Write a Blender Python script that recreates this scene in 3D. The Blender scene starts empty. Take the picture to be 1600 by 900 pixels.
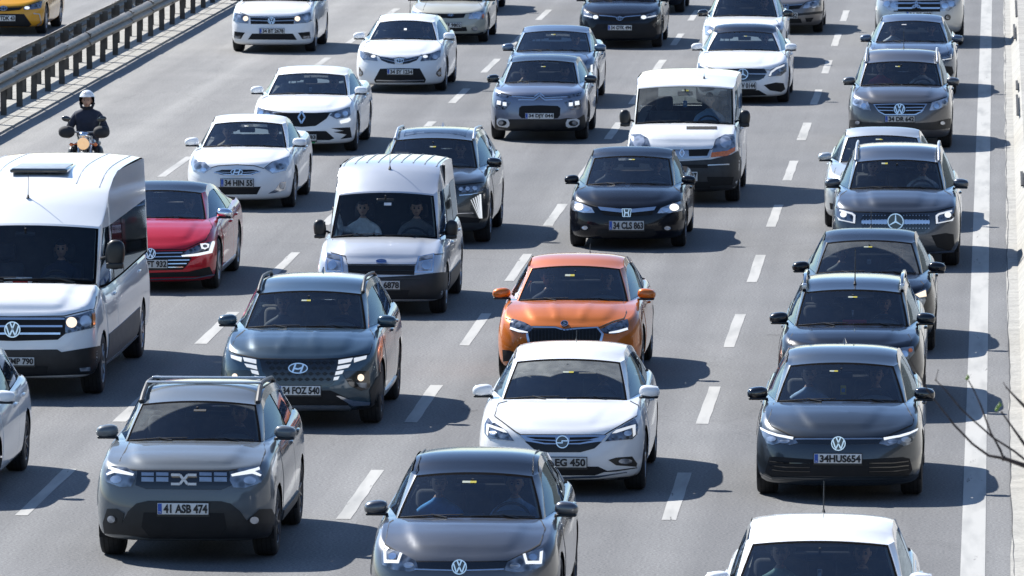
import bpy, bmesh, math, random
from mathutils import Vector, Matrix
from mathutils.bvhtree import BVHTree
from mathutils.geometry import tessellate_polygon
rnd = random.Random(7)
# ------------------------------------------------------------------ camera
F_PX, CAM_H, VPX, VPY = 12800.0, 9.65, 1558.0, -656.0
TH = math.atan((450 - VPY) / F_PX)
PSI = math.atan((VPX - 800) * math.cos(TH) / F_PX)
CAMP = Vector((0, 0, CAM_H))
FW = Vector((-math.sin(PSI) * math.cos(TH), math.cos(PSI) * math.cos(TH), -math.sin(TH)))
RT = Vector((math.cos(PSI), math.sin(PSI), 0))
UP = RT.cross(FW)
sc = bpy.context.scene
COL = sc.collection
cd = bpy.data.cameras.new('camera'); cam = bpy.data.objects.new('camera', cd); COL.objects.link(cam)
cd.sensor_width = 36; cd.lens = F_PX / 1600 * 36; cd.clip_start = 1; cd.clip_end = 4000
cam.location = CAMP; cam.rotation_euler = (math.pi / 2 - TH, 0, PSI)
cd.dof.use_dof = True; cd.dof.focus_distance = 96.0; cd.dof.aperture_fstop = 15.0
sc.camera = cam
# ------------------------------------------------------------------ light
SX, SY = 0.80, 0.75            # metres of shadow per metre of height, to the right and towards the camera
sun_dir = Vector((-SX, SY, 1)).normalized()
sun_el = math.asin(sun_dir.z)
sl = bpy.data.lights.new('sun', 'SUN'); sl.energy = 4.6; sl.angle = math.radians(0.5); sl.color = (1.0, 0.965, 0.91)
so = bpy.data.objects.new('sun', sl); COL.objects.link(so)
so.rotation_euler = sun_dir.to_track_quat('Z', 'Y').to_euler()
W = bpy.data.worlds.new('World'); sc.world = W; W.use_nodes = True
nt = W.node_tree; bg = nt.nodes['Background']
sky = nt.nodes.new('ShaderNodeTexSky'); sky.sky_type = 'NISHITA'; sky.sun_disc = False
sky.sun_elevation = sun_el; sky.sun_rotation = math.atan2(sun_dir.x, sun_dir.y)
sky.air_density = 1.0; sky.dust_density = 0.1; sky.ozone_density = 2.0
tn = nt.nodes.new('ShaderNodeMix'); tn.data_type = 'RGBA'; tn.blend_type = 'MULTIPLY'; tn.inputs[0].default_value = 1; tn.inputs[7].default_value = (.90, .97, 1.08, 1)   # clear, cool air
nt.links.new(sky.outputs[0], tn.inputs[6]); nt.links.new(tn.outputs[2], bg.inputs[0]); bg.inputs[1].default_value = 0.078
sc.view_settings.view_transform = 'Standard'; sc.view_settings.look = 'None'
sc.view_settings.exposure = 1.05; sc.view_settings.gamma = 1; sc.view_settings.use_curve_mapping = False
sc.render.engine = 'CYCLES'
sc.cycles.max_bounces = 8; sc.cycles.transparent_max_bounces = 16
sc.cycles.caustics_reflective = False; sc.cycles.caustics_refractive = False

# ------------------------------------------------------------------ image <-> place
def ray(px, py):
    return (FW + RT * ((px - 800) / F_PX) + UP * ((450 - py) / F_PX))
def ground(px, py, z=0.0):
    d = ray(px, py); return CAMP + d * ((z - CAM_H) / d.z)
def at_y(px, py, Y):
    d = ray(px, py); return CAMP + d * (Y / d.y)
def proj(P):
    d = Vector(P) - CAMP; k = d.dot(FW)
    return 800 + F_PX * d.dot(RT) / k, 450 - F_PX * d.dot(UP) / k

# ------------------------------------------------------------------ materials
MATS = {}
def newmat(name):
    m = bpy.data.materials.new(name); m.use_nodes = True
    return m, m.node_tree, m.node_tree.nodes['Principled BSDF']
def setp(b, **k):
    for a, v in k.items():
        b.inputs[a.replace('_', ' ')].default_value = v
def noise_into(nt, b, c1, c2, scale, detail=4, coord='Object', sock='Base Color', lo=.35, hi=.65, stretch=None):
    tc = nt.nodes.new('ShaderNodeTexCoord'); n = nt.nodes.new('ShaderNodeTexNoise')
    n.inputs['Scale'].default_value = scale; n.inputs['Detail'].default_value = detail
    if stretch:
        mp = nt.nodes.new('ShaderNodeMapping'); mp.inputs['Scale'].default_value = stretch
        nt.links.new(tc.outputs[coord], mp.inputs[0]); nt.links.new(mp.outputs[0], n.inputs[0])
    else:
        nt.links.new(tc.outputs[coord], n.inputs[0])
    r = nt.nodes.new('ShaderNodeValToRGB'); r.color_ramp.elements[0].position = lo; r.color_ramp.elements[1].position = hi
    r.color_ramp.elements[0].color = (*c1, 1); r.color_ramp.elements[1].color = (*c2, 1)
    nt.links.new(n.outputs[0], r.inputs[0])
    if sock: nt.links.new(r.outputs[0], b.inputs[sock])
    return n, r
def paint(name, col, metal=0.0, rough=.35, dirt=.10, coat=1.0):
    if name in MATS: return MATS[name]
    m, t, b = newmat(name)
    setp(b, Metallic=metal, Roughness=rough, Coat_Weight=coat, Coat_Roughness=.06)
    b.inputs['Coat IOR'].default_value = 1.5
    b.inputs['Specular IOR Level'].default_value = .15 if metal < .3 else .5
    d = tuple(c * (1 - dirt) + .16 * dirt * min(1, .3 + 4 * max(col)) for c in col)
    noise_into(t, b, col, d, 2.2, 5)
    # lower body gathers road dust
    n, r = noise_into(t, b, (rough * .95,) * 3, (min(1, rough * 1.06),) * 3, 3.0, 3, sock=None)
    t.links.new(r.outputs[0], b.inputs['Roughness'])
    # the inner side of the body shell is trimmed in dark cloth and sound-deadening
    ge = t.nodes.new('ShaderNodeNewGeometry'); dk = t.nodes.new('ShaderNodeBsdfDiffuse'); dk.inputs[0].default_value = (.03, .03, .032, 1)
    mx = t.nodes.new('ShaderNodeMixShader'); t.links.new(ge.outputs['Backfacing'], mx.inputs[0]); t.links.new(b.outputs[0], mx.inputs[1]); t.links.new(dk.outputs[0], mx.inputs[2])
    t.links.new(mx.outputs[0], t.nodes['Material Output'].inputs[0])
    MATS[name] = m; return m
def simple(name, col, rough=.5, metal=0, spec=.5, vary=0.12, scale=9, coat=0):
    if name in MATS: return MATS[name]
    m, t, b = newmat(name); setp(b, Roughness=rough, Metallic=metal, Coat_Weight=coat)
    b.inputs['Specular IOR Level'].default_value = spec
    noise_into(t, b, tuple(c * (1 - vary) for c in col), tuple(min(1, c * (1 + vary)) for c in col), scale, 4)
    MATS[name] = m; return m
def glow(name, col, s, base=(.8, .8, .8)):
    if name in MATS: return MATS[name]
    m, t, b = newmat(name); setp(b, Roughness=.2)
    b.inputs['Base Color'].default_value = (*base, 1)
    b.inputs['Emission Color'].default_value = (*col, 1); b.inputs['Emission Strength'].default_value = s
    MATS[name] = m; return m
def lamp_mat(name, c1, c2, scale=14, rough=.15, metal=.55):
    """clear lamp cover over a faceted reflector"""
    if name in MATS: return MATS[name]
    m, t, b = newmat(name); setp(b, Roughness=rough, Metallic=metal, Coat_Weight=1.0, Coat_Roughness=.03)
    tc = t.nodes.new('ShaderNodeTexCoord'); v = t.nodes.new('ShaderNodeTexVoronoi'); v.inputs['Scale'].default_value = scale
    t.links.new(tc.outputs['Object'], v.inputs[0])
    r = t.nodes.new('ShaderNodeValToRGB'); r.color_ramp.elements[0].color = (*c1, 1); r.color_ramp.elements[1].color = (*c2, 1)
    r.color_ramp.elements[0].position = .25; r.color_ramp.elements[1].position = .6
    t.links.new(v.outputs['Distance'], r.inputs[0]); t.links.new(r.outputs[0], b.inputs['Base Color'])
    bp = t.nodes.new('ShaderNodeBump'); bp.inputs['Strength'].default_value = .25; bp.inputs['Distance'].default_value = .02
    t.links.new(v.outputs['Distance'], bp.inputs['Height']); t.links.new(bp.outputs[0], b.inputs['Normal'])
    MATS[name] = m; return m
def glass_mat(name, tint, refl=1.0, dust=0.0, sweep=None, dustcol=(.42, .43, .40)):
    """tinted glass: what is inside shows through, the sky reflects; dust where the wipers do not reach"""
    if name in MATS: return MATS[name]
    m = bpy.data.materials.new(name); m.use_nodes = True; t = m.node_tree; t.nodes.clear()
    out = t.nodes.new('ShaderNodeOutputMaterial'); tr = t.nodes.new('ShaderNodeBsdfTransparent'); tr.inputs[0].default_value = (*tint, 1)
    gl = t.nodes.new('ShaderNodeBsdfGlossy'); gl.inputs['Roughness'].default_value = .03; gl.inputs[0].default_value = (refl * .66, refl * .78, refl * .90, 1)
    fr = t.nodes.new('ShaderNodeFresnel'); fr.inputs[0].default_value = 1.5
    mx = t.nodes.new('ShaderNodeMixShader')
    t.links.new(fr.outputs[0], mx.inputs[0]); t.links.new(tr.outputs[0], mx.inputs[1]); t.links.new(gl.outputs[0], mx.inputs[2])
    last = mx
    df = t.nodes.new('ShaderNodeBsdfDiffuse'); df.inputs[0].default_value = (*dustcol, 1)
    m2 = t.nodes.new('ShaderNodeMixShader')
    tc = t.nodes.new('ShaderNodeTexCoord'); n = t.nodes.new('ShaderNodeTexNoise'); n.inputs['Scale'].default_value = 6; n.inputs['Detail'].default_value = 6
    t.links.new(tc.outputs['Object'], n.inputs[0])
    def math_(op, a, b_, clamp=False):
        k = t.nodes.new('ShaderNodeMath'); k.operation = op; k.use_clamp = clamp
        for i, q in enumerate((a, b_)):
            if q is None: continue
            if isinstance(q, (int, float)): k.inputs[i].default_value = q
            else: t.links.new(q, k.inputs[i])
        return k.outputs[0]
    fac = math_('MULTIPLY', n.outputs[0], .018)
    if dust > 0:
        arc = None
        for (cx, cy, cz, rr) in sweep:
            sub = t.nodes.new('ShaderNodeVectorMath'); sub.operation = 'DISTANCE'
            t.links.new(tc.outputs['Object'], sub.inputs[0]); sub.inputs[1].default_value = (cx, cy, cz)
            a = math_('SUBTRACT', sub.outputs['Value'], rr); a = math_('MULTIPLY', a, 40, True)
            arc = a if arc is None else math_('MINIMUM', arc, a)
        amp = math_('MULTIPLY', n.outputs[0], dust * 2); amp = math_('MULTIPLY', amp, arc)
        fac = math_('ADD', fac, amp, True)
    t.links.new(fac, m2.inputs[0]); t.links.new(last.outputs[0], m2.inputs[1]); t.links.new(df.outputs[0], m2.inputs[2])
    t.links.new(m2.outputs[0], out.inputs[0])
    MATS[name] = m; return m

# ------------------------------------------------------------------ object helpers
def empty(name, loc, label=None, cat=None, group=None, rz=0.0):
    o = bpy.data.objects.new(name, None); COL.objects.link(o); o.location = loc; o.rotation_euler[2] = rz
    o.empty_display_size = .2
    if label: o['label'] = label
    if cat: o['category'] = cat
    if group: o['group'] = group
    return o
def tag(o, label=None, cat=None, group=None, kind=None):
    if label: o['label'] = label
    if cat: o['category'] = cat
    if group: o['group'] = group
    if kind: o['kind'] = kind
    return o
def meshobj(name, vs, fs, mats, parent=None, mi=None, smooth=35, loc=None):
    me = bpy.data.meshes.new(name)
    me.from_pydata([tuple(v) for v in vs], [], fs)
    for m in (mats if isinstance(mats, (list, tuple)) else [mats]): me.materials.append(m)
    if mi is not None:
        for p, i in zip(me.polygons, mi): p.material_index = i
    me.validate()
    o = bpy.data.objects.new(name, me); COL.objects.link(o)
    if smooth: shade(me, smooth)
    if parent is not None: o.parent = parent
    if loc is not None: o.location = loc
    return o
def shade(me, deg):
    bm = bmesh.new(); bm.from_mesh(me); a = math.radians(deg)
    for f in bm.faces: f.smooth = True
    for e in bm.edges:
        if len(e.link_faces) == 2: e.smooth = e.calc_face_angle(0) < a
        else: e.smooth = True
    bm.to_mesh(me); bm.free()
class MB:
    """collects shapes for one mesh"""
    def __init__(s): s.v, s.f, s.m = [], [], []
    def add(s, vs, fs, mi=0):
        n = len(s.v); s.v += [Vector(v) for v in vs]; s.f += [tuple(i + n for i in f) for f in fs]; s.m += [mi] * len(fs)
    def box(s, x0, x1, y0, y1, z0, z1, mi=0, bev=0.0, M=None):
        if bev <= 0:
            vs = [(x, y, z) for x in (x0, x1) for y in (y0, y1) for z in (z0, z1)]
            fs = [(0, 1, 3, 2), (4, 6, 7, 5), (0, 4, 5, 1), (2, 3, 7, 6), (0, 2, 6, 4), (1, 5, 7, 3)]
        else:
            b = bmesh.new(); bmesh.ops.create_cube(b, size=1)
            for v in b.verts: v.co = Vector(((x0 + x1) / 2 + v.co.x * (x1 - x0), (y0 + y1) / 2 + v.co.y * (y1 - y0), (z0 + z1) / 2 + v.co.z * (z1 - z0)))
            bmesh.ops.bevel(b, geom=b.edges[:], offset=bev, segments=3, profile=.5, affect='EDGES')
            b.verts.index_update(); vs = [v.co.copy() for v in b.verts]; fs = [[v.index for v in f.verts] for f in b.faces]; b.free()
        if M is not None: vs = [M @ Vector(v) for v in vs]
        s.add(vs, fs, mi)
    def tube(s, pts, r, n=8, mi=0, cap=True, flat=1.0):
        pts = [Vector(p) for p in pts]; rr = r if isinstance(r, (list, tuple)) else [r] * len(pts)
        rings = []
        for i, p in enumerate(pts):
            a = pts[max(0, i - 1)]; b = pts[min(len(pts) - 1, i + 1)]; d = (b - a).normalized()
            u = Vector((0, 0, 1)) if abs(d.z) < .9 else Vector((0, 1, 0))
            x = d.cross(u).normalized(); y = x.cross(d).normalized()
            rings.append([p + x * math.cos(2 * math.pi * k / n) * rr[i] + y * math.sin(2 * math.pi * k / n) * rr[i] * flat for k in range(n)])
        vs = [q for R in rings for q in R]; fs = []
        for i in range(len(pts) - 1):
            for k in range(n):
                k2 = (k + 1) % n; fs.append((i * n + k, i * n + k2, (i + 1) * n + k2, (i + 1) * n + k))
        if cap: fs.append(tuple(range(n))[::-1]); fs.append(tuple((len(pts) - 1) * n + k for k in range(n)))
        s.add(vs, fs, mi)
    def lathe_x(s, prof, n=40, cx=0, cy=0, cz=0, mi=0):
        """prof: (x, r) pairs turned about the x axis"""
        vs = []; fs = []
        for (x, r) in prof:
            for k in range(n):
                a = 2 * math.pi * k / n; vs.append((cx + x, cy + r * math.cos(a), cz + r * math.sin(a)))
        for i in range(len(prof) - 1):
            for k in range(n):
                k2 = (k + 1) % n; fs.append((i * n + k, i * n + k2, (i + 1) * n + k2, (i + 1) * n + k))
        s.add(vs, fs, mi)
    def ball(s, c, r, n=14, m=10, mi=0, pw=1.0, M=None):
        c = Vector(c); vs = []; fs = []
        def sp(v): return math.copysign(abs(v) ** pw, v)
        for i in range(m + 1):
            th = math.pi * i / m
            for k in range(n):
                a = 2 * math.pi * k / n
                p = Vector((r[0] * sp(math.sin(th)) * sp(math.cos(a)), r[1] * sp(math.sin(th)) * sp(math.sin(a)), r[2] * sp(math.cos(th))))
                if M is not None: p = M @ p
                vs.append(c + p)
        for i in range(m):
            for k in range(n):
                k2 = (k + 1) % n; fs.append((i * n + k, (i + 1) * n + k, (i + 1) * n + k2, i * n + k2))
        s.add(vs, fs, mi)
    def build(s, name, mats, parent=None, smooth=35, merge=True, loc=None):
        o = meshobj(name, s.v, s.f, mats, parent, s.m, smooth=0, loc=loc)
        bm = bmesh.new(); bm.from_mesh(o.data)
        if merge: bmesh.ops.remove_doubles(bm, verts=bm.verts, dist=1e-5)
        bmesh.ops.recalc_face_normals(bm, faces=bm.faces)
        bm.to_mesh(o.data); bm.free()
        if smooth: shade(o.data, smooth)
        return o

# ------------------------------------------------------------------ numbers
def interp(P, x):
    if x <= P[0][0]: return P[0][1]
    for (a, b), (c, d) in zip(P, P[1:]):
        if x <= c:
            t = (x - a) / (c - a) if c > a else 0
            return b + (d - b) * t
    return P[-1][1]
def smooth_interp(P, x):
    """monotone cubic through the points"""
    n = len(P)
    if x <= P[0][0]: return P[0][1]
    if x >= P[-1][0]: return P[-1][1]
    d = [(P[i + 1][1] - P[i][1]) / (P[i + 1][0] - P[i][0]) for i in range(n - 1)]
    m = [d[0]] + [0 if d[i - 1] * d[i] <= 0 else 2 * d[i - 1] * d[i] / (d[i - 1] + d[i]) for i in range(1, n - 1)] + [d[-1]]
    for i in range(n - 1):
        if x <= P[i + 1][0]:
            h = P[i + 1][0] - P[i][0]; t = (x - P[i][0]) / h
            return ((2 * t ** 3 - 3 * t * t + 1) * P[i][1] + (t ** 3 - 2 * t * t + t) * h * m[i]
                    + (-2 * t ** 3 + 3 * t * t) * P[i + 1][1] + (t ** 3 - t * t) * h * m[i + 1])
def sstep(a, b, x):
    t = max(0, min(1, (x - a) / (b - a))) if b != a else float(x > a)
    return t * t * (3 - 2 * t)
def lerp(a, b, t): return a + (b - a) * t
# ------------------------------------------------------------------ shared materials
M_TYRE = simple('tyre_rubber', (.018, .018, .02), .75, vary=.3)
M_FRIT = simple('glass_border', (.006, .006, .007), .95, spec=.02)
M_BLACK = simple('black_plastic', (.008, .009, .010), .42, vary=.2)
M_GLOSSBLACK = simple('gloss_black', (.006, .006, .007), .12, coat=1, vary=.1)
M_CLAD = simple('grey_cladding', (.030, .032, .035), .55, vary=.2)
M_CLADB = simple('black_cladding', (.013, .014, .016), .5, vary=.2)
M_DARK = simple('dark_void', (.006, .006, .007), .8, vary=.2)
M_INT = simple('dark_interior', (.02, .021, .024), .7, vary=.2)
M_LINER = simple('headliner_cloth', (.05, .05, .052), .9)
M_BINN = simple('sunlit_binnacle', (.075, .085, .08), .7)  # lighter than the dashboard: its sunlit look is put into the colour
M_SEAT = simple('seat_cloth', (.045, .046, .052), .9, vary=.25)
M_TRIM = simple('sunlit_pillar_trim', (.55, .60, .55), .8, vary=.05)
M_CHROME = simple('chrome', (.72, .74, .78), .16, 1.0, vary=.05)
M_SATIN = simple('satin_silver', (.50, .52, .55), .32, .9, vary=.06)
M_RIM = simple('alloy_rim', (.36, .37, .39), .3, .85, vary=.1)
M_RIMD = simple('dark_alloy_rim', (.07, .07, .075), .3, .8, vary=.1)
M_PLATE = simple('plate_white', (.70, .71, .70), .4, vary=.04)
M_PLATEG = simple('plate_grey', (.52, .53, .52), .4, vary=.04)
M_INK = simple('plate_ink', (.01, .01, .012), .5)
M_BLUE = simple('plate_blue', (.02, .09, .42), .4)
M_GREEN = simple('plate_green', (.02, .30, .10), .4)
M_LAMP = lamp_mat('lamp_clear', (.24, .26, .29), (.58, .61, .66), 9)
M_LAMPD = lamp_mat('lamp_dark', (.015, .017, .022), (.16, .18, .22), 18)
M_LAMPG = lamp_mat('lamp_grey', (.08, .088, .10), (.27, .30, .34), 11)
M_REFL = simple('reflector_bowl', (.75, .77, .80), .12, 1.0)
M_LED = glow('led_white', (.93, .97, 1.0), .42, (.55, .55, .57))
M_LEDS = glow('led_soft', (.93, .97, 1.0), .30, (.5, .5, .52))
M_BULB = glow('lit_bulb_warm', (1.0, .74, .44), .55)
M_BULBW = glow('lit_bulb_white', (1.0, .90, .74), .7)
M_ORANGE = simple('orange_lens', (.72, .16, .02), .2, coat=1, vary=.2, scale=40)
M_YEL = simple('toll_sticker', (.42, .45, .36), .4, vary=.02)
M_YEL2 = simple('toll_sticker_yellow', (.46, .40, .05), .4, vary=.02)
M_WHITE = simple('white_matt', (.75, .75, .74), .6, vary=.04)
M_STEEL = simple('dull_steel', (.3, .31, .32), .4, .8)
G_WS = glass_mat('windscreen_glass', (.86, .91, .92))
G_SIDE = glass_mat('side_window_glass', (.54, .58, .60))
G_REAR = glass_mat('rear_glass', (.40, .44, .46))
G_DARK = glass_mat('privacy_glass', (.22, .24, .25))

BLACKS = {'black': M_BLACK, 'gloss': M_GLOSSBLACK, 'void': M_DARK, 'clad': M_CLAD, 'cladb': M_CLADB, 'chrome': M_CHROME, 'satin': M_SATIN,
          'lamp': M_LAMP, 'lampd': M_LAMPD, 'lampg': M_LAMPG, 'led': M_LED, 'leds': M_LEDS, 'bulb': M_BULB, 'bulbw': M_BULBW, 'refl': M_REFL,
          'orange': M_ORANGE, 'white': M_WHITE, 'steel': M_STEEL, 'blue': M_BLUE, 'rim': M_RIM}

_WH = {}
def wheel_mesh(style, dark):
    k = (style, dark)
    if k in _WH: return _WH[k]
    t = MB()   # unit outer radius 1, half width .33, outer face towards +x
    t.lathe_x([(-.33, .60), (-.35, .70), (-.345, .86), (-.31, .95), (-.24, .99), (0, 1.0), (.24, .99), (.31, .95), (.345, .86), (.35, .72), (.32, .64), (.28, .62)], 40)
    n = 40; rr = .985
    for i in range(4):
        x = -.2 + i * .133
        t.lathe_x([(x - .012, 1.002), (x, 1.005), (x + .012, 1.002)], n, mi=1)
    to = t.build('tyre', [M_TYRE, M_DARK], smooth=50)
    r = MB()
    r.lathe_x([(.30, .66), (.325, .655), (.33, .62), (.29, .59), (.1, .56), (-.2, .56)], 40)
    r.lathe_x([(.21, .58), (.18, .3), (.18, 0.001)], 24, mi=1)
    ns = {'five': 5, 'ten': 10, 'seven': 7, 'cap': 9}[style]
    for i in range(ns):
        a = 2 * math.pi * i / ns; w = .10 if ns < 8 else .05
        M = Matrix.Rotation(a, 4, 'X')
        vs = [M @ Vector((x, y, z)) for x, y, z in
              [(.24, -w, .10), (.24, w, .10), (.30, w * .8, .60), (.30, -w * .8, .60), (.29, -w * .55, .10), (.29, w * .55, .10), (.325, w * .45, .6), (.325, -w * .45, .6)]]
        r.add(vs, [(4, 5, 6, 7), (0, 4, 7, 3), (1, 2, 6, 5), (0, 1, 5, 4)])
    r.lathe_x([(.27, .16), (.31, .13), (.32, .001)], 20)
    ro = r.build('rim', [M_RIMD if dark else M_RIM, M_DARK], smooth=40)
    _WH[k] = (to.data, ro.data)
    for o in (to, ro): bpy.data.objects.remove(o)
    return _WH[k]

CLS = {
 'hatch': dict(L=4.28, W=1.79, H=1.47, fo=.86, wb=2.64, yc=1.02, yt=1.80, yp=2.35, gc=.17, rear=.30, rtop=.62, r=.325),
 'sedan': dict(L=4.60, W=1.79, H=1.45, fo=.88, wb=2.68, yc=1.08, yt=1.86, yp=2.35, gc=.16, rear=1.0, rtop=1.55, r=.32, boot=True),
 'suv':   dict(L=4.45, W=1.84, H=1.65, fo=.88, wb=2.67, yc=1.05, yt=1.72, yp=2.3, gc=.21, rear=.22, rtop=.48, r=.355),
 'van':   dict(L=4.50, W=1.80, H=1.95, fo=.86, wb=2.85, yc=.92, yt=1.52, yp=2.4, gc=.2, rear=.05, rtop=.10, r=.32),
}
LEV = [(0, .20, .16), (.05, .07, .06), (.18, .02, .015), (.40, .0, .0), (.60, .01, .0), (.80, .035, .02), (.93, .075, .05), (.985, .12, .085), (1.0, .15, .105)]

class Car: pass
CARS = {}
def car(name, label, cat, cls, group='vehicles on the motorway', **kw):
    c = Car(); P = dict(CLS[cls]); P.update(dict(crop=(0, 0, 1), Lc=.75, pe=2.6, crownF=.03, lev=LEV, mirror='body', roofmat=None, wheel='five', dkr=False,
        sag=.16, doors=True, rails=None, bulge=[], yaw=0, xL=None, xR=None, xc=None, zwt=None, roofp=None, beltr=.08, cladh=0, lowx=0, nose_z=None, cowl_z=None, top_z=None, roof_z=None,
        wsb=None, wst=None, ws_glass=None, side_glass=None, arch=None, hoodmat=True, toprad=.0, belt=None, mir=(.0, .0), mirs=1.0, hx=None, inset=.085, see=False, bulk=False)); P.update(kw)
    for k, v in P.items(): setattr(c, k, v)
    c.name, c.cls = name, cls
    hw = c.W / 2
    if c.xc is not None: g = ground(c.xc, c.yg); X = g.x
    elif c.xR is not None: g = ground(c.xR, c.yg); X = g.x - (hw - .02)
    else: g = ground(c.xL, c.yg); X = g.x + (hw - .02)
    c.X, c.Y = X, g.y
    c.root = empty(name, (X, g.y, 0), label, cat, group, rz=c.yaw)
    cx0, cy0, k = c.crop
    c.px = lambda x, y: (cx0 + x / k, cy0 + y / k)
    c.loc = lambda p: Vector((p[0] - c.X, p[1] - c.Y, p[2]))        # world to car space (yaw left out)
    def zrow(row, yb, xoff=0.0):
        """height of the image row at a given distance behind the bumper"""
        Yw = c.Y - c.fo + yb
        px0 = proj((c.X + xoff, Yw, 1.0))[0]; py = cy0 + row / k
        return at_y(px0, py, Yw).z
    c.zrow = zrow
    if c.nose_z is None: c.nose_z = zrow(c.nose, .15)
    if c.cowl_z is None: c.cowl_z = zrow(c.cowl, c.yc)
    if c.top_z is None: c.top_z = zrow(c.top, c.yt)
    OFF = [(c.yt, -.15), (c.yp, 0), (lerp(c.yp, c.L - c.rtop - .4, .5), -.015), (c.L - c.rtop - .4, -.05), (c.L - c.rtop, -.13)]
    if c.roof_z is None: c.roof_z = min(zrow(c.roof, y) - d for y, d in OFF[1:]) - .008      # the highest line of the roof as seen
    def halfw(pair, yb, z):
        xs = []
        for q in pair:
            Yw = c.Y - c.fo + yb
            xs.append(at_y(cx0 + q / k, proj((c.X, Yw, z))[1], Yw).x)
        return xs
    if c.wsb: a, b = halfw(c.wsb, c.yc + c.sag * .8, c.cowl_z); c.wb_h = (b - a) / 2; c.offb = (a + b) / 2 - c.X
    else: c.wb_h = hw - .17; c.offb = 0
    if c.wst: a, b = halfw(c.wst, c.yt + .05, c.top_z); c.wt_h = (b - a) / 2; c.offt = (a + b) / 2 - c.X
    else: c.wt_h = hw - .33; c.offt = 0
    print('%-18s X %.2f Y %.1f nose %.2f cowl %.2f top %.2f roof %.2f (H %.2f) wsb %.2f wst %.2f off %.2f %.2f hw %.2f' % (name, c.X, c.Y, c.nose_z, c.cowl_z, c.top_z, c.roof_z, c.H, c.wb_h, c.wt_h, c.offb, c.offt, hw))
    c.wb_h = min(c.wb_h, hw - .13); c.wt_h = min(c.wt_h, c.wb_h - .03)
    build_body(c)
    c.seams = []
    CARS[c.root.name] = c
    if len(label.split()) > 16: print('LONG', label)
    return c

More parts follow.
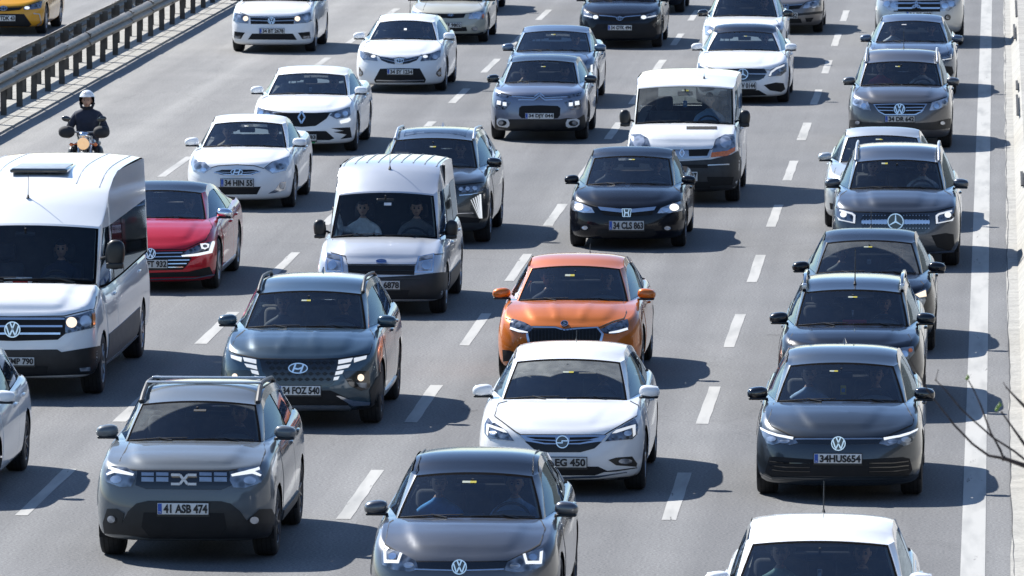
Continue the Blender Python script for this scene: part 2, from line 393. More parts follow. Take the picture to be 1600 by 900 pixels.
def build_body(c):
    hw, L, gc = c.W / 2, c.L, c.gc
    zc_s = c.cowl_z - .035
    belt_r = c.beltr
    bp = c.belt or [(c.yc + .3, zc_s + .01), (L * .55, zc_s + belt_r * .5), (L - .1, zc_s + belt_r)]
    def ztop(y):
        if y < c.yc:
            t = max(0, y / c.yc); return lerp(c.nose_z - c.crownF, zc_s, 1 - (1 - t) ** 1.5)
        if getattr(c, 'boot', False) and y > L - c.rear - .1:
            return lerp(interp(bp, y), interp(bp, y) + .02, 0)
        return smooth_interp([(c.yc, zc_s)] + bp, y)
    # columns of the half loop: (kind, parameter)
    cols = []
    NP = 30
    ph = [math.pi / 2 * (i / NP) for i in range(NP + 1)]
    for p in ph: cols.append(('f', p))
    Lr = .45
    ys = [c.Lc]
    side_end = L - Lr
    ycw = c.yc + c.sag
    y = c.Lc
    marks = sorted([ycw]) if ycw > c.Lc + .03 else []
    seq = []
    yy = c.Lc + .09
    while yy < side_end - .05: seq.append(yy); yy += .09
    if marks: seq = [q for q in seq if abs(q - ycw) > .045] + [ycw]
    seq = sorted(seq) + [side_end]
    for q in seq: cols.append(('s', q))
    for i in range(1, 9): cols.append(('r', math.pi / 2 * (1 - i / 8)))
    nC = len(cols)
    def wside(y):
        t = (y - L * .5) / (L * .5); return hw * (1 - .022 * t * t * (1.6 if t < 0 else 1.2))
    def base(col, dy, dw):
        k, q = col
        w = wside(c.Lc) - dw
        if k == 'f':
            s, co = math.sin(q), math.cos(q); e = 2 / c.pe
            x = w * s ** e if q > 0 else 0.0
            yv = dy + (c.Lc - dy) * (1 - max(0, co) ** e) if q < math.pi / 2 - 1e-9 else c.Lc
            return x, yv
        if k == 's': return wside(q) - dw, q
        s, co = math.sin(q), math.cos(q); w = wside(side_end) - dw
        dr = min(.12, dy * .7)
        x = w * s ** .7 if q > 1e-9 else 0.0
        return x, side_end + (Lr - dr) * (1 - 0 if q <= 1e-9 else co ** .7)
    ctrl = []
    for (fz, dy, dw) in c.lev:
        row = []
        for col in cols:
            x, y = base(col, dy, dw)
            zt = ztop(y)
            if col[0] == 'f' : zt += c.crownF * (1 - (x / hw) ** 2)
            row.append(Vector((x, y, gc + (zt - gc) * fz)))
        ctrl.append(row)
    # widen arches slightly
    rows = []
    nS = 3
    for i in range(len(ctrl) - 1):
        p0 = ctrl[max(0, i - 1)]; p1 = ctrl[i]; p2 = ctrl[i + 1]; p3 = ctrl[min(len(ctrl) - 1, i + 2)]
        for s in range(nS):
            t = s / nS; R = []
            for j in range(nC):
                a, b, d, e = p0[j], p1[j], p2[j], p3[j]
                R.append(.5 * ((2 * b) + (d - a) * t + (2 * a - 5 * b + 4 * d - e) * t * t + (-a + 3 * b - 3 * d + e) * t ** 3))
            rows.append(R)
    rows.append(ctrl[-1])
    top = ctrl[-1]
    axf, axr = c.fo, c.fo + c.wb
    ra = c.r + .035
    vs, fs, mi = [], [], []
    def addgrid(G, flip=False, m=0):
        n0 = len(vs); nr, ncl = len(G), len(G[0])
        for R in G: vs.extend(R)
        for i in range(nr - 1):
            for j in range(ncl - 1):
                q = [n0 + i * ncl + j, n0 + i * ncl + j + 1, n0 + (i + 1) * ncl + j + 1, n0 + (i + 1) * ncl + j]
                fs.append(q[::-1] if flip else q); mi.append(m)
    mir = lambda R: [Vector((-p.x, p.y, p.z)) for p in R]
    full = [[*reversed(mir(R[1:-1])), *R] for R in rows]     # left side, front centre, right side, rear centre
    ring = [R + [R[0].copy()] for R in full]
    addgrid(ring)
    # hood: Coons patch
    ic = max(i for i, p in enumerate(ph) if p <= math.radians(66))
    jc = min(range(ic + 1, nC), key=lambda j: abs(top[j].y - ycw) + (0 if cols[j][0] == 's' else 5))
    c.jc = jc
    front = [*reversed(mir(top[1:ic + 1])), *top[:ic + 1]]
    sideR = top[ic:jc + 1]; sideL = mir(sideR)
    nu = len(front); wj = top[jc].x
    cowl = []
    for i in range(nu):
        t = -1 + 2 * i / (nu - 1)
        t = math.copysign(abs(t) ** .9, t)
        cowl.append(Vector((wj * t, top[jc].y - c.sag * (1 - t * t), top[jc].z + .04 * (1 - t * t))))
    nv = len(sideR); G = []
    P00, P10, P01, P11 = front[0], front[-1], cowl[0], cowl[-1]
    us = [(p.x / front[-1].x + 1) / 2 for p in front]
    for j in range(nv):
        v = j / (nv - 1); R = []
        for i in range(nu):
            u = us[i]; cu = cowl[i] if False else None
            cw = Vector((wj * (2 * u - 1), top[jc].y - c.sag * (1 - (2 * u - 1) ** 2), top[jc].z + .035 * (1 - (2 * u - 1) ** 2)))
            p = (1 - v) * front[i] + v * cw + (1 - u) * sideL[j] + u * sideR[j] - ((1 - u) * (1 - v) * P00 + u * (1 - v) * P10 + (1 - u) * v * P01 + u * v * P11)
            ed = min(1, min(u, 1 - u) * 6) * min(1, v * 5)
            x = p.x
            dz = .018 * math.sin(math.pi * v) * (1 - (2 * u - 1) ** 4)
            for (kind, x0, x1, h, wd) in c.bulge:
                xx = lerp(x0, x1, v)
                if kind == 'up': dz += h * (1 - sstep(xx - wd, xx + wd, abs(x)))          # raised middle
                else: dz += h * math.exp(-((abs(x) - xx) / wd) ** 2)                       # a crease
            p = p + Vector((0, 0, dz * ed * sstep(0, .3, 1 - v)))
            R.append(p)
        G.append(R)
    addgrid(G, True)
    # shelf along the belt and the rear deck
    sh = []
    for j in range(jc, nC):
        p = top[j]
        inn = Vector((max(0, p.x - .15), min(p.y, L - .3), p.z + .004))
        sh.append((p, inn))
    for sgn in (1, -1):
        A = [[Vector((a.x * sgn, a.y, a.z)), Vector((b.x * sgn, b.y, b.z))] for a, b in sh]
        addgrid(A, sgn > 0)
    y_boot = L - c.rear
    D = []
    for j in range(jc, nC):
        p = top[j]
        if p.y < y_boot - .25: continue
        D.append([Vector((p.x * t, p.y, p.z + .003 + .03 * (1 - t * t))) for t in [-1 + k / 5 for k in range(11)]])
    if len(D) > 1 : addgrid(D, True, 0 if getattr(c, 'boot', False) else 2)
    # underside
    U = []
    for j in range(0, nC):
        p = rows[0][j]; U.append([Vector((p.x * t, p.y, p.z)) for t in (-1, -.5, 0, .5, 1)])
    n_under = len(fs); addgrid(U, False, 1)
    # ---------------- greenhouse
    yws0, yws1 = c.yc, c.yt
    wA0, wA1 = c.wb_h, c.wt_h
    zb0, zt1 = c.cowl_z + .0, c.top_z
    c.roof_z = max(c.roof_z, c.top_z + .05)
    roofp = c.roofp or [(c.yt, c.top_z + .012), (c.yp, c.roof_z), (lerp(c.yp, L - c.rtop - .4, .5), c.roof_z - .015), (L - c.rtop - .4, c.roof_z - .05), (L - c.rtop, c.roof_z - .13)]
    cr = .045
    yfc = c.yt + c.sag * .55 + .088
    def zroof(y):
        z = smooth_interp(roofp, y) - cr * .8
        return min(z, lerp(c.top_z - .045, z, sstep(yfc - .25, yfc + .55, y)))
    zwt = c.zwt or (lambda y: zroof(y) - .075)
    HZ = [0, .05, .25, .5, .75, .95, 1.0]
    if c.cls == 'van': HZ = [0, .04, .25, .5, .75, .965, 1.0]
    pil = .045
    yre0, yre1 = L - c.rear, L - c.rtop
    yB = lerp(c.yc, L, .39) if c.cls != 'van' else c.yc + 1.35
    yB = c.yt + .78 if c.cls != 'van' else c.yt + .75
    ytopr = roofp[-1][0]
    tf = [0, .15, .3, .45, .6, .75, .88, .965, 1.0]
    sidek = []
    top_side_z = c.roof_z
    sg1 = c.sag * .55
    def gw(h): return lerp(wA0, wA1, h ** 1.15)
    def col_pts(h):
        pts = []; flags = []
        yf = lerp(yws0, yws1, h); sg = lerp(c.sag, sg1, h); w = gw(h); z = lerp(zb0, zt1, h)
        for t in tf:
            pts.append(Vector((w * t, yf + sg * t * t, z - lerp(.035, .045, h) * t * t)))
        ya = yf + sg + .10
        ws_ = w + .018
        pA = pts[-1].copy(); npil = len(pts)
        yr = lerp(yre0 - .12, yre1 - .10, h)
        def sidept(y, first=False):
            zb = ztop(y) - .01; zt = zroof(y); zw = zwt(y)
            if h >= 1: z2 = zt
            else: z2 = zb + (zw - zb) * (h / HZ[-2])
            # width follows height
            tt = max(0, min(1, (z2 - zb) / max(.1, (top_side_z - cr - zb))))
            wtop = wA1 + .018
            fl = sstep(ya - .05, ya + .75, y) if c.cls != 'van' else sstep(ya - .02, ya + .3, y)
            wbelt = lerp(wA0 + .018, max(wA0 + .018, wside(y) - c.inset), fl)
            ww = lerp(wbelt, wtop + .02 * fl, tt ** 1.15)
            ty = (y - ya) / (yr - ya) if yr > ya else 0
            ww *= 1 - .05 * max(0, ty) ** 3 * (0 if c.cls == 'van' else 1)
            ww = min(ww, wside(y) - .045)
            return Vector((ww, y, z2))
        b0, b1 = yB, yB + .09
        c0 = min(lerp(yre0, yre1, .5) - .42, yB + .92) if c.cls != 'van' else yB + 1.1
        c1 = c0 + .08
        ylist = [(ya, 'p'), (lerp(ya, b0, .03), 'w'), (lerp(ya, b0, .5), 'w'), (b0, 'p'), (b1, 'w'), (lerp(b1, c0, .5), 'w'), (c0, 'p'), (c1, 'w'), (max(c1 + .05, yr - .1), 'p'), (max(c1 + .1, yr), 'p')]
        for (y, k) in ylist:
            y = max(y, ya) + 0
            pts.append(sidept(y)); flags.append(k)
        pB = pts[npil]; out = Vector((.9, -.1, .35)) * .005
        pts[npil:npil] = [pA.lerp(pB, .2) + out * .6, pA.lerp(pB, .5) + out, pA.lerp(pB, .8) + out * .6]
        e = pts[-1]
        for t in (.92, .7, .4, .0):
            pts.append(Vector((e.x * (t if t < .92 else .95), e.y + (yre0 - (yre0 - .12)) * (1 - t) ** .6 * .9 + .02, e.z + .02 * (1 - t))))
        return pts, flags
    GR = []
    for h in HZ:
        pts, flags = col_pts(h); GR.append(pts)
    nF = len(tf) + 3; nSd = len(flags); nT = len(GR[0])
    glassW, glassR, sideW = [], [], {}
    gv = []
    def cellkind(i, j):
        inh = 1 <= i <= len(HZ) - 3
        if nF - 4 <= j < nF - 1: return 'body'
        if j < nF - 4:
            if i >= len(HZ) - 2 : return 'frit' if c.cls != 'van' else 'body'
            if j == nF - 5 or i == 0 or i == len(HZ) - 2: return 'frit'
            return 'ws'
        if j == nF - 1: return 'body'
        k = j - nF
        if k < nSd - 1:
            if i == 0 or i >= len(HZ) - 2: return 'frit' if (i == 0 or c.cls != 'van') and i < len(HZ) - 1 and 0 < k < nSd - 2 and i != len(HZ) - 2 else 'body'
            if flags[k] == 'w':
                return 'side%d' % (0 if k < 3 else 1 if k < 6 else 2)
            return 'frit' if 0 < k < 7 else 'body'
        if i in (0,) or i >= len(HZ) - 2: return 'body'
        return 'rear' if j < nT - 1 and k > nSd else 'body'
    groups = {}
    for i in range(len(HZ) - 1):
        for j in range(nT - 1):
            kd = cellkind(i, j)
            q = [GR[i][j], GR[i][j + 1], GR[i + 1][j + 1], GR[i + 1][j]]
            if (q[0] - q[1]).length < 1e-4 and (q[2] - q[3]).length < 1e-4: continue
            groups.setdefault(kd, []).append(q)
    def emit(quads, mb, m=0, sides=(1, -1)):
        for q in quads:
            for s in sides:
                mb.add([(p.x * s, p.y - c.fo, p.z) for p in q], [(0, 1, 2, 3) if s > 0 else (3, 2, 1, 0)], m)
    body = MB()
    body.add([(p.x, p.y - c.fo, p.z) for p in vs], [], 0)
    for q, m in zip(fs, mi): body.f.append(tuple(q)); body.m.append(m)
    emit(groups.get('body', []), body, 0)
    emit(groups.get('frit', []), body, 2)
    # roof
    ring_top = GR[-1]
    fr = ring_top[:nF + 1]; sd = ring_top[nF:nF + nSd]; rr = ring_top[nF + nSd - 1:]
    Ffull = [Vector((-p.x, p.y, p.z)) for p in reversed(fr[1:])] + fr
    nu2 = len(Ffull); GR2 = []
    u2 = [(p.x / Ffull[-1].x + 1) / 2 for p in Ffull]
    ncv = 18
    sy = [lerp(sd[0].y, sd[-1].y, k / ncv) for k in range(ncv + 1)]
    def side_at(y): return Vector((interp([(p.y, p.x) for p in sd], y), y, interp([(p.y, p.z) for p in sd], y) if False else zroof(y)))
    rearc = rr[-1]
    for k, yq in enumerate(sy):
        v = k / ncv; S_ = side_at(yq) if 0 < k < ncv else (sd[0] if k == 0 else sd[-1]); R = []
        for i in range(nu2):
            t = 2 * u2[i] - 1
            if k == 0: p = Ffull[i].copy()
            else:
                yy = yq - (sd[0].y - fr[0].y) * (1 - t * t) * (1 - v) + .04 * (1 - t * t) * v
                z = S_.z + cr * (1 - abs(t) ** 2.6) * 1.0 - .012 * abs(t) ** 10
                if k == 1: z = lerp(z, Ffull[i].z, .35) if c.cls != 'van' else z
                p = Vector((S_.x * t, yy, z))
            R.append(p)
        GR2.append(R)
    roof = MB()
    n0 = 0
    rv = [p for R in GR2 for p in R]; rf = []
    for i in range(len(GR2) - 1):
        for j in range(nu2 - 1): rf.append((i * nu2 + j, i * nu2 + j + 1, (i + 1) * nu2 + j + 1, (i + 1) * nu2 + j))
    roof.add([(p.x, p.y - c.fo, p.z) for p in rv], rf)
    c.zroof, c.ztop = zroof, ztop
    c.roof_grid = GR2
    bo = body.build('body', [c.paint, M_CLADB, M_FRIT], c.root, smooth=0)
    bm = bmesh.new(); bm.from_mesh(bo.data)
    c.bvh = None
    ro = roof.build('roof', [c.roofmat or c.paint], c.root, smooth=30)
    # one tree for body and roof, before the wheel openings are cut
    full_bm = bm.copy(); me_t = ro.data; full_bm.from_mesh(me_t)
    gl = MB(); emit(groups.get('ws', []), gl); emit([q for k in groups for q in groups[k] if k.startswith('side')], gl)
    tmp = bpy.data.meshes.new('t'); tmp.from_pydata([tuple(v) for v in gl.v], [], gl.f); full_bm.from_mesh(tmp); bpy.data.meshes.remove(tmp)
    c.bvh = BVHTree.FromBMesh(full_bm); full_bm.free()
    # wheel openings
    for yc_ in (0.0, c.wb):
        zc_ = c.r
        def near(f):
            m = f.calc_center_median(); return abs(m.x) > hw - .38 and abs(m.y - yc_) < ra * 1.5 and m.z < zc_ + ra * 1.5 and abs(f.normal.x) > .25
        for k in range(20):
            a = 2 * math.pi * k / 20
            g = [f for f in bm.faces if near(f)]
            gg = set(g); [gg.update(f.edges) for f in g]; [gg.update(f.verts) for f in g]
            nrm = Vector((0, math.cos(a), math.sin(a)))
            bmesh.ops.bisect_plane(bm, geom=list(gg), dist=1e-5, plane_co=Vector((0, yc_, zc_)) + nrm * ra, plane_no=nrm)
        kill = []
        for f in bm.faces:
            m = f.calc_center_median()
            if abs(m.x) > hw - .36 and (m.y - yc_) ** 2 + (m.z - zc_) ** 2 < (ra * .985) ** 2: kill.append(f)
        bmesh.ops.delete(bm, geom=kill, context='FACES')
    bm.to_mesh(bo.data); bm.free(); shade(bo.data, 32)
    c.body, c.roofo = bo, ro
    hl = MB(); nn = len(rv); hl.add([(p.x * .965, p.y - c.fo + .01, p.z - .035) for p in rv], rf); hl.build('headliner', [M_LINER], c.root, smooth=30)
    # wheel wells
    for yc_ in (0.0, c.wb):
        for s in (1, -1):
            ww = MB(); n = 22
            pts = []
            for k in range(n + 1):
                a = -math.pi * .12 + math.pi * 1.24 * k / n
                for x in (hw - .03, hw - .34): pts.append((s * x, yc_ + ra * math.cos(a) * 1.0, c.r + ra * math.sin(a)))
            ww.add(pts, [(2 * k, 2 * k + 1, 2 * k + 3, 2 * k + 2) for k in range(n)])
            ww.add([(s * (hw - .34), yc_, c.r)] + [pts[2 * k + 1] for k in range(n + 1)], [(0, k + 1, k + 2) for k in range(n)])
            ww.build('wheel_well', [M_DARK], c.root)
    # glass
    ins = .0
    g = MB(); emit(groups['ws'], g)
    c.ws = g.build('windscreen', [c.ws_glass or G_WS], c.root, smooth=60)
    sg = c.side_glass or G_SIDE
    for key, nm, mt in (('side0', 'front_side_window', sg), ('side1', 'rear_side_window', sg), ('side2', 'quarter_window', sg)):
        if key in groups:
            for s in (1, -1):
                g = MB(); emit(groups[key], g, sides=(s,)); g.build(nm, [mt], c.root, smooth=60)
    if 'rear' in groups:
        g = MB(); emit(groups['rear'], g); g.build('rear_window', [G_REAR if c.see else G_DARK], c.root, smooth=60)
    # wheels
    tm, rm = wheel_mesh(c.wheel, c.dkr)
    for yc_ in (0.0, c.wb):
        for s in (1, -1):
            e = bpy.data.objects.new('wheel', tm); COL.objects.link(e); e.parent = c.root
            wd = c.r * .345
            e.location = (s * (hw - .02 - wd), yc_, c.r); e.scale = (c.r * (1 if s > 0 else -1), c.r, c.r)
            e.rotation_euler[0] = rnd.random() * 6
            r_ = bpy.data.objects.new('rim', rm); COL.objects.link(r_); r_.parent = e
    interior(c)
    mirrors(c)
    if c.doors: doors(c)

SEATM = [M_SEAT, simple('seat_grey', (.085, .087, .092), .9, vary=.2), simple('seat_pale', (.16, .15, .135), .9, vary=.2), M_SEAT]
def interior(c):
    c.seatm = SEATM[len(CARS) % 4]
    hw = c.W / 2; fo = c.fo; dz = c.cowl_z
    i = MB()
    w = c.wb_h - .02
    # dashboard
    y0 = c.yc + .10 - fo
    i.box(-w, w, y0, y0 + .42, .55, dz - .07, bev=.03)
    k = MB(); k.ball((.37, y0 + .36, dz - .055), (.21, .12, .085), 20, 12); k.build('instrument_binnacle', [M_BINN], c.root)
    i.box(-.12, .12, y0 + .28, y0 + .44, dz - .30, dz - .01, bev=.02)
    i.build('dashboard', [M_INT], c.root)
    i = MB()
    i.box(-hw + .12, hw - .12, y0, c.L - .5 - fo, .36, .40)                       # floor pan
    for s in (-1, 1): i.box(s * (hw - .13) - .01, s * (hw - .13) + .01, y0, c.L - .5 - fo, .38, dz - .04)
    i.build('cabin_floor', [M_INT], c.root, smooth=0)
    sy = c.yc + 1.0 - fo + (.0 if c.cls != 'van' else -.12); sz = dz - .48
    for s in (-1, 1):
        m = MB(); cx = s * .36
        m.box(cx - .25, cx + .25, sy - .10, sy + .42, sz - .16, sz, bev=.05)
        M = Matrix.Translation((cx, sy + .42, sz)) @ Matrix.Rotation(math.radians(-16), 4, 'X')
        m.box(-.24, .24, -.06, .08, 0, .60, bev=.06, M=M)
        m.box(-.13, .13, -.05, .06, .64, .84, bev=.045, M=M)
        m.tube([M @ Vector((-.05, 0, .58)), M @ Vector((-.05, 0, .68))], .008); m.tube([M @ Vector((.05, 0, .58)), M @ Vector((.05, 0, .68))], .008)
        m.build('front_seat', [c.seatm], c.root)
    m = MB()
    rw = hw - .2
    M = Matrix.Translation((0, sy + 1.35, sz - .02)) @ Matrix.Rotation(math.radians(-20), 4, 'X')
    m.box(-rw, rw, -.5, -.02, -.16, 0, bev=.05, M=M); m.box(-rw, rw, -.05, .1, 0, .58, bev=.05, M=M)
    for x in (-.4, .4): m.box(x - .13, x + .13, -.04, .07, .58, .76, bev=.04, M=M)
    m.build('rear_seat', [c.seatm], c.root)
    # steering wheel
    m = MB(); R = .185
    M = Matrix.Translation((.36, y0 + .50, dz - .10)) @ Matrix.Rotation(math.radians(-22), 4, 'X')
    ring = [M @ Vector((R * math.cos(a), 0, R * math.sin(a))) for a in [2 * math.pi * k / 28 for k in range(29)]]
    m.tube(ring, .014, 8, cap=False)
    m.box(-.17, .17, -.012, .012, -.02, .025, bev=.01, M=M); m.box(-.06, .06, -.03, .02, -.06, .06, bev=.02, M=M)
    m.tube([M @ Vector((0, 0, 0)), M @ Vector((0, -.3, -.05))], .03)
    m.build('steering_wheel', [M_BLACK], c.root)
    if c.bulk:
        m = MB(); yb = sy + .75; m.box(-c.wb_h + .0, c.wb_h - .0, yb, yb + .03, .4, c.zroof(yb + fo) - .03); m.build('blackout_panel', [M_INT], c.root, smooth=0)  # added panel that keeps the cabin behind the seats dark
    # rear-view mirror
    m = MB(); ry = c.yt - .10 - fo; rz = c.top_z - .13
    m.box(-.12, .12, ry, ry + .03, rz - .035, rz + .035, bev=.015); m.tube([(0, ry + .02, rz), (0, ry - .02, rz + .08)], .012)
    m.build('rear_view_mirror', [M_BLACK], c.root)
    # inner pillars: sunlit sliver put into the colour on one side, other kept dark
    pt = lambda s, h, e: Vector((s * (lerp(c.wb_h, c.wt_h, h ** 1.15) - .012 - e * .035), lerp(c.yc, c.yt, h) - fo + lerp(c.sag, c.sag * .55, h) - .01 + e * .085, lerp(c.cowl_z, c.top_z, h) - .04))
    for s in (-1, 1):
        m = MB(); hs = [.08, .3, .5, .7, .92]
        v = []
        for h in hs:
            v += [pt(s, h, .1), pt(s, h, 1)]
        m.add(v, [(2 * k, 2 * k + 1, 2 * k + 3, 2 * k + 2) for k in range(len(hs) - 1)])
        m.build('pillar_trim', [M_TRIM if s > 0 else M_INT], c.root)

def mirrors(c):
    hw = c.W / 2; fo = c.fo; body = {'body': c.paint, 'black': M_GLOSSBLACK, 'plain': M_BLACK, 'chrome': M_CHROME, 'white': getattr(c, 'mirpaint', None) or c.paint}[c.mirror]
    for s in (-1, 1):
        m = MB()
        if c.cls == 'van':
            x, y, z = hw + .055 + c.mir[0], c.yc + .40 - fo, c.cowl_z + .17 + c.mir[1]
            r = (.105 * c.mirs, .07, .16 * c.mirs)
        else:
            x, y, z = hw - .005 + c.mir[0], c.yc + .42 - fo, c.cowl_z + .045 + c.mir[1]
            r = (.112 * c.mirs, .08, .072 * c.mirs)
        M = Matrix.Rotation(math.radians(-8 * s), 4, 'Z') @ Matrix.Rotation(math.radians(6 * s), 4, 'Y')
        m.ball((s * x, y, z), r, 18, 14, pw=.78, M=M)
        # taper the lower inner side
        for v in m.v:
            if v.z < z: v.z = z + (v.z - z) * (.85 if c.cls != 'van' else 1)
        o = m.build('wing_mirror', [body], c.root, smooth=50)
        k = MB(); xi = hw - .10
        k.tube([(s * xi, y + .03, z - .10 if c.cls != 'van' else z - .05), (s * (x - .10), y + .01, z - .06 if c.cls != 'van' else z - .03), (s * (x - .02), y, z - .045)], [.03, .026, .03], 8, flat=.6)
        k.box(s * x - r[0] * .86, s * x + r[0] * .86, y - .075, y + .06, z - r[2] * .92, z - r[2] * .52, bev=.015)
        k.build('mirror_arm', [M_BLACK], o)
        gq = MB(); gq.box(s * x - r[0] * .8, s * x + r[0] * .8, y + r[1] * .8, y + r[1] * .9 + .004, z - r[2] * .75, z + r[2] * .75, bev=.0); gq.build('mirror_glass', [M_CHROME], o)

def side_patch(c, name, poly, mat, off=.004, thick=.01, sides=(1, -1), parent=None, step=.09):
    """poly in (y from bumper, z); laid on the flank by rays from the side"""
    out = []
    V, F = subdiv_poly([poly], step, step)
    for s in sides:
        pts, nr = [], []
        for (y, z) in V:
            h = c.bvh.ray_cast(Vector((s * 3, y - c.fo, z)), Vector((-s, 0, 0)))
            if h[0] is None: h = c.bvh.find_nearest(Vector((s * c.W / 2, y - c.fo, z)))
            n = h[1]; n = n if n.x * s > 0 else -n
            pts.append(h[0] + n * off)
        out.append(shell(c, name, pts, F, mat, Vector((-s, 0, 0)), thick, parent))
    return out
def doors(c):
    b1 = c.yt + .78 + .045 if c.cls != 'van' else c.yt + .75
    z0 = c.gc + .10
    f0 = c.fo + c.r + .10
    zt = lambda y: c.ztop(y) - .035
    P = [(f0, z0 + .03), (f0, .62), (c.yc + .22, zt(c.yc + .22) - .10), (c.yc + .30, zt(c.yc + .30)), (b1 - .5, zt(b1 - .5)), (b1, zt(b1)), (b1, z0)]
    for o in side_patch(c, 'front_door', P, c.paint):
        s = 1 if o.data.vertices[0].co.x > 0 else -1
        yh = b1 - .16; zh = c.ztop(yh) - .14
        h = c.bvh.ray_cast(Vector((s * 3, yh - c.fo, zh)), Vector((-s, 0, 0)))
        if h[0] is not None:
            m = MB(); p = h[0]; m.box(p.x - .015, p.x + .03, p.y - .10, p.y + .10, p.z - .016, p.z + .016, bev=.012); m.build('door_handle', [c.paint], o)
    r0 = b1 + .014
    ra = c.fo + c.wb - c.r - .06
    b2 = min(ra + .28, c.L - c.rear - .35)
    P = [(r0, z0), (r0, zt(r0)), (b2, zt(b2)), (b2, c.r * 2 + .16), (ra, c.r * 1.25), (ra - .04, z0)]
    for o in side_patch(c, 'rear_door' if c.cls != 'van' else 'sliding_door', P, c.paint):
        s = 1 if o.data.vertices[0].co.x > 0 else -1
        yh = b2 - .14; zh = c.ztop(yh) - .13
        h = c.bvh.ray_cast(Vector((s * 3, yh - c.fo, zh)), Vector((-s, 0, 0)))
        if h[0] is not None:
            m = MB(); p = h[0]; m.box(p.x - .015, p.x + .03, p.y - .09, p.y + .09, p.z - .015, p.z + .015, bev=.012); m.build('door_handle', [c.paint], o)

# ------------------------------------------------------------------ pieces laid on the body
def subdiv_poly(loops, sx, sy):
    polys = [[Vector((p[0], p[1], 0)) for p in L] for L in loops]
    tri = tessellate_polygon(polys); flat = [p for L in polys for p in L]
    bm = bmesh.new(); bv = [bm.verts.new(p) for p in flat]
    for t in tri:
        a, b, d = (flat[i] for i in t)
        if abs((b - a).cross(d - a).z) < 1e-9: continue
        try: bm.faces.new([bv[i] for i in t])
        except ValueError: pass
    x0, x1 = min(p.x for p in flat), max(p.x for p in flat); y0, y1 = min(p.y for p in flat), max(p.y for p in flat)
    nx = min(60, int((x1 - x0) / sx)); ny = min(60, int((y1 - y0) / sy))
    for k in range(1, nx + 1):
        bmesh.ops.bisect_plane(bm, geom=bm.verts[:] + bm.edges[:] + bm.faces[:], dist=1e-7, plane_co=(x0 + (x1 - x0) * k / (nx + 1), 0, 0), plane_no=(1, 0, 0))
    for k in range(1, ny + 1):
        bmesh.ops.bisect_plane(bm, geom=bm.verts[:] + bm.edges[:] + bm.faces[:], dist=1e-7, plane_co=(0, y0 + (y1 - y0) * k / (ny + 1), 0), plane_no=(0, 1, 0))
    bm.verts.index_update()
    for f in bm.faces:
        if f.normal.z < 0: f.normal_flip()
    V = [(v.co.x, v.co.y) for v in bm.verts]; Fc = [[v.index for v in f.verts] for f in bm.faces if len(f.verts) > 2]
    bm.free(); return V, Fc
def shell(c, name, pts, F, mat, inward, thick, parent):
    """a sheet with a rim that reaches into the body below it"""
    cnt = {}
    for f in F:
        for a, b in zip(f, f[1:] + f[:1]): cnt[(a, b)] = cnt.get((a, b), 0) + 1
    bd = [(a, b) for (a, b) in cnt if (b, a) not in cnt]
    vs = list(pts); fs = [tuple(f) for f in F]
    for a, b in bd:
        n = len(vs); pa, pb = pts[a], pts[b]
        vs += [pa, pb, pb + inward * thick, pa + inward * thick]; fs.append((n, n + 3, n + 2, n + 1))
    # face orientation: outwards
    me = bpy.data.meshes.new(name); me.from_pydata([tuple(v) for v in vs], [], fs); me.materials.append(mat)
    s = sum((p.normal.dot(inward)) * p.area for p in me.polygons[:len(F)])
    if s > 0: me.flip_normals()
    me.polygons.foreach_set('use_smooth', [i < len(F) for i in range(len(me.polygons))])
    o = bpy.data.objects.new(name, me); COL.objects.link(o); o.parent = parent or c.root
    return o
def cast(c, px, py):
    d = ray(px, py); o = CAMP - Vector((c.X, c.Y, 0))
    h = c.bvh.ray_cast(o, d)
    return h[0], h[1], d
def patch(c, name, poly, mat, off=.006, both=False, parent=None, thick=.012, step=None, abs_=False, clampx=None):
    """poly: outline in crop pixels as read off the photograph; it is traced back onto the body. both: a twin on the other side"""
    mat = BLACKS.get(mat, mat) if isinstance(mat, str) else mat
    if isinstance(mat, str): mat = c.paint
    P = [c.px(x, y) for x, y in poly]
    k = F_PX / c.Y
    st = (step or .05) * k
    V, F = subdiv_poly([P], st, st * .7)
    pts = []; miss = 0
    for (x, y) in V:
        p, n, d = cast(c, x, y)
        if p is None or (p.y > c.yc + .6 - c.fo and False):
            q = at_y(x, y, c.Y - c.fo + .4); q = Vector((q.x - c.X, q.y - c.Y, q.z)); r = c.bvh.find_nearest(q); p, n = r[0], r[1]; miss += 1
        if n.dot(d) > 0: n = -n
        pts.append(p + n * off)
    inward = FW.copy(); inward.z = -.35; inward.normalize()
    o = shell(c, name, pts, F, mat, inward, thick + off, parent)
    res = [o]
    if both:
        pm = [Vector((-p.x, p.y, p.z)) for p in pts]; Fm = [f[::-1] for f in F]
        res.append(shell(c, name, pm, Fm, mat, inward, thick + off, (parent if not isinstance(parent, list) else None)))
    return res
def el(cx, cy, rx, ry, n=20, a0=0, rot=0):
    r = math.radians(rot)
    return [(cx + rx * math.cos(t) * math.cos(r) - ry * math.sin(t) * math.sin(r), cy + rx * math.cos(t) * math.sin(r) + ry * math.sin(t) * math.cos(r)) for t in [2 * math.pi * k / n for k in range(n)]]
def ribbon(pts, w):
    """outline of a line of width w (or one width per point)"""
    ws = w if isinstance(w, (list, tuple)) else [w] * len(pts)
    L, R = [], []
    for i, p in enumerate(pts):
        a = pts[max(0, i - 1)]; b = pts[min(len(pts) - 1, i + 1)]
        dx, dy = b[0] - a[0], b[1] - a[1]; l = math.hypot(dx, dy) or 1; nx, ny = -dy / l, dx / l
        L.append((p[0] + nx * ws[i] / 2, p[1] + ny * ws[i] / 2)); R.append((p[0] - nx * ws[i] / 2, p[1] - ny * ws[i] / 2))
    return L + R[::-1]
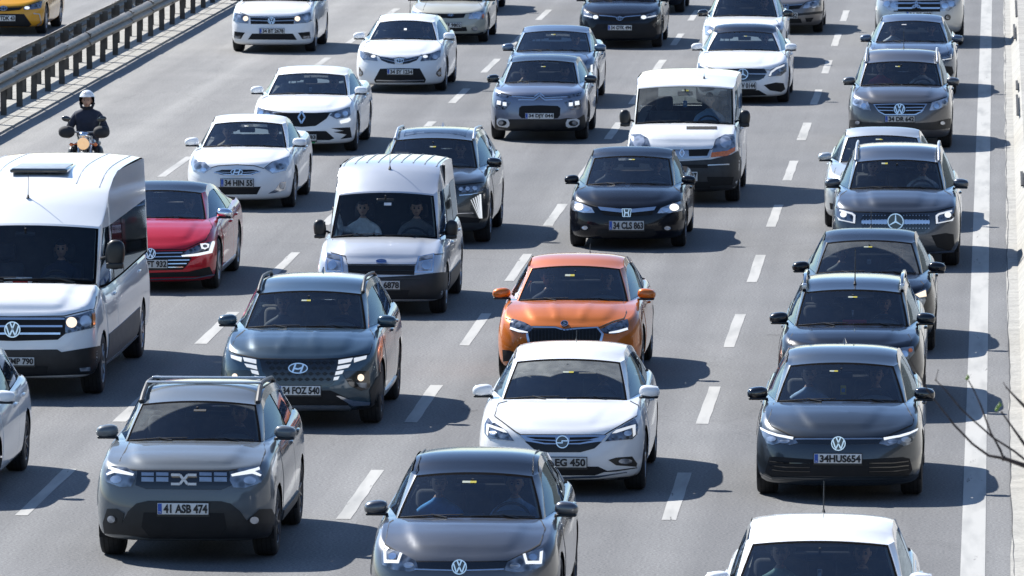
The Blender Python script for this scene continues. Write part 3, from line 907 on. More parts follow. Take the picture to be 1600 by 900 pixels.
def mirx(poly, cx): return [(2 * cx - x, y) for x, y in poly][::-1]
def sym(half, cx):
    """half outline from centreline to centreline, closed by its mirror image"""
    return half + [(2 * cx - x, y) for x, y in half[::-1] if abs(x - cx) > .01]
def PX(c, pts):
    """metres across and up on the fascia plane -> crop pixels"""
    out = []
    for x, z in pts:
        q = proj((c.X + x, c.Y - c.fo + .1, z)); out.append(((q[0] - c.crop[0]) * c.crop[2], (q[1] - c.crop[1]) * c.crop[2]))
    return out
def generic_face(c, lampm='lamp', bulb=None, grille=True, text='34 FB 517', lower=True, lights=True, hoodp=True):
    """a plain front for the cars whose noses stand behind others"""
    n = c.nose_z; w = c.W / 2
    if hoodp: hood(c, PX(c, [(-w + .22, n - .02), (-w + .16, n + .10), (-w + .2, c.cowl_z - .02), (w - .2, c.cowl_z - .02), (w - .16, n + .10), (w - .22, n - .02), (0, n)]))
    if lights:
        sb = [('reflector', PX(c, el(w - .30, n - .07, .06, .05)), 'refl')]
        if bulb: sb = [('lit_bulb', PX(c, el(w - .30, n - .07, .04, .035)), bulb)]
        lamp(c, PX(c, [(w - .50, n - .13), (w - .46, n - .04), (w - .2, n + .02), (w - .07, n + .06), (w - .06, n - .02), (w - .12, n - .12)]), lampm, subs=sb)
    if grille: patch(c, 'grille', PX(c, [(-.44, n - .03), (.44, n - .03), (.40, n - .14), (-.40, n - .14)]), 'gloss')
    if lower: patch(c, 'lower_grille', PX(c, [(-.5, .40), (.5, .40), (.58, .26), (-.58, .26)]), 'void')
    q = PX(c, [(-.26, .53), (.26, .42)])
    plate(c, q[0][0], q[0][1], q[1][0], q[1][1], text)
def lamp(c, poly, mat='lamp', name='headlight', subs=(), both=True, off=.010):
    """a lamp and its twin, each with its own inner pieces"""
    L = patch(c, name, poly, mat, off, both)
    for (nm, pl, mt, *o2) in subs:
        of = o2[0] if o2 else off + .006
        S = patch(c, nm, pl, mt, of, both, parent=L[0])
        if both: S[1].parent = L[1]
    return L
def front_point(c, x, y):
    p, n, d = cast(c, *c.px(x, y))
    if p is None: q = at_y(*c.px(x, y), c.Y - c.fo); p = Vector((q.x - c.X, q.y - c.Y, q.z)); n = Vector((0, -1, 0))
    if n.dot(d) > 0: n = -n
    return p, n
def plate(c, x0, y0, x1, y1, text, mat=None, band='blue', frame=True, th=None, bold=False):
    """number plate between two image columns and rows, with its characters"""
    cx, cy = (x0 + x1) / 2, (y0 + y1) / 2
    ya = min(front_point(c, x, y)[0].y for x in (x0, cx, x1) for y in (y0, cy, y1)) - .022
    A = at_y(*c.px(x0, cy), c.Y + ya); B = at_y(*c.px(x1, cy), c.Y + ya)
    T = at_y(*c.px(cx, y0), c.Y + ya); Bt = at_y(*c.px(cx, y1), c.Y + ya)
    w = B.x - A.x; h = T.z - Bt.z; X = (A.x + B.x) / 2 - c.X; Z = (T.z + Bt.z) / 2
    m = MB(); m.box(-w / 2, w / 2, 0, .014, -h / 2, h / 2, bev=.003)
    if frame: m.box(-w / 2 - .008, w / 2 + .008, .004, .022, -h / 2 - .022, h / 2 + .008, mi=2)
    b = w * .085
    if band: m.box(-w / 2 + .004, -w / 2 + b, -.0025, .004, -h / 2 + .005, h / 2 - .005, mi=1)
    if band == 'under': pass
    o = m.build('number_plate', [mat or M_PLATE, M_BLUE, M_BLACK], c.root, smooth=40); o.location = (X, ya, Z)
    txt(text, o, ((b if band else 0) / 2 + .004, -.0035, 0), (w - (b if band else 0)) * .94, h * .80, M_INK, 'plate_characters', bold=.04)
    if band: txt('TR', o, (-w / 2 + b / 2 + .002, -.0045, -h * .30), b * .6, h * .14, M_WHITE, 'country_letters')
    return o
def txt(s, parent, loc, w, h, mat, name, bold=.0, depth=.0008, rot=None):
    cu = bpy.data.curves.new(name, 'FONT'); cu.body = s; cu.align_x = 'CENTER'; cu.align_y = 'CENTER'; cu.offset = bold; cu.extrude = .002
    cu.resolution_u = 3
    to = bpy.data.objects.new(name, cu); COL.objects.link(to)
    dg = bpy.context.evaluated_depsgraph_get(); me = bpy.data.meshes.new_from_object(to.evaluated_get(dg)); me.name = name
    bpy.data.objects.remove(to); bpy.data.curves.remove(cu)
    xs = [v.co.x for v in me.vertices]; ys = [v.co.y for v in me.vertices]; zs = [v.co.z for v in me.vertices]
    if not xs: return None
    kx = w / (max(xs) - min(xs)); ky = h / (max(ys) - min(ys)); mx_ = (max(xs) + min(xs)) / 2; my = (max(ys) + min(ys)) / 2
    for v in me.vertices: v.co = Vector(((v.co.x - mx_) * kx, -v.co.z, (v.co.y - my) * ky))
    me.materials.clear(); me.materials.append(mat)
    o = bpy.data.objects.new(name, me); COL.objects.link(o); o.parent = parent; o.location = loc
    if rot: o.rotation_euler = rot
    return o
EMB = {
 'vw': dict(ring=1.0, rw=.13, st=[[(-.30, .86), (0, .12), (.30, .86)], [(-.78, .50), (-.36, -.76), (0, .0), (.36, -.76), (.78, .50)]], w=.17),
 'hyundai': dict(oval=(1.0, .55), rw=.11, st=[[(-.55, -.38), (-.25, .42)], [(.25, -.42), (.55, .38)], [(-.40, -.02), (.0, -.08), (.40, .04)]], w=.17),
 'citroen': dict(st=[[(-1.0, -.10), (0, .72), (1.0, -.10)], [(-1.0, -.72), (0, .10), (1.0, -.72)]], w=.24),
 'renault': dict(st=[[(0, 1.15), (-.62, 0), (0, -1.15), (.62, 0), (0, 1.15)]], w=.30),
 'toyota': dict(oval=(1.0, .68), rw=.13, st=[[(.36 * math.cos(a), .62 * math.sin(a) - .02) for a in [2 * math.pi * k / 16 for k in range(17)]], [(.62 * math.cos(a), .22 * math.sin(a) + .38) for a in [2 * math.pi * k / 16 for k in range(17)]]], w=.11),
 'star': dict(ring=1.0, rw=.12, st=[[(0, 0), (0, .95)], [(0, 0), (-.82, -.47)], [(0, 0), (.82, -.47)]], w=(.22, .06)),
 'opel': dict(ring=1.0, rw=.14, st=[[(-1.0, -.16), (.05, -.16), (-.12, .16), (1.0, .16)]], w=.16),
 'honda': dict(rect=(.95, .80), rw=.12, st=[[(-.52, .70), (-.34, 0), (-.46, -.70)], [(.52, .70), (.34, 0), (.46, -.70)], [(-.36, .0), (.36, .0)]], w=.20),
 'ford': dict(oval=(1.0, .42), fill=True, rw=.1, st=[[(-.55, .05), (-.3, .16), (-.1, -.1), (.1, .1), (.35, -.05), (.6, .1)]], w=.1),
 'diamonds': dict(st=[[(0, .95), (-.28, .45), (0, 0), (.28, .45), (0, .95)], [(0, 0), (-.55, 0), (-.85, -.48), (-.3, -.48), (0, 0)], [(0, 0), (.55, 0), (.85, -.48), (.3, -.48), (0, 0)]], w=.24),
 'skoda': dict(ring=1.0, rw=.16, st=[[(-.55, -.25), (.1, -.25), (.55, .1), (.1, .1), (-.3, .45)]], w=.2),
 'dacia': dict(st=[[(-1.0, .36), (-.30, .36), (-.02, 0), (-.30, -.36), (-1.0, -.36)], [(1.0, .36), (.30, .36), (.02, 0), (.30, -.36), (1.0, -.36)]], w=.20),
 'ds': dict(st=[[(-.6, .5), (-.1, .4), (.1, 0), (-.1, -.4), (-.6, -.5)], [(.7, .4), (.2, .4), (.5, -.4), (.1, -.5)]], w=.2),
}
def emblem(c, x, y, size, kind, back=None, tilt=None, mat=None, lift=.02, push=True):
    """a badge centred on an image point, size = half width in metres"""
    D = EMB[kind]; p, n = front_point(c, x, y)
    n = Vector((n.x * .3, n.y, max(-.1, min(n.z, .75)))).normalized()
    if tilt is not None: n = Vector((0, -math.cos(math.radians(tilt)), math.sin(math.radians(tilt))))
    X = Vector((0, 0, 1)).cross(n).normalized() * -1
    if X.x < 0: X = -X
    Z = n.cross(X) if n.cross(X).z > 0 else X.cross(n)
    M = Matrix(((X.x, n.x, Z.x, p.x + n.x * lift), (X.y, n.y, Z.y, p.y + n.y * lift), (X.z, n.z, Z.z, p.z + n.z * lift), (0, 0, 0, 1)))
    m = MB(); th = .010
    def flat(poly, t0, t1, mi):
        V, Fc = subdiv_poly([poly], 9, 9); k = len(V)
        vs = [M @ Vector((a * size, t1, b * size)) for a, b in V] + [M @ Vector((a * size, t0, b * size)) for a, b in V]
        fs = [tuple(f) for f in Fc] + [tuple(i + k for i in f[::-1]) for f in Fc]
        cnt = set()
        for f in Fc:
            for a, b in zip(f, f[1:] + f[:1]): cnt.add((a, b))
        for a, b in cnt:
            if (b, a) not in cnt: fs.append((b, a, a + k, b + k))
        m.add(vs, fs, mi)
    def ringp(rx, ry, w, mi, t1):
        n_ = 28
        for k in range(n_):
            a, b = 2 * math.pi * k / n_, 2 * math.pi * (k + 1) / n_
            flat([((rx - w) * math.cos(a), (ry - w) * math.sin(a)), (rx * math.cos(a), ry * math.sin(a)), (rx * math.cos(b), ry * math.sin(b)), ((rx - w) * math.cos(b), (ry - w) * math.sin(b))], 0, t1, mi)
    bk = back
    if 'ring' in D:
        flat([(math.cos(2 * math.pi * k / 28) * .97, math.sin(2 * math.pi * k / 28) * .97) for k in range(28)], -.025, .002, 1); ringp(1, 1, D['rw'], 0, th + .003)
    if 'oval' in D:
        a_, b_ = D['oval']; flat([(math.cos(2 * math.pi * k / 28) * .97 * a_, math.sin(2 * math.pi * k / 28) * .97 * b_) for k in range(28)], -.025, .002, 1); ringp(a_, b_, D['rw'], 0, th + .003)
    if 'rect' in D:
        a_, b_ = D['rect']; flat([(-a_, b_), (-a_ * .8, -b_), (a_ * .8, -b_), (a_, b_)], -.025, .002, 1)
        pts = [(-a_, b_), (-a_ * .82, -b_), (a_ * .82, -b_), (a_, b_), (-a_, b_)]
        for q0, q1 in zip(pts, pts[1:]): flat(ribbon([q0, q1], D['rw']), 0, th + .003, 0)
    for i, s_ in enumerate(D['st']):
        w = D['w']
        for q0, q1 in zip(s_, s_[1:]):
            flat(ribbon([q0, q1], list(w) if isinstance(w, tuple) else w), .001, th + .0006 * i, 0)
    mb_ = {'black': M_GLOSSBLACK, 'blue': M_BLUE, None: M_GLOSSBLACK, 'body': c.paint}[back]
    o = m.build('emblem', [mat or M_CHROME, mb_], c.root, smooth=0, merge=False)
    return o
def hood(c, poly, off=.004, parent=None):
    k = c.crop[2] * F_PX / c.Y
    seam = ribbon([p for p in poly] + [poly[0]], .011 * k)
    n = len(poly)
    for i in range(n):          # the shut line round the hood, piece by piece, except along the windscreen
        a, b = poly[i], poly[(i + 1) % n]
        if abs(a[1] - b[1]) < 14 and abs(a[0] - b[0]) > .8 * c.wb_h * k and a[1] < sum(q[1] for q in poly) / n: continue
        P_ = ribbon([a, b], .011 * k); V, F = subdiv_poly([[c.px(*q) for q in P_]], .05 * F_PX / c.Y, 9e9)
        pts = []
        for x, y in V:
            p, nn, d = cast(c, x, y)
            if p is None: pts = None; break
            if nn.dot(d) > 0: nn = -nn
            pts.append(p + nn * .0055)
        if pts: c.seams.append((pts, F))
    o = patch(c, 'hood', poly, c.paint, off, step=.034)
    m = MB()
    for pts, F in c.seams: m.add(pts, [tuple(f) for f in F])
    if m.v: m.build('shut_line', [M_DARK], o[0], smooth=0, merge=False)
    return o
def wipers(c, kind='tandem'):
    fo = c.fo
    def gp(x, h):    # point just above the glass
        w = lerp(c.wb_h, c.wt_h, h); t = x / w
        return Vector((x, lerp(c.yc, c.yt, h) + lerp(c.sag, c.sag * .55, h) * t * t - fo - .012, lerp(c.cowl_z, c.top_z, h) - .035 * t * t + .016))
    for (xa, xb, h1) in ((-c.wb_h * .95, -.05, .045), (.02, c.wb_h * .9, .04)):
        m = MB(); a, b = gp(xa, .015), gp(xb, h1)
        m.tube([a, gp((xa + xb) / 2, h1 * .75 + .01), b], .009, 6, flat=.7)
        m.tube([gp(xb - .15, -.02), gp((xa + xb) / 2, h1 * .75 + .02)], .010, 6)
        m.build('wiper', [M_BLACK], c.root)
def roof_rails(c, mat=None, h=.045, y0=None, y1=None, name='roof_rail', dx=.03, r=.014):
    y0 = y0 or c.yt + .12; y1 = y1 or c.L - c.rtop - .25
    xs = interp
    for s in (-1, 1):
        m = MB(); pts = []
        for k in range(11):
            t = k / 10; y = lerp(y0, y1, t); z = c.zroof(y) + .012 + h * min(1, math.sin(math.pi * t) * 3.2)
            x = roof_x(c, y) - dx; pts.append((s * x, y - c.fo, z))
        m.tube(pts, r, 8, flat=.9)
        for t in (.03, .97):
            y = lerp(y0, y1, t); x = roof_x(c, y) - dx
            m.box(s * x - r, s * x + r, y - c.fo - .05, y - c.fo + .05, c.zroof(y) - .01, c.zroof(y) + .03, bev=.008)
        m.build(name, [mat or M_BLACK], c.root)
def roof_x(c, y):
    G = c.roof_grid
    return interp([(R[-1].y, R[-1].x) for R in G], y)
def antenna(c, x, yb, length=.35, rake=25, r=.004, base=True):
    """whip with a small foot on the roof; x across, yb behind the bumper"""
    h = c.bvh.ray_cast(Vector((x, yb - c.fo, 5)), Vector((0, 0, -1))); p = h[0]
    m = MB(); a = math.radians(rake)
    if base: m.tube([(p.x, p.y - .02, p.z - .01), (p.x, p.y, p.z + .03)], [.022, .010], 8)
    m.tube([(p.x, p.y, p.z + .01), (p.x, p.y + math.sin(a) * length, p.z + math.cos(a) * length)], [r * 1.3, r * .7], 6)
    m.build('antenna', [M_BLACK], c.root)
def shark_fin(c, yb=None, mat=None):
    yb = yb or c.L - c.rtop - .30
    h = c.bvh.ray_cast(Vector((0, yb - c.fo, 5)), Vector((0, 0, -1))); p = h[0]
    m = MB(); m.add([(-.02, p.y - .09, p.z - .01), (.02, p.y - .09, p.z - .01), (.028, p.y + .07, p.z - .01), (-.028, p.y + .07, p.z - .01), (-.005, p.y + .05, p.z + .06), (.005, p.y + .05, p.z + .06)],
                     [(0, 1, 5, 4), (1, 2, 5), (2, 3, 4, 5), (3, 0, 4)])
    m.build('roof_fin', [mat or c.paint], c.root, smooth=60)
def sticker(c, x, y, w=.10, h=.032, mats=None, name='toll_sticker', inner=True):
    w *= .88; h *= .9
    """label behind the windscreen at an image point"""
    p, n = front_point(c, x, y)
    n = Vector((0, n.y, n.z)).normalized(); Z = Vector((0, -n.z, n.y)); Z = Z if Z.z > 0 else -Z
    q = p + n * .004
    m = MB(); a = mats or (M_YEL, M_YEL2)
    def bx(xa, xb, mi):
        vs = []
        for e in (0, -.003):
            for (u, v) in ((xa, -h / 2), (xb, -h / 2), (xb, h / 2), (xa, h / 2)): vs.append(q + Vector((u, 0, 0)) + Z * v + n * e)
        m.add(vs, [(0, 1, 2, 3), (7, 6, 5, 4), (0, 4, 5, 1), (1, 5, 6, 2), (2, 6, 7, 3), (3, 7, 4, 0)], mi)
    bx(-w / 2, w * .05, 0); bx(w * .05, w / 2, 1)
    return m.build(name, list(a), c.root, smooth=0)
# ------------------------------------------------------------------ the motorway
UX = 9.70        # metres per unit of image slope away from the vanishing point
def quadstrip(xa, xb, y0, y1, z, ny=1, wob=0.0, seed=0, z2=None):
    r = random.Random(seed); vs = []; fs = []
    for i in range(ny + 1):
        y = lerp(y0, y1, i / ny)
        vs += [(xa + (r.uniform(-wob, wob) if wob else 0), y, z), (xb + (r.uniform(-wob, wob) if wob else 0), y, z if z2 is None else z2)]
    for i in range(ny): fs.append((2 * i, 2 * i + 1, 2 * i + 3, 2 * i + 2))
    return vs, fs
def asphalt():
    m, t, b = newmat('asphalt'); setp(b, Roughness=.82); b.inputs['Specular IOR Level'].default_value = .35
    N = t.nodes; Lk = t.links
    tc = N.new('ShaderNodeTexCoord')
    def noise(scale, detail, st=None, rough=.5):
        n = N.new('ShaderNodeTexNoise'); n.inputs['Scale'].default_value = scale; n.inputs['Detail'].default_value = detail; n.inputs['Roughness'].default_value = rough
        if st:
            mp = N.new('ShaderNodeMapping'); mp.inputs['Scale'].default_value = st; Lk.new(tc.outputs['Object'], mp.inputs[0]); Lk.new(mp.outputs[0], n.inputs[0])
        else: Lk.new(tc.outputs['Object'], n.inputs[0])
        return n.outputs[0]
    def ramp(f, p0, c0, p1, c1):
        r = N.new('ShaderNodeValToRGB'); r.color_ramp.elements[0].position = p0; r.color_ramp.elements[1].position = p1
        r.color_ramp.elements[0].color = (*c0, 1); r.color_ramp.elements[1].color = (*c1, 1); Lk.new(f, r.inputs[0]); return r.outputs[0]
    def mix(kind, f, a, b_):
        x = N.new('ShaderNodeMix'); x.data_type = 'RGBA'; x.blend_type = kind
        if isinstance(f, float): x.inputs[0].default_value = f
        else: Lk.new(f, x.inputs[0])
        for q, i in ((a, 6), (b_, 7)):
            if isinstance(q, tuple): x.inputs[i].default_value = (*q, 1)
            else: Lk.new(q, x.inputs[i])
        return x.outputs[2]
    base = ramp(noise(.35, 5), .3, (.128, .130, .131), .7, (.156, .157, .157))
    # wheel tracks and oil streaks along the lanes
    tr = ramp(noise(1.0, 4, (1.5, .018, 1)), .35, (.84, .84, .85), .65, (1.08, 1.08, 1.08))
    fine = ramp(noise(34, 3, None, .7), .30, (.46, .46, .47), .72, (1.60, 1.59, 1.57))
    mid = ramp(noise(4, 5, (1, .12, 1)), .3, (.94, .94, .94), .7, (1.05, 1.05, 1.05))
    c = mix('MULTIPLY', 1.0, base, tr); c = mix('MULTIPLY', 1.0, c, fine); c = mix('MULTIPLY', 1.0, c, mid)
    sx = N.new('ShaderNodeSeparateXYZ'); Lk.new(tc.outputs['Object'], sx.inputs[0])
    mr = N.new('ShaderNodeMapRange'); mr.inputs[1].default_value = -13.6; mr.inputs[2].default_value = -10.2; mr.inputs[3].default_value = 1; mr.inputs[4].default_value = 0; Lk.new(sx.outputs[0], mr.inputs[0])
    c = mix('MULTIPLY', mr.outputs[0], c, (1.45, 1.42, 1.36))       # the lane along the median is an older, paler surface
    kx = N.new('ShaderNodeMath'); kx.operation = 'MULTIPLY_ADD'; kx.inputs[1].default_value = 2 * math.pi / 1.675; kx.inputs[2].default_value = 0.0; Lk.new(sx.outputs[0], kx.inputs[0])
    cs = N.new('ShaderNodeMath'); cs.operation = 'COSINE'; Lk.new(kx.outputs[0], cs.inputs[0])
    wt = ramp(cs.outputs[0], 0.0, (.93, .93, .935), 1.0, (1.03, 1.03, 1.03)); c = mix('MULTIPLY', 1.0, c, wt)       # wheel tracks, two to a lane
    oil = ramp(noise(.9, 6, (1, .10, 1), .7), .66, (1, 1, 1), .80, (.72, .72, .72)); c = mix('MULTIPLY', 1.0, c, oil)
    # cracks and patches
    v = N.new('ShaderNodeTexVoronoi'); v.feature = 'DISTANCE_TO_EDGE'; v.inputs['Scale'].default_value = .14
    w = N.new('ShaderNodeMapping'); w.inputs['Scale'].default_value = (1.2, .35, 1)
    dn = N.new('ShaderNodeTexNoise'); dn.inputs['Scale'].default_value = 1.2; dn.inputs['Detail'].default_value = 6
    Lk.new(tc.outputs['Object'], dn.inputs[0])
    ad = N.new('ShaderNodeMixRGB'); ad.blend_type = 'ADD'; ad.inputs[0].default_value = .8; Lk.new(tc.outputs['Object'], ad.inputs[1]); Lk.new(dn.outputs['Color'], ad.inputs[2])
    Lk.new(ad.outputs[0], w.inputs[0]); Lk.new(w.outputs[0], v.inputs[0])
    cr = ramp(v.outputs['Distance'], .0, (.70, .70, .70), .004, (1, 1, 1))
    c = mix('MULTIPLY', .45, c, cr)
    Lk.new(c, b.inputs['Base Color'])
    bp = N.new('ShaderNodeBump'); bp.inputs['Strength'].default_value = .35; bp.inputs['Distance'].default_value = .006; Lk.new(noise(60, 3), bp.inputs['Height']); Lk.new(bp.outputs[0], b.inputs['Normal'])
    return m
M_ASPH = asphalt()
def worn_paint():
    m, t, b = newmat('road_paint'); setp(b, Roughness=.7)
    noise_into(t, b, (.25, .25, .238), (.36, .355, .335), 5, 6, lo=.28, hi=.55, stretch=(1, .1, 1))
    N = t.nodes; Lk = t.links
    # worn spots let the asphalt through
    tc = N.new('ShaderNodeTexCoord'); n = N.new('ShaderNodeTexNoise'); n.inputs['Scale'].default_value = 7; n.inputs['Detail'].default_value = 8; n.inputs['Roughness'].default_value = .7
    mp = N.new('ShaderNodeMapping'); mp.inputs['Scale'].default_value = (1, .10, 1); Lk.new(tc.outputs['Object'], mp.inputs[0]); Lk.new(mp.outputs[0], n.inputs[0])
    r = N.new('ShaderNodeValToRGB'); r.color_ramp.elements[0].position = .63; r.color_ramp.elements[1].position = .72; Lk.new(n.outputs[0], r.inputs[0])
    tr = N.new('ShaderNodeBsdfTransparent'); mx = N.new('ShaderNodeMixShader'); Lk.new(r.outputs[0], mx.inputs[0]); Lk.new(b.outputs[0], mx.inputs[1]); Lk.new(tr.outputs[0], mx.inputs[2])
    Lk.new(mx.outputs[0], N['Material Output'].inputs[0])
    return m
M_PAINT = worn_paint()
def concrete(name, c1, c2, joints=None, scale=2.5):
    m, t, b = newmat(name); setp(b, Roughness=.85)
    n, r = noise_into(t, b, c1, c2, scale, 8, lo=.3, hi=.7)
    N = t.nodes; Lk = t.links
    f = N.new('ShaderNodeTexNoise'); f.inputs['Scale'].default_value = 28; f.inputs['Detail'].default_value = 3
    tc = N.new('ShaderNodeTexCoord'); Lk.new(tc.outputs['Object'], f.inputs[0])
    x = N.new('ShaderNodeMix'); x.data_type = 'RGBA'; x.blend_type = 'OVERLAY'; x.inputs[0].default_value = .5
    Lk.new(r.outputs[0], x.inputs[6]); Lk.new(f.outputs[0], x.inputs[7])
    last = x.outputs[2]
    if joints:
        br = N.new('ShaderNodeTexBrick'); br.inputs['Scale'].default_value = 1; br.offset = joints[2] if len(joints) > 2 else 0
        br.inputs['Brick Width'].default_value = joints[0]; br.inputs['Row Height'].default_value = joints[1]; br.inputs['Mortar Size'].default_value = .022; br.inputs['Mortar Smooth'].default_value = .2
        br.inputs['Color1'].default_value = (1, 1, 1, 1); br.inputs['Color2'].default_value = (.86, .86, .86, 1); br.inputs['Mortar'].default_value = (.38, .37, .36, 1)
        Lk.new(tc.outputs['Object'], br.inputs[0])
        y = N.new('ShaderNodeMix'); y.data_type = 'RGBA'; y.blend_type = 'MULTIPLY'; y.inputs[0].default_value = 1; Lk.new(last, y.inputs[6]); Lk.new(br.outputs[0], y.inputs[7]); last = y.outputs[2]
    Lk.new(last, b.inputs['Base Color']); return m
M_CONC = concrete('gutter_concrete', (.24, .235, .215), (.34, .33, .30))
M_SLAB = concrete('median_slabs', (.26, .25, .225), (.36, .35, .315), (1.6, .62))
M_PAVE = concrete('verge_paving', (.27, .26, .24), (.36, .35, .32), (.8, .8))
M_BANK = concrete('reflection_bank_cover', (.022, .028, .018), (.05, .05, .042), scale=1.2)
M_EARTH = concrete('earth', (.10, .09, .06), (.17, .15, .10))
gv = MB(); gv.add(*quadstrip(-900, 900, -60, 3500, -.06)); tag(gv.build('ground', [M_EARTH], smooth=0), kind='structure')
XK = -17.35                                     # edge of the median
rv = MB(); rv.add(*quadstrip(XK, .20, 20, 900, 0)); tag(rv.build('road', [M_ASPH], smooth=0), kind='structure')
rv = MB(); rv.add(*quadstrip(-34, -18.95, 20, 900, 0)); tag(rv.build('opposite_road', [M_ASPH], smooth=0), kind='structure')
mk = MB()
for i in range(0, 90):                          # solid edge line, slightly uneven
    y0 = 20 + i * 9.6; mk.add(*quadstrip(-.31, -.068, y0, y0 + 9.6, .004))
DASH0 = ground(1064, 775).y
for k in range(4):
    sl_ = (.3455, .691, 1.0365, 1.393)[k]; X = -sl_ * UX + .02
    for i in range(-4, 50):
        yc_ = DASH0 + i * 9.6 * (1.0) + (0, -.02, .0, .3)[k]
        w = .073 + rnd.uniform(-.006, .006); l = 2.28 + rnd.uniform(-.12, .08)
        if yc_ < 25: continue
        n = 6; vs = []
        for j in range(n + 1):
            y = yc_ - l + 2 * l * j / n; vs += [(X - w + rnd.uniform(-.006, .006), y, .004), (X + w + rnd.uniform(-.006, .006), y, .004)]
        mk.add(vs, [(2 * j, 2 * j + 1, 2 * j + 3, 2 * j + 2) for j in range(n)])
tag(mk.build('lane_markings', [M_PAINT], smooth=0, merge=False), kind='structure')
# median between the two guard rails
md = MB(); md.add(*quadstrip(-18.95, XK, 20, 900, .035))
md.add([(XK, 20, 0), (XK, 20, .035), (XK, 900, .035), (XK, 900, 0)], [(0, 1, 2, 3)]); md.add([(-18.95, 20, 0), (-18.95, 20, .035), (-18.95, 900, .035), (-18.95, 900, 0)], [(3, 2, 1, 0)])
tag(md.build('median_strip', [M_SLAB], smooth=0, merge=False), kind='structure')
# right edge: gutter, sloped kerb, paved verge with drain slots
gt = MB()
r = random.Random(5); vs = []; n = 420
for i in range(n + 1):
    y = 20 + i * 2.1; vs += [(.19 + r.uniform(-.018, .018), y, .006), (.34, y, .012), (.47, y, .20), (.50, y, .215)]
gt.add(vs, [(4 * i + j, 4 * i + j + 1, 4 * i + j + 5, 4 * i + j + 4) for i in range(n) for j in range(3)])
tag(gt.build('gutter', [M_CONC], smooth=40, merge=False), kind='structure')
vg = MB(); vg.add(*quadstrip(.50, 2.2, 20, 900, .213)); vg.add(*quadstrip(2.2, 7.5, 20, 900, .213, z2=2.9))  # outer slope out of view, raised for the car flanks to mirror
eb = MB(); eb.add(*quadstrip(7.5, 14, 20, 900, 2.9, ny=60, wob=0, z2=7.0)); eb.add(*quadstrip(14, 60, 20, 900, 7.0)); tag(eb.build('reflection_bank', [M_BANK], smooth=0), kind='structure')  # unseen dark bank, added for what the car sides and windows reflect
tag(vg.build('verge', [M_PAVE], smooth=0, merge=False), kind='structure')
SLOTS = [(1588, 0, 26), (1585, 38, 60), (1589, 126, 140), (1590, 148, 180), (1597, 268, 290)]
for (px, ya, yb) in SLOTS:
    A = ground(px, yb, .218); B = ground(px, ya, .218)
    m = MB(); m.box(A.x - .02, A.x + .025, A.y, B.y, .206, .224, bev=.004); tag(m.build('drain_slot', [M_DARK]), None)
    o = bpy.data.objects['drain_slot'] if False else COL.objects[-1]
DRAINS = [o for o in COL.objects if o.name.startswith('drain_slot')]
for o, t_ in zip(DRAINS, ('farthest dark drain slot along the paved verge at the top right', 'dark drain slot in the verge level with the silver off-road car shadow', 'short thin drain slot in the verge, smallest of the row',
        'long dark drain slot in the verge right of the brown-grey compact off-roader', 'nearest dark drain slot at the right edge above the grey boxy off-roader')):
    tag(o, t_, 'drain slot', 'drain slots in the paved verge')
# seams: the joint along the gutter and a few sealed cracks
ck = MB(); r = random.Random(11)
def crack(x, y0, y1, w, wob, step=1.1):
    n = int((y1 - y0) / step); vs = []; xx = x
    for i in range(n + 1):
        xx += r.uniform(-wob, wob); xx = lerp(xx, x, .15); ww = w * r.uniform(.4, 1.2)
        vs += [(xx - ww, y0 + i * step, .0075), (xx + ww, y0 + i * step, .0075)]
    ck.add(vs, [(2 * i, 2 * i + 1, 2 * i + 3, 2 * i + 2) for i in range(n)])
crack(.205, 60, 260, .007, .012, .7)
for (x0, x1, y) in ((-2.9, -2.6, 104.5), (-6.2, -6.0, 95), (-9.2, -8.9, 133)):
    n = 16; vs = []; yy = y
    for i in range(n + 1):
        yy += r.uniform(-.12, .12); vs += [(lerp(x0, x1, i / n), yy, .0075), (lerp(x0, x1, i / n), yy + .035 * r.uniform(.5, 1.4), .0075)]
    ck.add(vs, [(2 * i, 2 * i + 2, 2 * i + 3, 2 * i + 1) for i in range(n)])
tag(ck.build('road_seams', [simple('tar', (.035, .035, .037), .8)], smooth=0, merge=False), kind='structure')
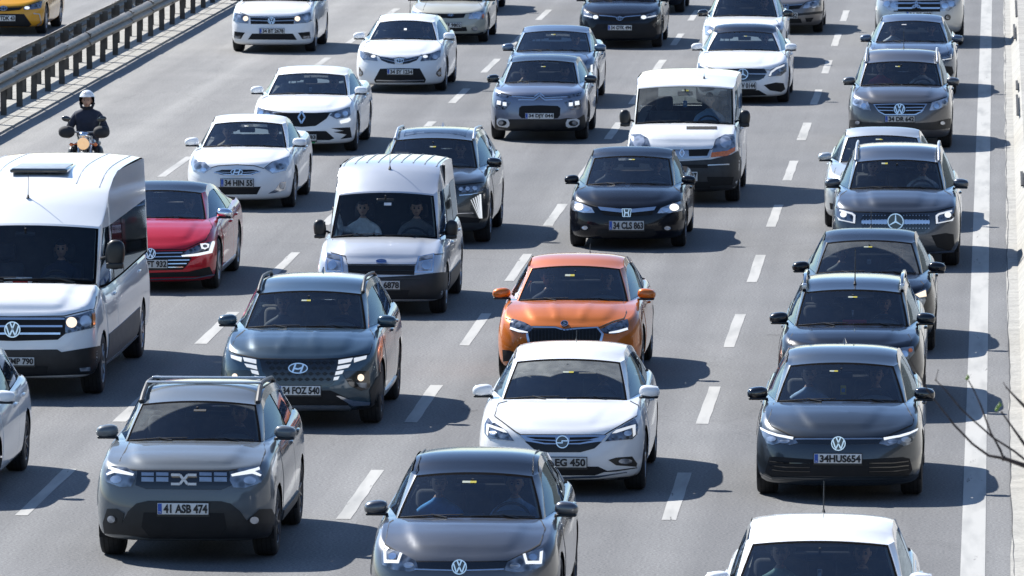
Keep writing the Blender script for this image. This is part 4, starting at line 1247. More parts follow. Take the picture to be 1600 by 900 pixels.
# guard rails
M_ZINC = simple('galvanised_steel', (.215, .195, .165), .55, .2, vary=.22, scale=1.6)
M_POST = simple('post_steel', (.085, .078, .070), .65, .3, vary=.35, scale=3)
def guard_rail(X, face, label, ptop, Y0=95.0, Y1=330.0, jog=()):
    t = empty('guard_rail', (X, Y0, .035), label, 'guard rail')
    prof = [(-.02, .00), (.035, .02), (.075, .07), (.075, .10), (.02, .145), (.005, .155), (.02, .165), (.075, .21), (.075, .24), (.035, .29), (-.02, .31)]
    zb = ptop - .31 - .035
    m = MB(); seg = 4.0; y = Y0; r = random.Random(int(abs(X) * 10))
    k = 0
    while y < Y1:
        dx = r.uniform(-.012, .012); dz = r.uniform(-.012, .012); dx2 = r.uniform(-.012, .012); dz2 = r.uniform(-.012, .012)
        vs = []
        for (yy, ax, az) in ((y, dx, dz), (y + seg + .06, dx2, dz2)):
            for (px, pz) in prof: vs.append((face * (px + .0) + ax, yy - Y0, zb + pz + az))
        n = len(prof)
        m.add(vs, [(i, i + 1, n + i + 1, n + i) for i in range(n - 1)])
        # back skin, so that the beam has thickness
        vs2 = [(v[0] - face * .006, v[1], v[2]) for v in vs]
        m.add(vs2, [(i, n + i, n + i + 1, i + 1) for i in range(n - 1)])
        m.add([vs[n - 1], vs2[n - 1], vs[2 * n - 1], vs2[2 * n - 1]], [(0, 1, 3, 2)])
        for q in (.03, .09):
            for z_ in (.05, .26): m.box(face * .062, face * .088, y - Y0 + q + 0, y - Y0 + q + .02, zb + z_, zb + z_ + .02)
        y += seg
    m.build('w_beam', [M_ZINC], t, smooth=50, merge=False)
    y = Y0 + .3; n = 0
    while y < Y1 and n < 100:
        m = MB(); w = .05; h = ptop - .035 - .02
        tilt = r.uniform(-.02, .02)
        x0 = -face * .14
        vs = [(x0 - w, 0, 0), (x0 + w, 0, 0), (x0 + w, 0, h), (x0 - w, 0, h)]
        for a, b in (((x0 - w, -.06), (x0 + w, -.052)), ((x0 - w, .052), (x0 + w, .06)), ((x0 - w, -.06), (x0 - w + .008, .06))):
            m.box(min(a[0], b[0]), max(a[0], b[0]), a[1], b[1], -.02, h)
        m.box(min(x0, -face * .03), max(x0, -face * .03) , -.05, .05, h - .26, h - .06)
        for v in m.v: v.x += v.z * tilt
        o = m.build('post', [M_POST], t, smooth=0, merge=False); o.location = (0, y - Y0, 0)
        y += 2.33 + r.uniform(-.12, .12); n += 1
    return t
guard_rail(-17.70, 1, 'near galvanised guard rail of the median, its beam facing the busy carriageway', .86)
guard_rail(-18.42, -1, 'far guard rail of the median, its posts and back towards the camera, nearest the taxi', .84)
# ------------------------------------------------------------------ cars, near to far
def paints(n, col, metal=.0, rough=.35, **k): return paint(n, col, metal, rough, **k)
P_WHITE = paint('white_paint', (.86, .87, .87), 0, .4, dirt=.03)
P_WHITE2 = paint('white_paint_used', (.80, .81, .81), 0, .42, dirt=.08)
# grey compact off-roader, front left
c = car('grey_suv', 'dusty grey compact off-roader with roof rails and crossbars, second row front left', 'car', 'suv',
        crop=(140, 560, 2.726), xR=435, yg=867, L=4.34, W=1.80, H=1.69, fo=.84, wb=2.67, yc=1.08, yt=1.72, yp=2.3, gc=.21, r=.345,
        nose=478, cowl=352, top=180, roof=82, wsb=(165, 742), wst=(228, 712), Lc=.55, pe=3.0, sag=.15,
        paint=paint('dusty_grey', (.115, .135, .15), .1, .42, dirt=.22), wheel='ten', dkr=True, bulge=[('up', .42, .62, .018, .06)],
        ws_glass=glass_mat('dusty_windscreen', (.66, .72, .72), dust=.20, sweep=[(.30, .0, .95, .98), (-.55, -.05, .9, .62)]))
cx = 402
hood(c, [(112, 470), (150, 400), (170, 362), (742, 366), (748, 400), (724, 462), (590, 478), (210, 478)])
patch(c, 'grille', [(204, 478), (594, 482), (606, 540), (560, 560), (240, 556), (196, 540)], 'gloss', .006)
for k, (xa, xb) in enumerate(((222, 274), (284, 336), (468, 520), (530, 584))):
    for j in range(2):
        patch(c, 'grille_bar', [(xa, 488 + j * 22), (xb, 489 + j * 22), (xb, 502 + j * 22), (xa, 501 + j * 22)], 'satin', .014)
        patch(c, 'grille_bar', [(xa, 507 + j * 14), (xb, 508 + j * 14), (xb, 512 + j * 14), (xa, 511 + j * 14)], 'satin', .014)
emblem(c, 402, 516, .125, 'dacia', tilt=8, mat=M_WHITE)
lamp(c, [(600, 490), (640, 470), (722, 462), (736, 500), (728, 530), (660, 552), (612, 550), (596, 520)], 'lampg',
     subs=[('daytime_light', [(602, 496), (702, 472), (720, 465), (722, 476), (700, 482), (728, 497), (723, 503), (690, 492), (606, 504)], 'led'),
           ('reflector', el(680, 520, 26, 16), 'lamp')])
patch(c, 'bumper_cladding', [(78, 640), (60, 700), (66, 742), (150, 748), (260, 762), (560, 764), (700, 762), (792, 752), (800, 700), (772, 640), (720, 642), (668, 690), (640, 650), (600, 618), (560, 608), (250, 606), (200, 618), (166, 650), (140, 700), (150, 660), (120, 640)], 'cladb', .012)
patch(c, 'lower_grille', [(232, 656), (572, 658), (584, 720), (560, 752), (252, 752), (222, 716)], 'void', .018)
for x0, x1 in ((92, 136), (676, 720)): pass
lamp(c, el(698, 690, 24, 19), 'cladb', name='fog_light', off=.016, subs=[('lens', el(698, 688, 18, 15), 'lamp')])
plate(c, 289, 617, 506, 665, '41 ASB 474')
wipers(c)
roof_rails(c, M_CLAD, h=.035, r=.025)
for yb in (2.30, 2.85):
    m = MB(); x = roof_x(c, yb) - .03; z = c.zroof(yb) + .068; m.box(-x, x, yb - c.fo - .03, yb - c.fo + .03, z - .012, z + .012, bev=.008); m.build('crossbar', [M_SATIN], c.root)
side_patch(c, 'sill_step', [(c.fo + .45, .30), (c.fo + .45, .40), (c.fo + c.wb - .45, .40), (c.fo + c.wb - .45, .30)], M_CLAD, .02, .03)
sticker(c, 470, 222, .14, .04, (M_INT, M_INT))

# dark grey hatchback, second row right
c = car('dark_grey_hatchback', 'dark slate hatchback with a thin light line between its lamps, plate 34HUS654', 'car', 'hatch',
        crop=(1150, 520, 3.4615), xL=1183, yg=770, L=4.28, W=1.79, H=1.46, fo=.86, wb=2.62, yc=1.05, yt=1.80, yp=2.3, gc=.15, r=.33,
        nose=566, cowl=374, top=160, roof=56, wsb=(212, 908), wst=(288, 846), Lc=.72, pe=2.7, sag=.17,
        paint=paint('slate_grey', (.030, .040, .050), .5, .33, dirt=.06), wheel='five', mirror='black', bulge=[('up', .26, .52, .016, .05)])
hood(c, [(175, 480), (205, 384), (912, 384), (960, 470), (952, 500), (800, 566), (552, 570), (320, 564), (190, 505)])
patch(c, 'grille', [(322, 568), (790, 568), (772, 600), (560, 604), (332, 600)], 'gloss', .006)
patch(c, 'grille_trim', ribbon([(322, 576), (540, 576)], 7), 'satin', .012); patch(c, 'grille_trim', ribbon([(570, 576), (790, 574)], 7), 'satin', .012)
lamp(c, [(980, 515), (966, 560), (940, 604), (905, 612), (870, 600), (820, 612), (772, 600), (795, 570), (880, 552), (940, 536)], 'lampg',
     subs=[('daytime_light', [(796, 570), (880, 556), (938, 538), (978, 518), (972, 530), (930, 552), (884, 566), (800, 582)], 'led', .018),
           ('reflector', el(842, 590, 26, 12), 'lamp', .016), ('reflector', el(916, 580, 26, 14), 'lamp', .016)])
emblem(c, 554, 599, .076, 'vw', tilt=6)
patch(c, 'lower_grille', [(182, 672), (160, 750), (190, 772), (550, 776), (930, 772), (952, 740), (938, 680), (900, 672), (700, 684), (400, 684), (220, 670)], 'void', .006)
for k in range(3):
    for s in ((186, 400), (930, 720)):
        patch(c, 'grille_bar', ribbon([(s[0], 694 + k * 22), (lerp(s[0], s[1], .4), 704 + k * 22), (s[1], 706 + k * 22)], 5), 'gloss', .014)
patch(c, 'lower_lip', ribbon([(150, 758), (200, 782), (540, 790), (900, 786), (978, 768)], 10), 'body', .016)
plate(c, 422, 655, 679, 706, '34HUS654')
wipers(c); shark_fin(c); sticker(c, 529, 208, .10, .03)

# white hatchback, centre
c = car('white_hatchback', 'white hatchback with a dusty windscreen swept clear by its wipers, plate ending EG 450', 'car', 'hatch',
        crop=(740, 520, 3.6), xR=1009, yg=764, L=4.37, W=1.80, H=1.485, fo=.88, wb=2.66, yc=1.02, yt=1.86, yp=2.35, gc=.16, r=.325,
        nose=575, cowl=375, top=145, roof=42, wsb=(183, 885), wst=(262, 842), Lc=.78, pe=2.5, sag=.18, paint=P_WHITE2, mirror='body', bulge=[('up', .30, .55, .010, .06)],
        ws_glass=glass_mat('dusty_windscreen_two_sweeps', (.66, .72, .72), dust=.34, sweep=[(-.50, .12, .92, .62), (.22, .12, .92, .66)]))
hood(c, [(118, 470), (140, 400), (190, 386), (880, 386), (925, 410), (915, 470), (760, 560), (735, 576), (265, 574), (240, 560)])
patch(c, 'grille', [(290, 612), (720, 614), (680, 650), (600, 672), (400, 672), (340, 655)], 'black', .006)
patch(c, 'grille_wing', [(262, 578), (750, 578), (715, 612), (600, 628), (400, 628), (300, 612)], 'chrome', .012)
patch(c, 'grille_inset', [(300, 588), (460, 592), (462, 604), (350, 600)], 'void', .018); patch(c, 'grille_inset', [(540, 592), (706, 588), (650, 602), (540, 604)], 'void', .018)
patch(c, 'grille_inset', [(330, 606), (460, 612), (465, 622), (400, 620)], 'void', .018); patch(c, 'grille_inset', [(540, 612), (670, 606), (600, 620), (536, 622)], 'void', .018)
emblem(c, 500, 614, .068, 'opel', tilt=8)
lamp(c, [(738, 612), (780, 560), (905, 485), (922, 520), (918, 570), (890, 598), (840, 602)], 'lampd',
     subs=[('daytime_light', [(776, 568), (800, 550), (905, 518), (905, 572), (892, 586), (888, 536), (800, 566)], 'leds'), ('reflector', el(862, 568, 22, 14), 'lamp'), ('reflector', el(800, 588, 28, 10), 'lampg')])
lamp(c, [(757, 715), (800, 702), (890, 695), (918, 735), (914, 752), (800, 744)], 'black', name='fog_surround', off=.006, subs=[('fog_light', el(850, 722, 38, 14), 'lamp')])
patch(c, 'bumper_groove', ribbon([(700, 782), (800, 775), (918, 758)], [4, 8, 4]), 'void', .005, both=True)
patch(c, 'lower_grille', [(300, 752), (700, 752), (752, 776), (680, 800), (320, 800), (258, 776)], 'void', .006)
patch(c, 'bumper_trim', ribbon([(300, 806), (500, 812), (700, 806), (860, 782)], [6, 8, 8, 4]), 'chrome', .010)
patch(c, 'lower_lip', [(160, 815), (300, 824), (680, 824), (930, 800), (930, 840), (700, 850), (300, 850), (140, 840)], 'cladb', .006)
plate(c, 371, 702, 635, 757, '41 EG 450', M_PLATEG, band=None, bold=True)
wipers(c); antenna(c, 0, 3.6, .16, 40); sticker(c, 533, 222, .13, .035)

# white car, bottom right, mostly cut by the frame
c = car('white_hatchback', 'white car cut off by the bottom edge of the photograph, at the lower right', 'car', 'hatch',
        crop=(1090, 780, 3.137), xc=1277, yg=1100, L=4.2, W=1.78, H=1.48, fo=.85, wb=2.6, yc=1.0, yt=1.78, yp=2.3, gc=.16, r=.32,
        nose_z=.74, cowl_z=.96, top=203, roof=66, wst=(275, 940), Lc=.72, sag=.18, paint=P_WHITE, mirror='body')
generic_face(c, text='34 GH 281'); wipers(c); antenna(c, 0, 3.2, .31, 30, .005)
# bronze grey hatchback, bottom centre
c = car('bronze_grey_hatchback', 'bronze grey hatchback with a dark glass roof, cut by the bottom edge of the photo', 'car', 'hatch',
        crop=(560, 680, 4.0917), xc=730, yg=977, L=4.26, W=1.79, H=1.46, fo=.86, wb=2.62, yc=1.05, yt=1.80, yp=2.3, gc=.15, r=.33,
        nose=812, cowl=532, top=236, roof=72, wsb=(232, 1165), wst=(350, 1095), Lc=.70, pe=2.7, sag=.17, roofmat=paint('glass_roof', (.008, .010, .015), 0, .2, dirt=.03, coat=.7),
        paint=paint('bronze_grey', (.098, .104, .116), .65, .34, dirt=.08), wheel='five', dkr=True, mirror='body', bulge=[('up', .40, .60, .016, .05)])
hood(c, [(170, 700), (200, 560), (225, 545), (1165, 545), (1195, 600), (1160, 700), (1100, 735), (955, 808), (640, 812), (345, 808), (270, 760)])
patch(c, 'grille', [(350, 812), (950, 812), (935, 850), (700, 872), (590, 872), (365, 858)], 'gloss', .006)
patch(c, 'grille_trim', ribbon([(360, 858), (470, 862), (600, 866)], 7), 'chrome', .012); patch(c, 'grille_trim', ribbon([(690, 866), (820, 862), (930, 858)], 7), 'chrome', .012)
emblem(c, 646, 843, .070, 'vw', tilt=8)
lamp(c, [(932, 865), (955, 812), (1060, 760), (1178, 725), (1192, 760), (1184, 835), (1100, 868), (990, 878)], 'lampg',
     subs=[('daytime_light', [(1050, 766), (1066, 762), (1078, 808), (1150, 806), (1158, 750), (1176, 745), (1166, 824), (1066, 826)], 'led'), ('reflector', el(1112, 784, 26, 20), 'refl'), ('reflector', el(1000, 838, 34, 18), 'lamp')])
patch(c, 'lower_grille', PX(c, [(-.55, .36), (.55, .36), (.62, .22), (-.62, .22)]), 'void')
q = PX(c, [(-.26, .50), (.26, .39)]); plate(c, q[0][0], q[0][1], q[1][0], q[1][1], '34 LD 607')
wipers(c); sticker(c, 710, 300, .15, .04)
for s in (1, -1):
    m = MB(); m.tube([(s * (roof_x(c, y) - .05), y - c.fo, c.zroof(y) + .014) for y in (1.98, 2.3, 2.7, 3.1)], .006, 6); m.build('roof_seam', [M_BLACK], c.root)

# orange hatchback
c = car('orange_hatchback', 'metallic orange hatchback with a black slatted grille, the only orange car', 'car', 'hatch',
        crop=(750, 380, 4.089), xL=781, yg=592, L=4.11, W=1.78, H=1.46, fo=.83, wb=2.56, yc=1.0, yt=1.78, yp=2.25, gc=.17, r=.325,
        nose=545, cowl=367, top=143, roof=60, wsb=(208, 915), wst=(298, 858), Lc=.68, pe=2.8, sag=.17,
        paint=paint('orange_metallic', (.62, .155, .012), .25, .36, dirt=.04), wheel='ten', mirror='body', bulge=[('crease', .12, .24, .014, .042), ('up', .42, .6, .018, .05)])
hood(c, [(165, 480), (180, 400), (205, 378), (915, 378), (935, 440), (920, 482), (850, 500), (765, 538), (610, 540), (540, 552), (480, 534), (345, 532), (300, 535), (200, 492)])
patch(c, 'grille_surround', [(330, 534), (480, 536), (540, 552), (610, 544), (752, 536), (790, 580), (770, 660), (310, 660), (295, 582)], 'chrome', .008)
patch(c, 'grille', [(342, 544), (480, 546), (540, 562), (610, 554), (744, 546), (774, 582), (756, 650), (326, 650), (310, 582)], 'void', .016)
for k in range(20):
    x = 330 + k * 21.6; patch(c, 'grille_bar', [(x, 556), (x + 6, 556), (x + 6, 640), (x, 640)], 'black', .026)
emblem(c, 540, 522, .046, 'skoda', tilt=45)
lamp(c, [(768, 552), (850, 512), (940, 487), (948, 520), (942, 556), (860, 582), (795, 578)], 'lampd',
     subs=[('daytime_light', ribbon([(822, 574), (880, 566), (940, 548)], [6, 14, 14]), 'led'), ('reflector', el(830, 545, 22, 13), 'lampg'), ('reflector', el(888, 530, 22, 16), 'lampg')])
patch(c, 'side_intake', [(145, 680), (190, 685), (240, 702), (250, 745), (150, 754)], 'void', .006, both=True)
patch(c, 'lower_grille', PX(c, [(-.55, .34), (.55, .34), (.5, .22), (-.5, .22)]), 'void')
q = PX(c, [(-.26, .53), (.26, .42)]); plate(c, q[0][0], q[0][1], q[1][0], q[1][1], '34 GKD 52')
wipers(c); antenna(c, .1, 3.3, .16, 40); sticker(c, 574, 206, .13, .05)

# blue-grey off-roader with parametric grille lights
c = car('blue_grey_suv', 'deep blue-grey off-roader with light slashes beside its grille, plate 34 FOZ 540', 'car', 'suv',
        crop=(330, 380, 3.0), xR=597, yg=660, L=4.50, W=1.86, H=1.66, fo=.88, wb=2.68, yc=1.05, yt=1.80, yp=2.35, gc=.20, r=.36,
        nose=545, cowl=398, top=222, roof=135, wsb=(168, 738), wst=(232, 712), Lc=.66, pe=2.7, sag=.18,
        paint=paint('teal_grey', (.030, .062, .088), .45, .32, dirt=.06), wheel='ten', dkr=True, mirror='body', bulge=[('crease', .20, .16, .012, .035), ('up', .52, .62, .02, .05)])
hood(c, [(85, 505), (120, 440), (160, 408), (745, 408), (765, 440), (740, 520), (600, 542), (410, 546), (225, 542), (120, 520)])
patch(c, 'grille', [(228, 546), (596, 546), (606, 590), (572, 660), (545, 668), (300, 668), (240, 600)], 'gloss', .006)
for r_ in range(4):
    for k in range(11):
        x = 236 + k * 33 + (16 if r_ % 2 else 0); y = 560 + r_ * 26
        if 246 + r_ * 12 < x < 590 - r_ * 10: patch(c, 'grille_scale', [(x - 15, y), (x, y - 9), (x + 15, y), (x, y + 9)], 'black', .014)
emblem(c, 408, 587, .113, 'hyundai', tilt=10)
for pl in ([(596, 550), (662, 540), (654, 556), (594, 568)], [(667, 541), (726, 528), (722, 542), (668, 560)], [(592, 577), (652, 568), (640, 583), (588, 594)], [(584, 602), (620, 596), (613, 611), (579, 619)], [(575, 628), (600, 624), (593, 639), (572, 643)]):
    patch(c, 'daytime_light', pl, 'leds', .015, both=True)
lamp(c, [(612, 606), (640, 598), (738, 600), (744, 676), (700, 690), (650, 668)], 'gloss', subs=[('lit_bulb', el(698, 630, 15, 16), 'bulb'), ('reflector', [(678, 654), (724, 654), (728, 684), (690, 672)], 'lampg')])
patch(c, 'lower_grille', [(230, 690), (560, 690), (650, 730), (640, 760), (180, 760), (170, 730)], 'void', .006)
patch(c, 'skid_plate', [(190, 758), (640, 758), (656, 770), (640, 790), (190, 790), (170, 772)], 'satin', .014)
patch(c, 'bumper_blade', [(584, 714), (600, 714), (665, 738), (742, 744), (738, 756), (662, 762)], 'chrome', .014, both=True)
patch(c, 'bumper_cladding', [(742, 690), (768, 640), (800, 600), (806, 790), (700, 800), (680, 770), (748, 756)], 'cladb', .008, both=True)
plate(c, 310, 669, 512, 712, '34 FOZ 540')
wipers(c); roof_rails(c, M_CLADB, h=.03, r=.02); shark_fin(c); sticker(c, 445, 269, .12, .035)
side_patch(c, 'sill_trim', [(c.fo + .5, .27), (c.fo + .5, .33), (c.fo + c.wb - .45, .33), (c.fo + c.wb - .45, .27)], M_SATIN, .02, .03)
# black small hatchback and black estate in the right-hand lane
P_BLACK = paint('black_paint', (.004, .005, .009), .0, .28, dirt=.02, coat=.6)
P_BLACK2 = paint('black_paint_blueish', (.007, .010, .017), .1, .30, dirt=.03, coat=.9)
c = car('black_hatchback', 'small black hatchback directly behind the black estate with roof rails, right lane', 'car', 'hatch',
        crop=(1180, 340, 3.2156), xR=1461, yg=546, L=4.0, W=1.73, H=1.47, fo=.82, wb=2.49, yc=.95, yt=1.72, yp=2.2, gc=.16, r=.31,
        nose_z=.78, cowl=282, top=112, roof=50, wsb=(313, 842), wst=(372, 797), Lc=.72, sag=.18, paint=P_BLACK, mirror='body',
        ws_glass=glass_mat('dusty_windscreen_hatch', (.66, .72, .72), dust=.16, sweep=[(-.1, .1, .9, .72)]))
generic_face(c, text='34 AY 638', lights=False)
lamp(c, [(790, 392), (830, 368), (856, 358), (862, 400), (842, 446), (800, 432)], 'lampg', subs=[('lit_bulb', [(802, 388), (852, 366), (856, 396), (822, 402)], 'bulb'), ('reflector', el(822, 418, 16, 12), 'lamp')])
wipers(c); antenna(c, 0, 3.1, .3, 40); sticker(c, 567, 148, .12, .03)
c = car('black_estate', 'black small estate car with silver-capped roof rails and a red object on its dashboard', 'car', 'suv',
        crop=(1180, 340, 3.2156), xc=1330, yg=643, L=4.45, W=1.73, H=1.57, fo=.83, wb=2.63, yc=.98, yt=1.72, yp=2.3, gc=.19, r=.32, rear=.2, rtop=.45,
        nose_z=.80, cowl=543, top=360, roof=276, wsb=(202, 770), wst=(242, 730), Lc=.70, sag=.16, paint=P_BLACK2, mirror='body', bulge=[('up', .4, .55, .015, .05)])
generic_face(c, text='34 TN 952', lights=False)
lamp(c, [(700, 672), (735, 655), (792, 648), (798, 680), (770, 712), (742, 722), (712, 704)], 'lampg', subs=[('reflector', el(745, 688, 20, 18), 'refl'), ('indicator', el(776, 668, 10, 10), 'orange')])
wipers(c); sticker(c, 490, 400, .12, .035); antenna(c, .02, 1.95, .42, 18, .006)
roof_rails(c, M_GLOSSBLACK, h=.055, r=.024)
for s in (1, -1):
    y = c.yt + .17; m = MB(); m.box(s * (roof_x(c, y) - .03) - .028, s * (roof_x(c, y) - .03) + .028, y - c.fo - .05, y - c.fo + .05, c.zroof(y) + .01, c.zroof(y) + .085, bev=.012); m.build('rail_cap', [M_SATIN], c.root)

# grey boxy off-roader with the star badge, and the silver saloon beside it
c = car('graphite_suv', 'graphite boxy off-roader with a big star badge across its grille', 'car', 'suv',
        crop=(1260, 180, 3.2154), xR=1499, yg=414, L=4.63, W=1.83, H=1.66, fo=.87, wb=2.83, yc=1.02, yt=1.66, yp=2.3, gc=.20, r=.36,
        nose=488, cowl=370, top=222, roof=135, wsb=(212, 688), wst=(250, 657), Lc=.56, pe=3.0, sag=.15,
        paint=paint('graphite', (.066, .076, .092), .6, .32, dirt=.06), wheel='five', mirror='body', bulge=[('up', .30, .42, .02, .05), ('crease', .52, .60, .01, .03)])
hood(c, [(150, 465), (175, 400), (205, 380), (692, 380), (725, 400), (738, 462), (640, 486), (450, 492), (250, 486)])
patch(c, 'grille', [(272, 525), (290, 500), (430, 494), (600, 500), (622, 522), (620, 560), (592, 586), (305, 586), (280, 560)], 'gloss', .006)
for r_ in range(4):
    for k in range(22):
        x = 286 + k * 15.6; y = 505 + r_ * 21
        if abs(x - 448) > 40: patch(c, 'grille_stud', [(x - 3, y), (x, y - 3), (x + 3, y), (x, y + 3)], 'satin', .014)
patch(c, 'grille_bar', [(278, 530), (405, 526), (405, 548), (278, 545)], 'chrome', .02); patch(c, 'grille_bar', [(492, 526), (618, 530), (618, 545), (492, 548)], 'chrome', .02)
emblem(c, 448, 535, .115, 'star', tilt=6, lift=.03)
lamp(c, [(643, 508), (660, 488), (738, 470), (744, 515), (732, 535), (650, 550)], 'lampd',
     subs=[('daytime_light', [(648, 505), (664, 494), (728, 478), (728, 486), (666, 502), (658, 512), (660, 540), (720, 528), (738, 515), (732, 530), (650, 546)], 'leds'), ('reflector', el(708, 502, 16, 14), 'led')])
patch(c, 'side_intake', [(628, 604), (700, 592), (738, 598), (742, 650), (722, 682), (655, 662)], 'void', .006, both=True)
patch(c, 'lower_grille', [(300, 660), (330, 640), (560, 640), (600, 670), (590, 690), (310, 690)], 'void', .006)
patch(c, 'bumper_trim', ribbon([(300, 692), (448, 696), (600, 690), (740, 680)], 7), 'chrome', .012)
q = PX(c, [(-.26, .53), (.26, .42)]); plate(c, q[0][0], q[0][1], q[1][0], q[1][1], '34 EZ 814')
wipers(c); roof_rails(c, M_SATIN, h=.045, r=.018); sticker(c, 393, 243, .10, .04)
c = car('silver_saloon', 'silver saloon half hidden behind the graphite boxy off-roader', 'car', 'sedan',
        crop=(1260, 180, 3.2154), xL=1289, yg=353, L=4.5, W=1.72, H=1.46, nose_z=.72, cowl=236, top=100, roof=50, wsb=(142, 562), wst=(198, 545), Lc=.7, sag=.17,
        paint=paint('silver_paint', (.50, .52, .52), .5, .35, dirt=.05), mirror='body', mirs=.95)
generic_face(c, text='34 UN 476'); wipers(c); sticker(c, 366, 122, .12, .04)
patch(c, 'side_vent', [(118, 440), (142, 446), (136, 474), (122, 470)], 'void', .006)

# high-roofed silver van and the dark off-roader beside it
c = car('silver_panel_van', 'silver high-roofed small van with ribs in its roof and a black bumper', 'van', 'van',
        crop=(480, 180, 2.8125), xR=698, yg=488, L=4.53, W=1.72, H=1.98, fo=.82, wb=2.91, yc=.84, yt=1.32, yp=2.9, gc=.19, r=.325,
        nose=662, cowl=535, top=333, roof=176, wsb=(113, 582), wst=(156, 570), Lc=.50, pe=3.4, sag=.12,
        bulk=True, roofp=[(1.32, 1.63), (1.55, 1.76), (1.9, 1.86), (2.4, 1.90), (3.2, 1.89), (4.1, 1.86), (4.43, 1.79)], zwt=lambda y: 1.54,
        paint=paint('light_silver', (.56, .585, .62), .35, .36, dirt=.04), mirror='plain', mir=(-.04, -.10), mirs=.8, wheel='cap', bulge=[('up', .48, .56, .012, .04)])
hood(c, [(105, 605), (112, 548), (584, 548), (596, 610), (560, 612), (488, 622), (475, 658), (178, 656), (168, 620)])
patch(c, 'grille', [(178, 660), (473, 662), (470, 702), (182, 700)], 'void', .008)
patch(c, 'grille_bar', ribbon([(190, 682), (468, 684)], 4), 'black', .016)
emblem(c, 326, 645, .072, 'ford', back='blue', tilt=30)
lamp(c, [(471, 694), (486, 622), (558, 608), (556, 660), (552, 692)], 'chrome', subs=[('lens', [(480, 686), (488, 650), (550, 638), (546, 684)], 'lamp'), ('indicator', [(490, 642), (496, 624), (552, 614), (551, 630)], 'lampg'), ('reflector', el(522, 662, 20, 18), 'refl', .022)])
patch(c, 'bumper_cladding', [(72, 688), (178, 704), (325, 712), (470, 704), (590, 690), (616, 690), (612, 800), (550, 806), (110, 806), (66, 790)], 'cladb', .010)
patch(c, 'bumper_highlight', ribbon([(180, 716), (325, 722), (500, 716)], 5), 'clad', .02)
patch(c, 'lower_grille', [(200, 768), (450, 768), (440, 794), (210, 794)], 'void', .016)
plate(c, 243, 728, 407, 765, '34 FE 6878', M_PLATEG, band=None)
for x in [(-.62 + .155 * k) for k in range(9)]:
    m = MB(); pts = []
    for k in range(9):
        y = 2.05 + k * .27; h = c.bvh.ray_cast(Vector((x, y - c.fo, 5)), Vector((0, 0, -1))); pts.append((x, y - c.fo, h[0].z + .002))
    m.tube(pts, .011, 6, flat=.7); m.build('roof_rib', [simple('roof_rib_grey', (.26, .27, .28), .5)], c.root)
wipers(c); antenna(c, .02, 1.75, .38, 8, .004); sticker(c, 354, 391, .11, .05, (M_WHITE, M_WHITE))
side_patch(c, 'arch_cladding', [(c.fo - .45 + .9, .25), (c.fo + .46, .5), (c.fo + .55, .5), (c.fo + c.wb - .5, .5), (c.fo + c.wb - .5, .25)], M_CLADB, .014, .02)
c = car('charcoal_suv', 'charcoal off-roader with fan-shaped vertical lights, behind the silver high-roofed van', 'car', 'suv',
        crop=(600, 190, 4.735), xR=767, yg=377, L=4.57, W=1.84, H=1.62, fo=.90, wb=2.74, yc=1.08, yt=1.80, yp=2.4, gc=.19, r=.355,
        nose=455, cowl=338, top=120, roof=34, wsb=(12, 696), wst=(92, 660), Lc=.68, pe=2.7, sag=.18,
        paint=paint('charcoal_green', (.06, .066, .068), .5, .30, dirt=.05), wheel='ten', mirror='black', bulge=[('crease', .36, .5, .012, .04)])
hood(c, [(-30, 440), (-20, 360), (10, 348), (700, 348), (745, 400), (735, 450), (560, 468), (330, 470), (100, 462)])
patch(c, 'grille', [(70, 478), (540, 480), (560, 545), (520, 690), (120, 690), (60, 545)], 'gloss', .006)
lamp(c, [(540, 486), (600, 478), (700, 474), (738, 498), (722, 520), (560, 526)], 'lampd', subs=[('reflector', el(566, 500, 15, 13), 'lamp'), ('reflector', el(615, 498, 16, 14), 'lamp'), ('reflector', el(668, 494, 18, 15), 'lamp')])
patch(c, 'lamp_trim', ribbon([(555, 546), (640, 540), (724, 520)], 6), 'chrome', .014, both=True)
for k in range(5):
    t = k / 4; x0 = lerp(640, 706, t)
    patch(c, 'daytime_light', ribbon([(x0, lerp(578, 538, t)), (lerp(700, 716, t), 712)], [lerp(5, 13, t), lerp(3, 11, t)]), 'leds' if k < 4 else 'led', .016, both=True)
patch(c, 'lower_grille', [(150, 700), (520, 700), (720, 715), (700, 745), (520, 750), (120, 750)], 'void', .006)
patch(c, 'bumper_trim', ribbon([(150, 680), (400, 684), (660, 676)], 6), 'chrome', .012)
q = PX(c, [(-.26, .53), (.26, .42)]); plate(c, q[0][0], q[0][1], q[1][0], q[1][1], '34 HP 339')
wipers(c); roof_rails(c, M_SATIN, h=.03, r=.02); shark_fin(c, mat=M_SATIN); sticker(c, 362, 187, .10, .03)
m = MB(); G = c.roof_grid; g0 = []
for y in [2.05 + .13 * k for k in range(9)]:
    row = []
    for x in (-.46, -.3, -.1, .1, .3, .46):
        h = c.bvh.ray_cast(Vector((x, y - c.fo, 5)), Vector((0, 0, -1))); row.append(h[0] + Vector((0, 0, .004)))
    g0.append(row)
m.add([p for R in g0 for p in R], [(i * 6 + j, i * 6 + j + 1, i * 6 + j + 7, i * 6 + j + 6) for i in range(8) for j in range(5)]); m.build('glass_roof', [paint('glass_roof', (.01, .01, .01))], c.root)

